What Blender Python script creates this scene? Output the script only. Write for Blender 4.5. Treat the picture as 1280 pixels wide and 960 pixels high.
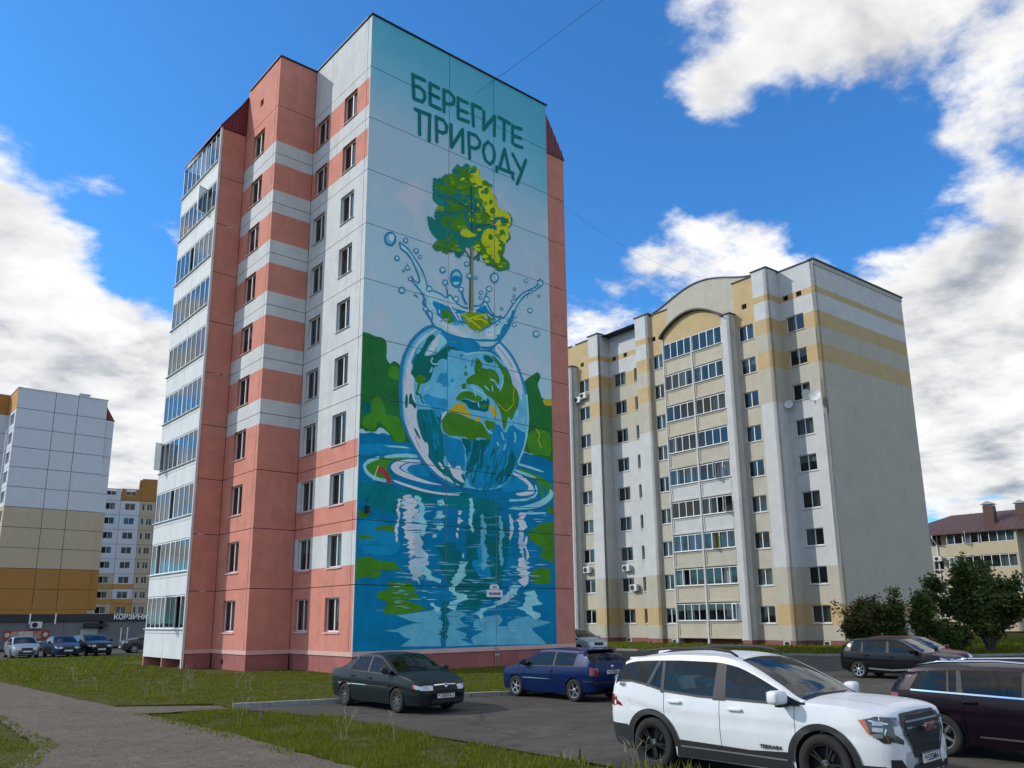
import bpy, bmesh, math, random
import numpy as np
from mathutils import Vector, Matrix
from mathutils.geometry import delaunay_2d_cdt
from mathutils.bvhtree import BVHTree
from math import sin, cos, pi, radians as RAD
for o in list(bpy.data.objects): bpy.data.objects.remove(o)
S=bpy.context.scene; COL=S.collection
# ------------------------------------------------------------------ camera
cd=bpy.data.cameras.new('camera'); cam=bpy.data.objects.new('camera',cd); COL.objects.link(cam); S.camera=cam
cd.sensor_width=36; cd.lens=28.96; cd.shift_x=-0.00375; cd.shift_y=0.0462; cd.clip_end=3000; cd.clip_start=.1
cam.matrix_world=Matrix(((0.75918,-0.13577,-0.63657,-18.0148),(-0.65079,-0.1747,-0.73888,-31.5614),(-0.01089,0.97522,-0.22098,2.2854),(0,0,0,1)))
# ------------------------------------------------------------------ light
SUN=Vector((-0.625,0.565,0.54)).normalized()      # direction towards the sun
ld=bpy.data.lights.new('sun','SUN'); sun=bpy.data.objects.new('sun',ld); COL.objects.link(sun)
ld.energy=2.75; ld.angle=RAD(.53); ld.color=(1,.95,.87)
sun.rotation_euler=SUN.to_track_quat('Z','Y').to_euler(); sun.location=(-40,30,60)
S.view_settings.view_transform='Standard'; S.view_settings.look='None'; S.view_settings.exposure=0.0; S.view_settings.gamma=1
cy=S.cycles; cy.max_bounces=6; cy.diffuse_bounces=3; cy.glossy_bounces=3; cy.transparent_max_bounces=10; cy.caustics_reflective=False; cy.caustics_refractive=False; cy.use_adaptive_sampling=True; cy.adaptive_threshold=.02
W=bpy.data.worlds.new('World'); S.world=W; W.use_nodes=True
def world():
    nt=W.node_tree; N=nt.nodes; L=nt.links; N.clear()
    def nd(t,**k):
        n=N.new(t)
        for a,b in k.items(): setattr(n,a,b)
        return n
    def link(n,i,s):
        if isinstance(s,(int,float)): n.inputs[i].default_value=s
        elif isinstance(s,(tuple,Vector)): n.inputs[i].default_value=tuple(s)
        else: L.new(s,n.inputs[i])
    def M(op,*a):
        n=nd('ShaderNodeMath',operation=op)
        for i,x in enumerate(a): link(n,i,x)
        return n.outputs[0]
    def V(op,*a):
        n=nd('ShaderNodeVectorMath',operation=op)
        for i,x in enumerate(a):
            if op=='SCALE' and i==1: link(n,'Scale',x)
            else: link(n,i,x)
        return n.outputs['Value' if op in('DOT_PRODUCT','LENGTH') else 'Vector']
    def ss(x,a,b,lo=0.,hi=1.):
        n=nd('ShaderNodeMapRange',interpolation_type='SMOOTHSTEP'); link(n,0,x)
        for i,q in ((1,a),(2,b),(3,lo),(4,hi)): n.inputs[i].default_value=q
        return n.outputs[0]
    def noise(p,sc,det,ro,dist=0.):
        n=nd('ShaderNodeTexNoise'); link(n,'Vector',p); n.inputs['Scale'].default_value=sc; n.inputs['Detail'].default_value=det; n.inputs['Roughness'].default_value=ro; n.inputs['Distortion'].default_value=dist
        return n.outputs[0]
    sky=nd('ShaderNodeTexSky',sky_type='NISHITA',sun_disc=False); sky.sun_elevation=math.asin(SUN.z); sky.sun_rotation=math.atan2(SUN.x,SUN.y)
    sky.air_density=1.0; sky.dust_density=.55; sky.ozone_density=2.2; sky.altitude=150
    tc=nd('ShaderNodeTexCoord'); d=V('NORMALIZE',tc.outputs['Generated'])
    sx=nd('ShaderNodeSeparateXYZ'); L.new(d,sx.inputs[0]); z=sx.outputs[2]
    den=M('ADD',M('MAXIMUM',z,0.),.22)
    p=V('SCALE',d,M('DIVIDE',1.,den))
    big=noise(p,CLS,7,.57,.2)
    sh=noise(V('ADD',p,(-.07,.06,.05)),CLS,6,.55,.2)
    fine=noise(p,11.,5,.6)
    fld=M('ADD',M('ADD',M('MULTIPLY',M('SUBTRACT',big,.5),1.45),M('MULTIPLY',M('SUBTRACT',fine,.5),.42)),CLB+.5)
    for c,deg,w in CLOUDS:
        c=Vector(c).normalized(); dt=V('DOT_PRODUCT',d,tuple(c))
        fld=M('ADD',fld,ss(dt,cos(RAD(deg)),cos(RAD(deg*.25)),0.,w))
    m=ss(fld,.50,.77)
    thick=ss(fld,.58,.98)
    lit=M('ADD',M('MULTIPLY',M('SUBTRACT',big,sh),1.15),.97)
    lit=M('SUBTRACT',lit,M('MULTIPLY',M('MULTIPLY',thick,fine),.20))
    low=ss(z,.02,.22,.84,1.)
    lit=M('MULTIPLY',M('MINIMUM',M('MAXIMUM',lit,.6),1.08),low)
    cc=nd('ShaderNodeMixRGB'); link(cc,0,ss(lit,.4,.9)); cc.inputs[1].default_value=(.40,.50,.64,1); cc.inputs[2].default_value=(1,.985,.965,1)
    cl=V('SCALE',cc.outputs[0],M('MULTIPLY',lit,CLOUD_GAIN))
    tint=nd('ShaderNodeMixRGB',blend_type='MULTIPLY'); tint.inputs[0].default_value=1; L.new(sky.outputs[0],tint.inputs[1]); tint.inputs[2].default_value=SKY_TINT
    mx=nd('ShaderNodeMixRGB'); link(mx,0,M('MULTIPLY',m,.96)); L.new(tint.outputs[0],mx.inputs[1]); L.new(cl,mx.inputs[2])
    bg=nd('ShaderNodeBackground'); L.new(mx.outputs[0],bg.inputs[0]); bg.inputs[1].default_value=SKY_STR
    out=nd('ShaderNodeOutputWorld'); L.new(bg.outputs[0],out.inputs[0])
SKY_STR=.14; CLOUD_GAIN=7.3; SKY_TINT=(.42,1.06,1.62,1); CLS=3.9; CLB=.15  # CLB adds cloud to the unseen sky as neutral fill on shaded walls
CLOUDS=[((0.583,0.741,0.332),64,-0.11),((0.659,0.427,0.619),6,0.1),((0.730,0.341,0.592),9,0.13),((0.797,0.256,0.547),11,0.17),((0.864,0.250,0.437),6,0.14),((0.906,0.247,0.344),6,0.12),((0.879,0.349,0.326),5,0.12),((0.895,0.325,0.304),7,0.15),((0.922,0.313,0.227),9,0.2),((0.932,0.326,0.157),7,0.18),((0.946,0.249,0.209),12,0.2),((0.181,0.967,0.180),10,0.18),((0.188,0.941,0.281),8,0.13),((0.258,0.940,0.222),7,0.12),((0.090,0.968,0.234),14,0.2),((0.073,0.904,0.421),9,0.12),((0.132,0.892,0.432),5,0.12),((0.228,0.864,0.449),3.5,0.14),((0.199,0.864,0.462),2.5,0.1),((0.730,0.526,0.436),7,0.13),((0.782,0.478,0.400),5,0.14),((0.716,0.602,0.353),5,0.1),((0.693,0.578,0.430),4,0.08),((0.678,0.488,0.550),3,0.12),((0.561,0.519,0.645),3.5,0.15),((0.852,0.347,0.392),4,0.02),((0.394,0.714,0.579),17,-0.34),((0.600,0.613,0.514),12,-0.26),((0.252,0.710,0.658),14,-0.3),((0.466,0.564,0.682),12,-0.25),((0.649,0.558,0.517),8,-0.14),((0.778,0.408,0.477),8,-0.3),((0.829,0.368,0.421),7,-0.24),((0.143,0.827,0.544),11,-0.3),((0.249,0.793,0.556),10,-0.2),((0.206,0.897,0.390),4,-0.14),((0.130,0.921,0.367),3,-0.06),((0.934,0.341,0.104),4,-0.1),((0.676,0.535,0.507),4,-0.14),((0.871,0.315,0.376),4,-0.05)]  # first, broad entry takes the added fill cloud back out within the view
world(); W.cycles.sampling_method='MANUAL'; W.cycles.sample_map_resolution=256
# ------------------------------------------------------------------ helpers
class MB:
    """collects vertices and faces of one mesh"""
    def __init__(s): s.v=[];s.f=[];s.m=[]
    def add(s,vs,fs,m=0):
        o=len(s.v); s.v+=[tuple(p) for p in vs]
        for q in fs: s.f.append([i+o for i in q]); s.m.append(m)
        return s
    def quad(s,a,b,c,d,m=0): return s.add((a,b,c,d),((0,1,2,3),),m)
    def box(s,x0,x1,y0,y1,z0,z1,m=0):
        return s.add([(x,y,z) for z in(z0,z1) for y in(y0,y1) for x in(x0,x1)],((0,2,3,1),(4,5,7,6),(0,1,5,4),(2,6,7,3),(0,4,6,2),(1,3,7,5)),m)
    def bevbox(s,x0,x1,y0,y1,z0,z1,b,m=0):
        bm=bmesh.new(); bmesh.ops.create_cube(bm,size=1)
        for v in bm.verts: v.co=((x0+x1)/2+v.co.x*(x1-x0),(y0+y1)/2+v.co.y*(y1-y0),(z0+z1)/2+v.co.z*(z1-z0))
        bmesh.ops.bevel(bm,geom=bm.edges[:],offset=b,segments=2,affect='EDGES',profile=.5)
        bm.verts.index_update(); s.add([v.co[:] for v in bm.verts],[[v.index for v in f.verts] for f in bm.faces],m); bm.free(); return s
    def prism(s,pts,axis,a0,a1,m=0):
        """polygon pts extruded along axis 0/1/2 from a0 to a1"""
        n=len(pts)
        def P(p,a): return (a,p[0],p[1]) if axis==0 else ((p[0],a,p[1]) if axis==1 else (p[0],p[1],a))
        return s.add([P(p,a0) for p in pts]+[P(p,a1) for p in pts],[list(range(n))[::-1],[i+n for i in range(n)]]+[[i,(i+1)%n,n+(i+1)%n,n+i] for i in range(n)],m)
    def tube(s,path,r,n=6,m=0,caps=True):
        path=[Vector(p) for p in path]; k=len(path)
        rs=r if isinstance(r,(list,tuple)) else [r]*k
        vs=[];up=Vector((.13,.21,1))
        for i,p in enumerate(path):
            t=(path[min(i+1,k-1)]-path[max(i-1,0)]).normalized()
            a=t.cross(up if abs(t.dot(up.normalized()))<.95 else Vector((1,0,0))).normalized(); b=t.cross(a)
            vs+=[p+(a*cos(2*pi*j/n)+b*sin(2*pi*j/n))*rs[i] for j in range(n)]
        fs=[[i*n+j,i*n+(j+1)%n,(i+1)*n+(j+1)%n,(i+1)*n+j] for i in range(k-1) for j in range(n)]
        if caps: fs+=[list(range(n))[::-1],[(k-1)*n+j for j in range(n)]]
        return s.add(vs,fs,m)
    def lathe(s,prof,n,axis=1,m=0,c=(0,0,0)):
        """profile (radius, offset along axis)"""
        vs=[]
        for r,a in prof:
            for j in range(n):
                t=2*pi*j/n; q=(r*cos(t),a,r*sin(t)) if axis==1 else (r*cos(t),r*sin(t),a)
                vs.append((q[0]+c[0],q[1]+c[1],q[2]+c[2]))
        k=len(prof)
        return s.add(vs,[[i*n+j,i*n+(j+1)%n,(i+1)*n+(j+1)%n,(i+1)*n+j] for i in range(k-1) for j in range(n)],m)
    def mesh(s,name,mats,smooth=False):
        me=bpy.data.meshes.new(name); me.from_pydata(s.v,[],s.f)
        for x in (mats if isinstance(mats,(list,tuple)) else [mats]): me.materials.append(x)
        if any(s.m): me.polygons.foreach_set('material_index',s.m)
        if smooth: me.polygons.foreach_set('use_smooth',[True]*len(s.f))
        me.update(); return me
    def build(s,name,mats,parent=None,smooth=False,loc=None,rot=None):
        return link(name,s.mesh(name,mats,smooth),parent,loc,rot)
def link(name,me,parent=None,loc=None,rot=None):
    o=bpy.data.objects.new(name,me); COL.objects.link(o)
    if parent is not None: o.parent=parent
    if loc is not None: o.location=loc
    if rot is not None: o.rotation_euler=rot if isinstance(rot,(tuple,list)) else (0,0,rot)
    return o
def tag(o,label,cat,group=None,kind=None):
    if label: o['label']=label
    if cat: o['category']=cat
    if group: o['group']=group
    if kind: o['kind']=kind
    return o
def thing(name,label,cat,loc=(0,0,0),rz=0,group=None):
    return tag(link(name,None,None,loc,rz),label,cat,group)
def structure(o): o['kind']='structure'; return o
# ------------------------------------------------------------------ materials
def lin(h):
    h=h.lstrip('#'); return tuple(((c/12.92) if c<=.04045 else ((c+.055)/1.055)**2.4) for c in (int(h[i:i+2],16)/255 for i in(0,2,4)))
def mat(name,rgb,rough=.8,metal=0,var=.0,vscale=1.2,streak=0.,bump=0.,bscale=60.,spec=.5,coat=0.,rgb2=None,vdet=4,emit=None,dirt=None):
    m=bpy.data.materials.new(name); m.use_nodes=True; nt=m.node_tree; N=nt.nodes; L=nt.links; b=N['Principled BSDF']
    if isinstance(rgb,str): rgb=lin(rgb)
    if isinstance(rgb2,str): rgb2=lin(rgb2)
    b.inputs['Base Color'].default_value=(*rgb,1); b.inputs['Roughness'].default_value=rough; b.inputs['Metallic'].default_value=metal
    b.inputs['Specular IOR Level'].default_value=spec; b.inputs['Coat Weight'].default_value=coat; b.inputs['Coat Roughness'].default_value=.04
    m.diffuse_color=(*rgb,1)
    if var or streak or bump or rgb2:
        g=N.new('ShaderNodeNewGeometry'); pos=g.outputs['Position']
    src=None
    if var or rgb2:
        n=N.new('ShaderNodeTexNoise'); L.new(pos,n.inputs['Vector']); n.inputs['Scale'].default_value=vscale; n.inputs['Detail'].default_value=vdet; n.inputs['Roughness'].default_value=.62
        mr=N.new('ShaderNodeMapRange'); L.new(n.outputs[0],mr.inputs[0]); mr.inputs[1].default_value=.32; mr.inputs[2].default_value=.68
        mx=N.new('ShaderNodeMixRGB'); L.new(mr.outputs[0],mx.inputs[0])
        c2=rgb2 or tuple(c*(1-var) for c in rgb); c1=tuple(min(1,c*(1+var*.5)) for c in rgb)
        mx.inputs[1].default_value=(*c2,1); mx.inputs[2].default_value=(*c1,1); src=mx.outputs[0]
    if streak:
        mp=N.new('ShaderNodeMapping'); L.new(pos,mp.inputs[0]); mp.inputs['Scale'].default_value=(2.6,2.6,.16)
        n=N.new('ShaderNodeTexNoise'); L.new(mp.outputs[0],n.inputs['Vector']); n.inputs['Scale'].default_value=1.; n.inputs['Detail'].default_value=6; n.inputs['Roughness'].default_value=.7
        mr=N.new('ShaderNodeMapRange'); L.new(n.outputs[0],mr.inputs[0]); mr.inputs[1].default_value=.45; mr.inputs[2].default_value=.75; mr.inputs[3].default_value=0; mr.inputs[4].default_value=streak
        mx=N.new('ShaderNodeMixRGB',); L.new(mr.outputs[0],mx.inputs[0])
        if src: L.new(src,mx.inputs[1])
        else: mx.inputs[1].default_value=(*rgb,1)
        mx.inputs[2].default_value=(*(dirt or tuple(c*.45+.03 for c in rgb)),1); src=mx.outputs[0]
    if src: L.new(src,b.inputs['Base Color'])
    if bump:
        n=N.new('ShaderNodeTexNoise'); L.new(pos,n.inputs['Vector']); n.inputs['Scale'].default_value=bscale; n.inputs['Detail'].default_value=3
        bp=N.new('ShaderNodeBump'); bp.inputs['Strength'].default_value=bump; bp.inputs['Distance'].default_value=.02; L.new(n.outputs[0],bp.inputs['Height']); L.new(bp.outputs[0],b.inputs['Normal'])
    return m
def glass(name,tint=(.62,.68,.68),rough=.01,refl=1.5,boost=0.,bump=.12):
    m=bpy.data.materials.new(name); m.use_nodes=True; nt=m.node_tree; N=nt.nodes; L=nt.links; N.clear()
    t=N.new('ShaderNodeBsdfTransparent'); t.inputs[0].default_value=(*tint,1)
    g=N.new('ShaderNodeBsdfGlossy'); g.inputs['Roughness'].default_value=rough
    ge=N.new('ShaderNodeNewGeometry'); n=N.new('ShaderNodeTexNoise'); n.inputs['Scale'].default_value=1.1; n.inputs['Detail'].default_value=1; L.new(ge.outputs['Position'],n.inputs['Vector'])
    bp=N.new('ShaderNodeBump'); bp.inputs['Strength'].default_value=bump; bp.inputs['Distance'].default_value=.02; L.new(n.outputs[0],bp.inputs['Height']); L.new(bp.outputs[0],g.inputs['Normal'])
    dp=N.new('ShaderNodeVectorMath'); dp.operation='DOT_PRODUCT'; L.new(ge.outputs['Normal'],dp.inputs[0]); L.new(ge.outputs['Incoming'],dp.inputs[1])
    x=dp.outputs['Value']
    for op,v in (('ABSOLUTE',0),('SUBTRACT',None),('POWER',5.),('MULTIPLY_ADD',.95)):
        q=N.new('ShaderNodeMath'); q.operation=op; q.use_clamp=op!='ABSOLUTE'
        if op=='SUBTRACT': q.inputs[0].default_value=1.; L.new(x,q.inputs[1])
        else:
            L.new(x,q.inputs[0]); q.inputs[1].default_value=v
            if op=='MULTIPLY_ADD': q.inputs[2].default_value=.045+boost
        x=q.outputs[0]
    mx=N.new('ShaderNodeMixShader'); L.new(x,mx.inputs[0]); L.new(t.outputs[0],mx.inputs[1]); L.new(g.outputs[0],mx.inputs[2])
    o=N.new('ShaderNodeOutputMaterial'); L.new(mx.outputs[0],o.inputs[0]); m.diffuse_color=(*[c*.5 for c in tint],1)
    return m
MT={}
def mk(k,*a,**kw): MT[k]=mat(k,*a,**kw); return MT[k]
mk('pink',(.66,.255,.185),.9,var=.14,streak=.22,bump=.15)
mk('pale_pink',(.72,.45,.40),.9,var=.1,streak=.1)
mk('plinth_pink',(.38,.125,.11),.9,var=.2,streak=.2,bump=.2)
mk('white_wall',(.63,.64,.63),.9,var=.10,streak=.26,bump=.15)
mk('white_panel',(.69,.70,.69),.7,var=.08,streak=.16)
mk('joint',(.03,.028,.03),.95)
mk('roof_metal',(.03,.035,.05),.5,metal=.6)
mk('red_metal',(.16,.012,.02),.5,var=.1)
mk('pvc',(.82,.83,.84),.4)
mk('sill',(.72,.73,.74),.4,var=.1,vscale=4)
mk('steel',(.45,.46,.47),.4,metal=.7)
mk('dark',(.012,.012,.013),.7)
mk('black_plastic',(.018,.018,.019),.55,bump=.05,bscale=300)
mk('room',(.10,.095,.09),.95)
mk('curtain_white',(.62,.62,.60),.95,var=.15,vscale=5)
mk('curtain_grey',(.30,.31,.33),.95,var=.15,vscale=5)
mk('curtain_warm',(.42,.33,.24),.95,var=.15,vscale=5)
mk('curtain_lilac',(.45,.42,.58),.95,var=.15,vscale=5)
mk('curtain_olive',(.24,.22,.06),.95,var=.15,vscale=5)
MT['glass']=glass('glass',(.60,.66,.67),boost=.0)
# ------------------------------------------------------------------ ground, roads, path, lawns
def ground_mat(name,c1,c2,c3,s1,s2,bump,rough=.95,cracks=0.,speck=0.,stain=0.):
    m=bpy.data.materials.new(name); m.use_nodes=True; nt=m.node_tree; N=nt.nodes; L=nt.links; b=N['Principled BSDF']; b.inputs['Roughness'].default_value=rough; b.inputs['Specular IOR Level'].default_value=.1
    g=N.new('ShaderNodeNewGeometry'); P=g.outputs['Position']
    def noise(sc,det=5,ro=.6):
        n=N.new('ShaderNodeTexNoise'); L.new(P,n.inputs['Vector']); n.inputs['Scale'].default_value=sc; n.inputs['Detail'].default_value=det; n.inputs['Roughness'].default_value=ro; return n.outputs[0]
    def rng(x,a,b_,lo=0.,hi=1.):
        n=N.new('ShaderNodeMapRange'); L.new(x,n.inputs[0])
        for i,q in ((1,a),(2,b_),(3,lo),(4,hi)): n.inputs[i].default_value=q
        return n.outputs[0]
    def mix(f,a,b_,bt='MIX'):
        n=N.new('ShaderNodeMixRGB'); n.blend_type=bt
        for i,q in ((0,f),(1,a),(2,b_)):
            if isinstance(q,float): n.inputs[i].default_value=q
            elif isinstance(q,tuple): n.inputs[i].default_value=(*q,1)
            else: L.new(q,n.inputs[i])
        return n.outputs[0]
    c=mix(rng(noise(s1),.35,.65),c1,c2); c=mix(rng(noise(s2,6,.7),.45,.7),c,c3)
    if speck:
        c=mix(rng(noise(38,2),.35,.7,1-speck,1+speck*.4),(0.,0.,0.),c)
    if cracks:
        v=N.new('ShaderNodeTexVoronoi'); v.feature='DISTANCE_TO_EDGE'; v.inputs['Scale'].default_value=.22
        mp=N.new('ShaderNodeVectorMath'); mp.operation='ADD'; L.new(P,mp.inputs[0]); nn=N.new('ShaderNodeTexNoise'); nn.inputs['Scale'].default_value=.9; nn.inputs['Detail'].default_value=5; L.new(P,nn.inputs['Vector']); L.new(nn.outputs[1],mp.inputs[1]); L.new(mp.outputs[0],v.inputs['Vector'])
        c=mix(rng(v.outputs['Distance'],0.,.010,cracks,0.),c,(.02,.02,.02))
    if stain:
        c=mix(rng(noise(.9,3,.5),.60,.74,0.,stain),c,(.035,.033,.03)); c=mix(rng(noise(.28,2,.5),.50,.53,0.,.35),c,tuple(q*.72 for q in c1)); c=mix(rng(noise(2.6,4,.6),.64,.72,0.,.5),c,tuple(q*1.5 for q in c2))
    L.new(c,b.inputs['Base Color'])
    bp=N.new('ShaderNodeBump'); bp.inputs['Strength'].default_value=bump; bp.inputs['Distance'].default_value=.03; L.new(noise(45,4,.7),bp.inputs['Height']); L.new(bp.outputs[0],b.inputs['Normal'])
    return m
MT['asphalt']=ground_mat('asphalt',(.102,.094,.080),(.128,.118,.101),(.080,.074,.063),.35,1.7,.35,cracks=.5,speck=.3,stain=.6)
MT['path']=ground_mat('path',(.20,.166,.128),(.25,.212,.168),(.15,.12,.09),.8,3.2,.7,speck=.6)
MT['soil']=ground_mat('soil',(.075,.080,.012),(.10,.102,.018),(.15,.115,.06),.5,2.5,.8,speck=.3)
MT['dirt']=ground_mat('dirt',(.20,.17,.14),(.16,.15,.10),(.10,.11,.05),.9,3,.7,speck=.4)
MT['kerb']=mat('kerb',(.30,.29,.275),.9,var=.25,vscale=5,bump=.3)
def sheet(name,pts,z,m):
    return structure(MB().add([(x,y,z) for x,y in pts],[list(range(len(pts)))]).build(name,m))
sheet('ground',[(-900,-900),(900,-900),(900,900),(-900,900)],-.03,MT['soil'])
def wob(pts,amp,seed,step=.5):
    rnd=random.Random(seed); out=[]
    for (a,b) in zip(pts,pts[1:]+pts[:1]):
        n=max(1,int(math.dist(a,b)/step)) if math.dist(a,b)<60 else 1
        for i in range(n):
            t=i/n; out.append((a[0]+(b[0]-a[0])*t+rnd.uniform(-amp,amp),a[1]+(b[1]-a[1])*t+rnd.uniform(-amp,amp)))
    return out
PARK=[(-7.95,-60),(-7.95,-17),(-7.75,-13.2),(-8.6,-9.6),(-8.7,-9.0),(-1.4,-11.5),(3,-12.4),(14.5,-12.4),(15.4,-11.5),(15.4,70),(26,70),(26,-6),(30,-13),(70,-30),(160,-60),(160,-90)]
sheet('car_park',PARK,0,MT['asphalt'])
sheet('road',[(-120,31.5),(15.2,31.5),(15.2,50.2),(-120,50.2)],.004,MT['asphalt'])
PATH=[(-10.95,-45),(-10.95,-18.8),(-10.75,-14),(-10.9,-8.6),(-8.8,-9.2),(-8.75,-8.0),(-10.2,-6.8),(-11.0,-4),(-11.3,8),(-11.6,31.4),(-14.4,31.4),(-14.2,8),(-13.9,-8),(-14.2,-13.5),(-15.2,-16),(-16,-45)]
sheet('path',wob(PATH,.05,3,.3),.012,MT['path'])
LAWN1=[(-10.9,-6.2),(-8.75,-7.75),(-8.6,-8.85),(-1.4,-11.35),(3,-12.25),(14.4,-12.25),(15.2,-11.4),(15.2,31.3),(-11.45,31.3),(-11.2,8)]
structure(MB().prism(LAWN1,2,-.02,.05).build('lawn',MT['soil']))
LAWN2=[(26.2,70),(26.2,-5.9),(30.1,-12.8),(70,-29.8),(160,-59.5),(160,70)]
structure(MB().prism(LAWN2,2,-.02,.09).build('lawn',MT['soil']))
def kerb(name,pts,h=.13):
    root=structure(link(name,None))
    k=0
    for a,b in zip(pts,pts[1:]):
        d=math.dist(a,b); n=max(1,round(d/1.0)); ang=math.atan2(b[1]-a[1],b[0]-a[0]); l=d/n
        me=MB().bevbox(.006,l-.006,-.075,.075,-.02,h,.018).mesh('kerb_stone',MT['kerb'])
        for i in range(n):
            o=link('kerb_stone',me,root,(a[0]+(b[0]-a[0])*i/n,a[1]+(b[1]-a[1])*i/n,random.uniform(-.012,.008)),ang+random.uniform(-.012,.012))
random.seed(5)
kerb('kerb',[(-8.7,-8.95),(-1.4,-11.45),(3,-12.35),(14.45,-12.35)])
kerb('kerb',[(26.1,20),(26.1,-5.95),(30.1,-12.95),(62,-26.5)])
# ---- grass
def blade_mat():
    m=bpy.data.materials.new('grass'); m.use_nodes=True; nt=m.node_tree; N=nt.nodes; L=nt.links; b=N['Principled BSDF']; b.inputs['Roughness'].default_value=.6; b.inputs['Specular IOR Level'].default_value=.08
    a=N.new('ShaderNodeAttribute'); a.attribute_name='tone'
    r=N.new('ShaderNodeValToRGB'); e=r.color_ramp.elements; e[0].position=0; e[0].color=(.085,.112,.005,1); e[1].position=1; e[1].color=(.30,.24,.12,1)
    for p,c in ((.35,(.14,.172,.010,1)),(.7,(.20,.22,.024,1)),(.86,(.22,.21,.06,1))):
        x=r.color_ramp.elements.new(p); x.color=c
    L.new(a.outputs['Fac'],r.inputs[0]); L.new(r.outputs[0],b.inputs['Base Color'])
    t=N.new('ShaderNodeBsdfTranslucent'); L.new(r.outputs[0],t.inputs[0]); mx=N.new('ShaderNodeMixShader'); mx.inputs[0].default_value=.35; L.new(b.outputs[0],mx.inputs[1]); L.new(t.outputs[0],mx.inputs[2]); L.new(mx.outputs[0],N['Material Output'].inputs[0])
    return m
MT['grass']=blade_mat()
def in_poly(x,y,poly):
    c=np.zeros(len(x),bool); n=len(poly)
    for i in range(n):
        x0,y0=poly[i]; x1,y1=poly[(i+1)%n]
        cond=((y0>y)!=(y1>y)); xi=(x1-x0)*(y-y0)/((y1-y0) if y1!=y0 else 1e-9)+x0
        c^=cond&(x<xi)
    return c
def grass(name,label,poly,dens,hmin,hmax,z,seed,holes=(),patch=.35,wid=.012,dry=.06):
    rg=np.random.RandomState(seed); xs=[p[0] for p in poly]; ys=[p[1] for p in poly]
    n=int(dens*(max(xs)-min(xs))*(max(ys)-min(ys)))
    x=rg.uniform(min(xs),max(xs),n); y=rg.uniform(min(ys),max(ys),n)
    cl=np.sin(x*1.7+2*np.sin(y*.9+seed))*np.sin(y*1.3+1.5*np.sin(x*1.1))+.5*np.sin(x*4.1+y*3.3)*np.sin(y*5.2-x*2.2)
    k=in_poly(x,y,poly)&(rg.rand(n)<np.clip(.75+patch*cl,.08,1))
    for h in holes: k&=~in_poly(x,y,h)
    x,y,cl=x[k],y[k],cl[k]; n=len(x)
    h=(hmin+(hmax-hmin)*rg.rand(n)**1.8)*np.clip(.85+.4*cl,.4,1.5); a=rg.uniform(0,2*pi,n); w=wid*rg.uniform(.7,1.5,n)*(1+h)
    lean=h*rg.uniform(.1,.65,n); b=rg.uniform(0,2*pi,n)
    V=np.zeros((n,5,3)); dx,dy=np.cos(a)*w,np.sin(a)*w; lx,ly=np.cos(b)*lean,np.sin(b)*lean
    V[:,0]=np.c_[x-dx,y-dy,np.full(n,z)]; V[:,1]=np.c_[x+dx,y+dy,np.full(n,z)]
    V[:,2]=np.c_[x+dx*.7+lx*.4,y+dy*.7+ly*.4,z+h*.6]; V[:,3]=np.c_[x-dx*.7+lx*.4,y-dy*.7+ly*.4,z+h*.6]; V[:,4]=np.c_[x+lx,y+ly,z+h]
    base=np.arange(n)[:,None]*5
    q=(base+np.array([[0,1,2,3]])); t=(base+np.array([[3,2,4]]))
    loops=np.concatenate([q,t],1).ravel(); me=bpy.data.meshes.new(name)
    me.vertices.add(n*5); me.vertices.foreach_set('co',V.ravel()); me.loops.add(n*7); me.loops.foreach_set('vertex_index',loops.astype(np.int32))
    me.polygons.add(n*2); me.polygons.foreach_set('loop_start',(np.arange(n)[:,None]*7+np.array([[0,4]])).ravel().astype(np.int32)); 
    me.update(calc_edges=True)
    tone=np.clip(.33+.22*cl+rg.normal(0,.16,n),0,.8); dm=rg.rand(n)<dry; tone[dm]=rg.uniform(.8,1,dm.sum())
    at=me.attributes.new('tone','FLOAT','POINT'); at.data.foreach_set('value',np.repeat(tone,5).astype(np.float32))
    me.materials.append(MT['grass']); return tag(link(name,me),label,'grass',None,'stuff')
VERGE=[(-10.9,-24),(-10.9,-19),(-10.75,-14),(-10.85,-8.9),(-8.7,-9.4),(-7.6,-13.2),(-7.85,-17),(-7.95,-20),(-8.1,-24)]
B1FOOT=[(-.15,-.15),(13.2,-.15),(13.2,20.5),(-3.6,20.5),(-3.6,9.9),(-2.2,9.9),(-2.2,5.7),(-.15,5.7)]
grass('grass',"long uneven grass on the verge between the path and the car park",VERGE,1700,.015,.125,-.02,1,wid=.0055,patch=.7,dry=.14)
grass('grass',"ragged grass fringe spilling over the edge of the path",wob([(-11.25,-24),(-11.15,-8.6),(-10.7,-8.6),(-10.6,-24)],.05,8),200,.02,.10,0,2,patch=.9,wid=.009)
grass('grass',"mown lawn in front of the mural building",[p for p in LAWN1 if p[1]<5]+[(15.2,5),(-11.15,5)],560,.015,.075,.045,3,(B1FOOT,),wid=.010,patch=.6,dry=.12)
grass('grass',"lawn stretching behind the pink building towards the shop",[(-11.15,5),(-3.6,5),(-3.6,10),(15,10),(15,31),(-11.4,31)],75,.04,.14,.045,4,(B1FOOT,),wid=.026)
grass('grass',"sunlit lawn left of the gravel path",[(-14.2,-7),(-14.4,-13.6),(-15.3,-16),(-15.8,-22),(-19,-22),(-19,0),(-14.1,0)],1100,.02,.08,-.03,5,patch=.6,wid=.006,dry=.12)
grass('grass',"rough grass under the trees by the cream flats",[(26.3,20),(26.3,-5.8),(30.2,-12.7),(62,-26),(62,8),(38,-1.6),(37,20)],34,.06,.24,.085,6,wid=.03)
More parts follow.
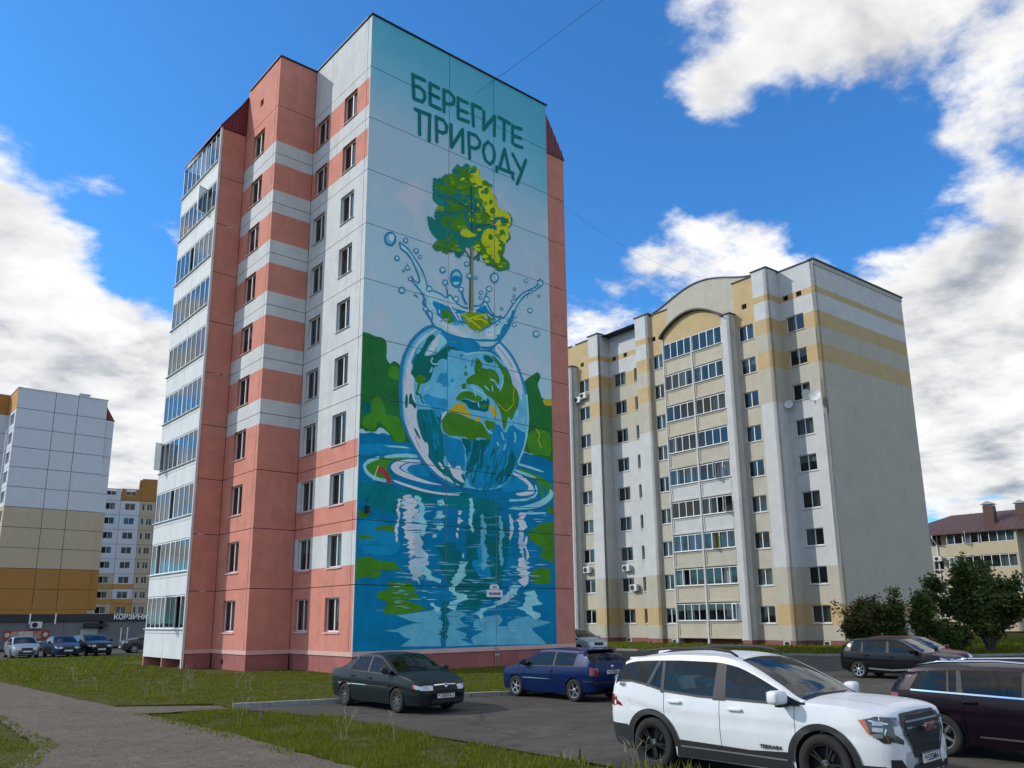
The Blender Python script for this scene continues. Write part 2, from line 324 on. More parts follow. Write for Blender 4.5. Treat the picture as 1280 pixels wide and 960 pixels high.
grass('grass',"weeds at the edge of the tarmac beside the white car",[(-8.5,-22.5),(-8.2,-21.2),(-7.9,-21.2),(-7.85,-24),(-8.4,-24)],420,.05,.32,0,7,patch=.7,dry=.3)
# dry stalks standing in the lawns
def stalks(name,label,spots,h0,h1,seed):
    rg=random.Random(seed); mb=MB()
    for x,y,z in spots:
        for k in range(rg.randint(2,5)):
            h=rg.uniform(h0,h1); a=rg.uniform(0,2*pi); l=h*rg.uniform(.1,.45); bx,by=x+rg.uniform(-.12,.12),y+rg.uniform(-.12,.12)
            p=[(bx+cos(a)*l*t*t,by+sin(a)*l*t*t,z+h*t*(1-.12*t)) for t in(0,.35,.7,1)]
            mb.tube(p,[.006,.005,.004,.003],4)
            for q in range(5):
                t=.7+.3*q/5; c=Vector((bx+cos(a)*l*t*t,by+sin(a)*l*t*t,z+h*t*(1-.12*t))); b=rg.uniform(0,6.3)
                mb.tube([c,c+Vector((cos(b)*.05,sin(b)*.05,.05))],[.006,.002],3)
    return tag(mb.build(name,MT['dry']),label,'dry grass',None,'stuff')
mk('dry',(.36,.30,.20),.9,var=.2,vscale=20)
rg=random.Random(4)
grass('grass',"scattered low tufts creeping onto the left side of the path",wob([(-14.25,-3),(-14.45,-13.6),(-15.3,-16.2),(-14.9,-16.2),(-13.8,-13.2),(-13.6,-3)],.05,9),240,.02,.07,.012,12,patch=.9,dry=.15)
stalks('dry_stalks',"dry pale seed stalks standing up from the lawn and verge",[(rg.uniform(-10.5,-5),rg.uniform(-6,6),.09) for _ in range(10)]+[(rg.uniform(-10.6,-8.6),rg.uniform(-18,-9.5),0) for _ in range(5)],.3,.75,1)
stalks('dry_stalks',"dry forked weed stalks beside the rear wheel of the white car",[(-8.1,-22.6,0),(-8.05,-22.75,0)],.4,.62,2)
# ------------------------------------------------------------------ facade kit
class Facade:
    """local x along the wall, local y into the wall, z up"""
    def __init__(s,bld,ox,oy,deg): s.b=bld; s.o=(ox,oy,0); s.r=RAD(deg)
    def put(s,name,mb,mats,smooth=False): return mb.build(name,mats,s.b,smooth,s.o,s.r)
    def pos(s,u,z,d=0.):
        c,sn=cos(s.r),sin(s.r); return (s.o[0]+u*c-d*sn,s.o[1]+u*sn+d*c,z)
    def at(s,name,me,u,z,d=0.): return link(name,me,s.b,s.pos(u,z,d),s.r)
def wall_mesh(name,u0,u1,z0,z1,bands,holes=(),t=.28,gap=.016,ubands=None,edge=.05):
    """panel with openings; bands=[(ztop,material)...] ascending"""
    mats=[];mi={}
    def midx(m):
        if m.name not in mi: mi[m.name]=len(mats); mats.append(m)
        return mi[m.name]
    def mm(u,z):
        if ubands:
            for a,b,m in ubands:
                if a<=u<=b: return midx(m)
        for zt,m in bands:
            if z<zt: return midx(m)
        return midx(bands[-1][1])
    a0,a1,b0,b1=u0+gap,u1-gap,z0+gap,z1-gap
    us=sorted({a0,a1}|{x for h in holes for x in h[:2]}|({x for q in ubands for x in q[:2] if a0<x<a1} if ubands else set()))
    zs=sorted({b0,b1}|{x for h in holes for x in h[2:4]}|{q[0] for q in bands if b0<q[0]<b1})
    mb=MB()
    for i in range(len(us)-1):
        for j in range(len(zs)-1):
            u,z=(us[i]+us[i+1])/2,(zs[j]+zs[j+1])/2
            if any(h[0]<u<h[1] and h[2]<z<h[3] for h in holes): continue
            mb.quad((us[i],0,zs[j]),(us[i+1],0,zs[j]),(us[i+1],0,zs[j+1]),(us[i],0,zs[j+1]),mm(u,z))
    for h in holes:
        x0,x1,y0,y1=h[:4]; m=mm((x0+x1)/2,(y0+y1)/2)
        mb.quad((x0,0,y0),(x0,0,y1),(x0,t,y1),(x0,t,y0),m); mb.quad((x1,0,y1),(x1,0,y0),(x1,t,y0),(x1,t,y1),m)
        mb.quad((x0,0,y1),(x1,0,y1),(x1,t,y1),(x0,t,y1),m); mb.quad((x1,0,y0),(x0,0,y0),(x0,t,y0),(x1,t,y0),m)
    for j in range(len(zs)-1):
        z=(zs[j]+zs[j+1])/2
        for x,s in ((a0,1),(a1,-1)):
            q=[(x,0,zs[j]),(x,0,zs[j+1]),(x,edge,zs[j+1]),(x,edge,zs[j])]; mb.quad(*(q if s>0 else q[::-1]),mm(x,z))
    for zz,s in ((b0,1),(b1,-1)):
        q=[(a1,0,zz),(a0,0,zz),(a0,edge,zz),(a1,edge,zz)]; mb.quad(*(q if s>0 else q[::-1]),mm((a0+a1)/2,zz))
    return mb.mesh(name,mats)
def seal(F,us,zs,u0,u1,z0,z1,depth=.022,w=.05):
    mb=MB()
    for k,u in enumerate(us): mb.box(u-w,u+w,depth,depth+.03,z0,z1)
    for k,z in enumerate(zs): mb.box(u0,u1,depth+.035,depth+.06,z-w,z+w)
    o=F.put('joint_seal',mb,MT['joint']); o['kind']='stuff'; return o
WIN={}
def win_meshes(w,h,split,frame=.055):
    key=(round(w,2),round(h,2),split)
    if key in WIN: return WIN[key]
    f=MB(); d0,d1=0.,.06
    f.box(0,w,d0,d1,0,frame); f.box(0,w,d0,d1,h-frame,h); f.box(0,frame,d0,d1,frame,h-frame); f.box(w-frame,w,d0,d1,frame,h-frame)
    xs=[0.]+list(split)+[1.]; panes=[]
    for s in split: f.box(w*s-.035,w*s+.035,d0-.008,d1,frame,h-frame)
    fm=f.mesh('window',MT['pvc'])
    for a,b in zip(xs,xs[1:]):
        panes.append((a*w+.04,MB().box(0,(b-a)*w-.08,.022,.03,frame,h-frame).mesh('pane',MT['glass'])))
    sl=MB().add([(-.06,-.19,-.055),(w+.06,-.19,-.055),(w+.06,.02,-.004),(-.06,.02,-.004),(-.06,-.19,-.075),(w+.06,-.19,-.075)],((0,1,2,3),(4,5,1,0))).mesh('sill',MT['sill'])
    cur=[]
    for fr in (.28,.45,.62,.92):
        c=MB(); n=14
        vs=[(w*fr*i/n,.02*sin(i*2.4),z) for z in (.02,h-.02) for i in range(n+1)]
        c.add(vs,[[i,i+1,n+2+i,n+1+i] for i in range(n)]); cur.append((w*fr,c))
    cm=[[ (wd,c.mesh('curtain',MT[k])) for wd,c in cur] for k in ('curtain_white','curtain_grey','curtain_warm')]
    bl=MB().box(0,w-.12,0,.01,0,h*.42).mesh('blind',MT['curtain_white'])
    WIN[key]=(fm,panes,sl,cm,bl); return WIN[key]
wr=random.Random(11)
def window(F,u0,u1,z0,z1,split=(.5,),d=.13,curt=.8,sill=True,name='window'):
    w,h=u1-u0,z1-z0; fm,panes,sl,cm,bl=win_meshes(w,h,split)
    o=F.at(name,fm,u0,z0,d)
    for x,pm in panes: link('pane',pm,o,(x,0,0))
    if sill: link('sill',sl,o,(0,-.0,0))
    if wr.random()<curt:
        k=wr.choices((0,1,2),(6,4,1))[0]; i=wr.choices((0,1,2,3),(4,3,2,3))[0]; wd,me=cm[k][i]
        link('curtain',me,o,(wr.choice((.02,w-wd-.02)),.20,0))
        if wr.random()<.5:
            wd,me=cm[k][0]; link('curtain',me,o,(wr.choice((.02,w-wd-.02)),.26,0))
    elif wr.random()<.5: link('blind',bl,o,(.06,.14,h*.56))
    return o
def glazing(F,u0,u1,z0,z1,n,d,cols=('curtain_grey','curtain_white'),name='balcony_window',openp=.12,pc=.35,mid=None):
    """row of balcony sashes: every pane its own piece"""
    w,h=(u1-u0)/n,z1-z0; f=MB(); fr=.05
    f.box(0,n*w,0,.05,0,fr); f.box(0,n*w,0,.05,h-fr,h)
    for i in range(n+1):
        hw=.055 if i in (0,n) or i==mid else .032
        f.box(max(0,i*w-hw),min(n*w,i*w+hw),0,.05,fr,h-fr)
    o=F.put(name,f,MT['pvc']); o.location=F.pos(u0,z0,d)
    key=('bg',round(w,2),round(h,2))
    if key not in WIN:
        n2=10; cs={}
        for k in ('curtain_white','curtain_grey','curtain_warm','curtain_lilac','curtain_olive'):
            c=MB(); c.add([(w*i/n2,.015*sin(i*2.1),z) for z in(0,h) for i in range(n2+1)],[[i,i+1,n2+2+i,n2+1+i] for i in range(n2)]); cs[k]=c.mesh('curtain',MT[k])
        WIN[key]=(MB().box(0,w-.06,.02,.028,fr,h-fr).mesh('pane',MT['glass']),cs,MB().box(0,w-.06,0,.05,fr,fr+.05).box(0,w-.06,0,.05,h-fr-.05,h-fr).box(0,.05,0,.05,fr+.05,h-fr-.05).box(w-.11,w-.06,0,.05,fr+.05,h-fr-.05).mesh('open_sash',MT['pvc']))
    pm,cs,sash=WIN[key]
    for i in range(n):
        q=wr.random()
        if q<openp*.55:      # sash standing open
            sh=link('open_sash',sash,o,(i*w+.03,0,0),(0,0,-wr.choice((.5,.9,1.2)))); link('pane',pm,sh)
        elif q>openp*.75: link('pane',pm,o,(i*w+.03,0,0))
        if wr.random()<pc: link('curtain',cs[wr.choice(cols)],o,(i*w,.22+.1*wr.random(),0))
    return o
def cap(F,u0,u1,z,name='parapet_cap',proj=.07,h=.07,depth=.34):
    return F.put(name,MB().box(u0-proj,u1+proj,-proj,depth,z,z+h),MT['roof_metal'])
# the painting: kind, part, colour, roughness or width, start point and steps in centimetres on the wall
MURAL_PARTS='painted_water painted_forest painted_forest#r painted_ripple painted_reflection painted_globe painted_splash painted_bubble#1 painted_bubble#2 painted_bubble#3 painted_bubble#4 painted_bubble#5 painted_bubble#6 painted_bubble#7 painted_bubble#8 painted_bubble#9 painted_bubble#10 painted_bubble#11 painted_bubble#12 painted_tree painted_bubble#13 painted_bubble#14 painted_bubble#15 painted_bubble#16 painted_bubble#17 painted_bubble#18 painted_bubble#19 painted_bubble#20 painted_bubble#21 painted_bubble#22 painted_bubble#23 painted_bubble#24 painted_bubble#25 painted_bubble#26 painted_bubble#27 painted_bubble#28 painted_bubble#29 painted_bubble#30 painted_bubble#31 painted_bubble#32 painted_bubble#33 painted_bubble#a painted_bubble#b painted_bubble#c letter#0 letter#1 letter#2 letter#3 letter#4 letter#5 letter#6 letter#7 letter#8 letter#9 letter#10 letter#11 letter#12 letter#13 letter#14'.split()
MURAL_COLOURS='bub crown dark deep forest forest2 hi leaf leafy letter lil lily outl pale pool red sand sea sea2 sea3 teal trunk trunk2 water water2 water3 white'.split()
MURAL_TEXT="""
p 0 23 6 0 95 1179 0 0 965 -179 5 -400 15 -300 -20 -300 -20
p 0 24 5 0 987 134 22 123 2 79 -19 1 -57 -218 30 -112 -31
p 0 25 8 1 817 164 11 97 -41 -41 -90 -94 -3 -123 53
p 0 24 8 7 659 121 0 64 -50 44 -78 -103 -30 -120 4
p 0 25 8 218 820 234 -11 210 8 0 -83 -209 13 -169 14
p 0 25 8 499 803 283 10 51 -72 -195 -14 -79 28
p 0 3 10 650 728 132 15 70 -45 19 -69 -41 -199 -192 -4 -48 121 5 105
p 0 3 6 415 571 145 12 6 -159 -109 -2 -7 100
p 0 24 6 668 598 56 -16 5 -154 -67 -2
p 0 3 8 456 495 128 4 196 8 51 -28 -1 -92 -107 -63 -85 -75 -106 32 -18 96 -34 18
p 0 24 6 614 501 116 4 24 -86 -74 -2
p 1 4 4 0 1512 39 -1 27 -8 37 5 25 -14 4 -53 -4 -30 22 -27 16 20 16 1 25 -12 91 -204 -19 -161 -38 -3 -71 -7 -11 36 -54 30 -25 -36 -80 8
p 1 5 5 11 1107 51 36 -12 44 40 45 39 -51 1 -42 80 8 29 -63 2 -57 -49 -11 -22 35 -55 44 -26 10 -4 -43 -36 -5 -31 14
p 1 5 5 150 1377 49 9 8 -76 -72 16
p 1 3 5 6 1185 44 -2 11 -36 -45 -25
p 2 4 4 936 1409 50 47 21 21 44 30 26 19 25 -21 -15 -31 -12 -19 17 -41 14 -37 73 12 0 -350 -95 23 -105 8 -48 16
p 2 5 6 1016 1193 152 21 -1 -153 -83 12 -57 -18 -40 70
p 2 16 3 1106 1377 70 13 2 -38 -51 -11
s 2 16 6 1059 1205 28 -24 -15 -34 21 -36
p 3 5 3 34 901 91 49 133 23 67 -11 -142 -21 -36 -32 6 -31 32 -25 -52 -14 -73 20
p 3 13 2 125 948 74 20 103 10 29 -15 -105 -8 -85 -17
s 3 13 16 138 837 -51 4 -42 21 -17 29 20 23 51 22
p 3 26 0 331 953 -83 -5 -64 -21 -21 -25 22 -26 76 -20 111 -12 98 2 -87 8 -90 20 -66 16 -22 16 43 26 83 14
p 3 10 0 331 944 -72 -13 -43 -24 22 -16 66 -19 -44 26 -1 19 72 17
p 3 24 0 265 922 72 13 57 -51 -79 -13 -66 21
p 3 26 0 175 848 86 -17 111 -18 115 -4 96 16 -42 -11 24 -8 -112 -7 -114 6 -78 14 -75 16
p 3 13 0 129 997 85 10 66 -5 -66 -6 -75 -3
p 3 5 3 930 986 152 -32 85 -39 2 -37 -55 -42 23 49 -91 50 -103 31
p 3 5 2 1046 930 42 -23 27 -50 -22 -23 -13 46
p 3 13 0 930 1007 82 -7 99 -18 -7 -7 -106 13 -68 8
p 3 13 0 909 973 75 -10 76 -19 -14 -6 -69 8 -75 16
p 3 24 0 875 944 81 -18 47 -32 -21 -28 -148 -18 -32 27
p 3 26 0 889 958 81 -18 54 -36 24 -37 -32 -19 -75 -13 -40 11 81 16 25 30 -44 27 -71 24
s 3 13 12 1049 898 13 -30 -25 -29 -63 -20 -100 -11
p 3 13 0 1152 897 28 -24 -12 -28 -54 -41 -71 -24 -103 -15 -97 0 131 23 105 34 68 43
p 3 13 0 939 752 184 16 -4 -11 -139 -13
p 3 15 0 101 902 38 -8 39 -67 -24 0 -35 51 -30 -21
s 3 26 4 101 899 -22 -65
p 4 11 3 13 492 59 6 36 -16 103 -18 32 -21 -109 -7 -14 -27 -109 -2
p 4 11 3 4 479 191 -2 24 -21 -74 -20 -40 -27 -79 -2 -26 -26
p 4 11 3 161 391 120 -2 33 -28 -10 -18 43 -22 -101 -14 102 -17 33 -18 -128 -23 -103 3 -6 17 30 29 -61 26 -1 17 70 22
p 4 11 3 78 616 66 22 50 -2 -2 -27
p 4 11 3 10 590 39 -2 61 -10 -95 -13
p 4 11 3 6 694 60 0 -14 -27 -45 -8
p 4 11 3 992 656 84 51 98 12 -6 -214 -96 27 15 47 -82 37
p 4 11 3 1015 460 55 16 76 3 -2 -79 -123 -2
p 4 11 3 1121 799 56 -1 -2 -42 -41 7
p 4 14 0 216 245 170 19 61 13 12 -36 -23 -9 29 -18 6 -31 -34 -4 28 -23 -16 -13 6 -36 -220 5 54 31 -34 9 -32 22 -71 6 66 7 36 12 68 15 -48 11
p 4 14 0 704 235 93 8 25 -23 -32 -28 63 -4 -6 17 52 19 85 13 53 -15 103 -16 -63 -16 -67 -11 6 -15 46 -30 47 -36 -465 9 -18 28 12 13 54 17 -12 14 -42 10 6 28
p 4 14 0 483 104 -1 74 22 27 -23 45 51 18 70 -19 -46 -22 29 -23 35 -8 -87 -14 70 -24 -12 -18 -23 -8 76 -25
p 4 26 0 244 780 -12 -10 18 -13 -28 -12 24 -12 -28 -9 46 -10 -29 -15 8 -11 -10 -13 28 -7 -21 -12 17 -9 -27 -14 16 -8 0 -16 8 -9 -11 -11 31 -13 -14 -12 15 -9 -16 -9 22 -11 -18 -14 19 -5 -12 -14 15 -12 13 15 -4 7 19 15 5 10 -1 7 -5 11 -7 13 -7 12 14 11 -7 13 -13 9 -1 14 17 12 -6 13 -12 7 -4 11 3 14 14 12 8 8 16 13 -32 8 16 13 5 16 -13 11 -17 8 -8 13
p 4 10 0 302 705 -16 -12 14 -12 -22 -14 26 -5 -22 -13 24 -9 -19 -15 6 -8 -6 -11 12 -9 -6 -14 5 -13 -11 -11 20 -10 -21 -12 23 -9 -17 -14 22 -10 -25 -16 13 -7 -19 -11 29 -13 -38 -10 29 -10 -19 -7 40 -15 43 16 -25 10 11 9 0 10 27 12 5 8 -12 10 5 16 0 12 -17 10 -13 12 -9 8 10 14 1 12 -10 8 -8 15 1 9 9 13 7 11 17 13 -28 9 -4 12 13 12 -8 10 13 11 1 10
p 4 26 0 213 763 -9 -8 9 -12 -10 -10 5 -14 -10 -9 8 -14 3 -11 6 -11 -10 -13 2 -9 -11 -14 1 -11 -5 -8 6 -13 0 -7 6 -13 -5 -11 10 -13 4 13 0 11 -5 13 6 8 -3 12 -3 10 9 10 -1 12 0 12 4 11 2 14 1 11 -8 9 0 13 8 12 1 9 -5 12 5 9
p 4 13 0 439 775 -16 -8 7 -5 -10 -9 27 -7 22 9 -3 11 -4 5 -4 7
p 4 13 0 432 722 -13 0 8 -4 -10 -8 25 -4 16 8 0 3 -4 3 10 9
p 4 13 0 429 708 -10 -7 5 -4 -15 -5 33 -5 30 8 -6 5 10 4 -20 3
p 4 13 0 437 665 -17 -9 4 -5 -3 -9 22 -12 7 10 18 10 -6 11 -4 7
p 4 13 0 405 617 -4 -7 2 -4 -4 -7 13 -6 14 10 -2 4 0 6 -1 5
p 4 26 0 552 732 -7 0 8 -2 -7 -1 13 -8 15 10 -5 1 -5 1 6 2
p 4 26 0 550 723 -5 -4 7 1 -7 -3 11 -7 7 6 7 4 1 1 -10 3
p 4 26 0 550 702 -6 -9 4 -7 -7 -12 15 -7 8 10 16 9 -13 6 -6 7
p 4 26 0 543 649 -5 -4 3 -2 -1 -2 8 -6 6 8 0 1 0 7 -1 0
p 4 26 0 538 630 -4 -11 3 -4 0 -6 6 -10 6 10 0 8 -1 4 -3 6
p 4 13 0 578 530 -8 -11 11 -14 3 15 0 12
p 4 13 0 560 492 -8 -14 5 -16 -15 -12 8 -7 -23 -14 3 -10 -18 -3 9 -8 -19 -12 22 -12 -29 -15 2 -8 -1 -5 28 -11 -3 -9 22 -5 -6 -5 18 -7 -52 -15 -5 -11 -16 -12 50 -17 11 17 -2 12 27 13 48 13 -19 6 9 8 -12 6 -45 7 -18 7 0 13 2 8 14 9 19 15 7 13 7 3 9 8 9 9 -13 11 7 10 -4 11 12 17 10 11
p 4 10 0 289 491 -21 -11 13 -12 -11 -11 12 -15 2 -11 13 -12 -12 -13 35 -9 15 -18 -4 20 -10 9 11 13 -12 12 -15 14 3 11 25 12 -10 7 -1 13
p 4 13 0 337 462 -14 -13 30 -9 -10 -12 27 -8 -3 -14 40 -6 39 -12 9 11 -5 7 -47 13 -12 12 5 13 -23 11 -16 12
p 4 13 0 391 299 3 -12 22 -8 -3 -12 29 -12 3 13 8 10 -33 8 -10 14
p 4 26 0 939 753 -13 -16 16 -9 -32 -15 18 -10 2 -15 9 -8 -14 -13 26 -18 18 19 20 13 -9 10 -4 16 -18 9 13 13 9 11 0 12
p 4 10 0 943 661 -16 -12 8 -12 -7 -17 2 -8 -8 -17 9 -7 -5 -13 17 -13 -10 -9 15 -14 8 -20 5 16 2 15 -8 15 13 13 -5 8 1 14 -8 10 4 13 3 14 -3 15 5 13
p 4 26 0 979 634 -9 -13 0 -9 -6 -16 3 -13 2 -11 10 -17 0 -12 0 -12 2 -21 16 18 -1 14 -4 15 -9 15 -7 12 7 14 5 15 0 10 -2 10
p 4 26 0 934 524 -14 -13 10 -11 -8 -11 5 -14 -20 -11 38 -14 -30 -12 36 -12 -33 -16 17 -13 28 -17 24 18 3 12 2 17 -7 13 21 11 -31 12 29 14 -34 13 35 9 -38 14 2 12
p 4 13 0 890 388 -32 -13 13 -12 -21 -11 -5 -10 -41 -13 8 -11 -48 -14 17 -10 -38 -11 -14 -3 -43 -5 -11 -12 -29 -9 21 -12 19 -20 16 17 -9 13 21 13 30 13 26 0 20 11 36 9 26 7 6 12 32 11 22 16 -2 9 10 15 18 12 12 7
p 4 10 0 856 347 -17 -12 6 -11 -43 -10 2 -18 51 15 24 16 9 9 -20 14
p 4 13 0 976 357 -23 -8 28 -13 -20 -9 8 -19 -18 -13 4 -10 -46 -8 55 -16 9 -12 33 -14 31 -17 33 15 -1 16 -56 14 2 14 -7 8 79 11 -28 13 -16 18 7 9 -13 15 -6 12
p 4 3 0 468 305 -13 -11 13 -15 -22 -10 19 -11 -14 -11 15 -12 -10 -14 10 -8 -9 -12 6 -8 -7 -9 -1 -14 -16 -10 22 -11 13 -19 21 17 -11 12 5 11 6 13 -10 12 7 6 -2 10 -9 11 8 11 -6 15 9 8 12 15 -20 10 15 11 -3 13
p 4 13 0 261 449 27 2 28 0 24 0 -28 -3 -32 -1
p 4 10 0 238 460 31 4 32 0 27 0 -32 -3 -35 -1
p 4 13 0 295 547 20 1 20 0 17 -1 -20 0 -23 -1
p 4 10 0 224 692 21 3 22 2 18 0 -21 -3 -25 -1
p 4 10 0 300 493 22 2 21 1 19 0 -22 -2 -25 -1
p 4 10 0 431 484 23 2 25 0 20 -1 -24 -1 -27 -1
p 4 13 0 376 750 16 3 15 1 13 0 -15 -3 -18 -1
p 4 13 0 344 736 29 3 29 1 25 0 -29 -3 -34 -2
p 4 24 0 324 481 16 1 16 0 14 0 -16 -1 -18 -1
p 4 10 0 402 661 12 2 11 0 11 -1 -12 -2 -14 -1
p 4 24 0 306 718 15 3 14 0 12 0 -14 -3 -17 -1
p 4 13 0 231 744 20 3 20 1 18 1 -21 -3 -23 -2
p 4 10 0 324 615 30 5 31 1 27 1 -31 -5 -36 -1
p 4 24 0 252 743 22 3 23 1 19 1 -23 -2 -25 -2
p 4 13 0 191 753 28 2 27 2 24 1 -27 -3 -32 -2
p 4 13 0 408 558 24 2 24 1 21 -1 -24 -2 -28 -1
p 4 24 0 285 562 15 2 15 0 12 0 -14 -1 -17 -1
p 4 24 0 419 632 12 1 12 0 10 0 -12 -2 -13 0
p 4 13 0 377 658 34 3 35 1 30 0 -35 -3 -40 -2
p 4 13 0 219 733 14 3 15 1 13 0 -15 -2 -17 -2
p 4 13 0 259 714 29 4 29 1 25 1 -29 -4 -33 -2
p 4 10 0 326 533 25 2 25 1 22 -1 -26 -1 -28 -1
p 4 24 0 251 635 23 3 23 1 20 1 -23 -3 -27 -2
p 4 13 0 343 513 33 4 34 1 30 0 -34 -3 -39 -2
p 4 24 0 267 494 10 2 10 0 8 -1 -10 -2 -11 0
p 4 10 0 367 719 10 2 10 0 9 -1 -10 -2 -12 -1
p 4 24 0 269 506 14 2 13 0 12 -2 -13 -1 -16 0
p 4 24 0 287 613 30 3 30 1 25 -1 -30 -2 -34 -2
p 4 24 0 303 751 27 3 27 2 24 2 -27 -4 -31 -2
p 4 24 0 259 623 32 2 33 1 29 0 -34 -1 -37 -2
p 4 13 0 269 466 18 1 17 1 16 0 -18 -2 -21 -1
p 4 10 0 329 745 30 4 31 2 26 1 -31 -4 -34 -3
p 4 13 0 233 693 15 1 16 1 13 1 -15 -2 -18 -1
p 4 13 0 234 556 11 3 11 0 10 -1 -11 -3 -13 0
p 4 13 0 397 685 22 1 22 1 20 -1 -23 -1 -25 -2
p 4 24 0 401 730 26 3 26 1 23 1 -26 -4 -30 -2
p 4 13 0 343 715 20 2 21 1 17 0 -20 -2 -24 -2
p 4 24 0 361 593 32 2 33 0 29 0 -34 -2 -37 -2
p 4 24 0 390 742 12 2 12 0 10 0 -12 -1 -14 -1
p 4 13 0 384 658 30 2 31 1 26 0 -31 -2 -35 -2
p 4 13 0 342 477 13 1 12 0 11 0 -12 -2 -15 0
p 4 10 0 294 720 14 3 13 1 12 0 -14 -4 -15 0
p 4 24 0 423 571 22 1 21 1 19 -1 -22 -2 -25 -1
p 4 10 0 400 448 26 1 27 -1 23 -1 -27 -1 -30 0
p 4 13 0 389 671 25 2 26 2 22 0 -26 -2 -29 -2
p 4 13 0 224 735 9 2 9 0 8 -1 -9 -1 -10 -1
p 4 13 0 281 667 29 3 30 2 25 0 -30 -3 -33 -2
p 4 13 0 298 709 32 3 32 2 28 1 -33 -3 -37 -2
p 4 24 0 409 743 25 3 26 1 22 1 -26 -3 -29 -2
p 4 13 0 335 670 23 2 24 1 20 -1 -24 -2 -26 -2
p 4 13 0 259 618 12 2 12 0 10 -1 -12 -2 -13 0
p 4 13 0 308 524 14 2 13 0 11 0 -13 -2 -15 -1
p 4 13 0 446 752 19 2 18 1 17 0 -19 -3 -22 -1
p 4 13 0 233 519 19 1 19 0 17 -1 -19 -1 -23 -1
p 4 13 0 224 672 30 3 30 2 27 1 -31 -4 -34 -2
p 4 24 0 399 753 19 3 20 2 17 0 -20 -4 -22 -1
p 4 10 0 203 756 16 3 17 1 15 -1 -17 -3 -19 -1
p 4 24 0 399 497 23 2 24 0 20 -1 -23 -2 -27 -1
p 4 24 0 375 559 31 3 32 1 28 1 -32 -3 -37 -1
p 4 10 0 381 636 24 2 25 1 22 -1 -25 -2 -29 -1
p 4 24 0 606 448 32 3 32 0 28 -1 -32 -2 -37 -1
p 4 25 0 599 735 34 3 34 2 30 1 -35 -3 -39 -3
p 4 14 0 755 719 19 3 18 1 15 -1 -18 -3 -21 -1
p 4 25 0 883 727 15 2 16 0 14 0 -16 -2 -18 -1
p 4 18 0 830 623 49 4 50 2 44 1 -51 -5 -57 -2
p 4 24 0 652 510 34 1 35 1 30 -1 -35 -1 -40 -2
p 4 14 0 698 675 47 4 48 2 41 2 -48 -5 -54 -3
p 4 14 0 494 323 18 1 19 -1 15 0 -18 -1 -21 0
p 4 14 0 480 446 21 2 20 0 18 -1 -21 -2 -23 0
p 4 25 0 532 599 38 3 37 2 33 1 -38 -3 -43 -2
p 4 24 0 746 399 35 1 35 0 31 -1 -36 0 -40 -1
p 4 24 0 592 374 41 2 41 0 36 0 -42 -2 -47 -1
p 4 24 0 793 569 44 3 45 2 39 0 -46 -4 -51 -2
p 4 24 0 719 732 21 2 21 1 18 -1 -21 -2 -24 -2
p 4 14 0 498 755 17 2 17 1 15 0 -17 -2 -20 -1
p 4 14 0 561 642 35 2 34 1 31 -1 -36 -2 -39 -2
p 4 14 0 585 561 38 4 38 2 33 0 -39 -4 -43 -2
p 4 25 0 662 695 17 3 18 0 14 -1 -17 -2 -19 -1
p 4 14 0 582 452 24 2 24 0 21 0 -24 -2 -28 -1
p 4 25 0 442 665 42 4 43 2 36 2 -43 -5 -48 -2
p 4 18 0 746 648 25 2 25 1 22 -1 -26 -2 -29 -2
p 4 24 0 623 521 44 3 44 2 38 0 -45 -3 -50 -2
p 4 24 0 777 797 40 3 40 2 35 1 -41 -3 -46 -4
p 4 25 0 521 480 23 1 22 1 19 -1 -22 -2 -26 0
p 4 18 0 584 758 15 2 16 1 13 -1 -15 -2 -18 -1
p 4 25 0 764 686 16 2 16 1 13 0 -16 -3 -17 -1
p 4 14 0 822 647 28 2 29 1 25 -1 -29 -2 -33 -1
p 4 24 0 730 593 24 3 25 1 21 0 -25 -3 -28 -1
p 4 18 0 502 303 27 1 27 -1 23 -1 -27 -1 -31 0
p 4 24 0 534 691 18 4 19 1 16 -1 -19 -3 -21 -1
p 4 25 0 625 464 19 2 19 0 16 -1 -19 -1 -22 -1
p 4 18 0 764 427 15 1 15 0 12 -1 -14 -1 -17 -1
p 4 14 0 572 408 30 2 30 0 26 -2 -30 -2 -35 0
p 4 18 0 662 593 17 2 17 0 15 0 -17 -1 -20 -1
p 4 14 0 674 597 14 1 14 1 13 0 -15 -2 -16 0
p 4 14 0 643 353 29 2 28 -1 25 -1 -29 -2 -33 0
p 4 18 0 863 472 36 3 38 1 32 0 -38 -4 -42 -1
p 4 24 0 672 357 25 3 25 -1 22 0 -25 -3 -29 0
p 4 14 0 682 710 29 2 30 2 25 0 -29 -3 -34 -2
p 4 14 0 620 573 38 3 38 2 33 0 -38 -4 -44 -1
p 4 24 0 681 393 41 3 40 0 36 0 -42 -3 -46 -1
p 4 25 0 881 714 34 4 34 2 30 1 -35 -4 -39 -3
p 4 24 0 748 769 31 5 32 2 27 1 -32 -5 -36 -3
p 4 14 0 798 412 30 1 31 -1 26 -1 -31 -1 -35 0
p 4 25 0 859 429 47 1 47 0 41 0 -48 -2 -54 -1
p 4 24 0 870 406 26 1 25 0 22 -1 -25 -1 -30 0
p 4 13 0 1040 712 19 3 19 1 16 -1 -19 -3 -22 -1
p 4 10 0 887 705 12 2 11 0 10 0 -12 -2 -13 -1
p 4 24 0 878 418 18 1 17 0 16 0 -18 -2 -20 0
p 4 24 0 892 793 25 3 25 1 22 0 -25 -3 -29 -2
p 4 13 0 955 530 30 1 30 0 27 0 -31 -1 -35 -1
p 4 13 0 1091 836 16 3 16 1 14 -1 -17 -3 -18 -1
p 4 13 0 1027 491 34 2 34 0 30 0 -35 -2 -39 -1
p 4 24 0 1005 746 33 3 32 1 28 0 -33 -3 -37 -2
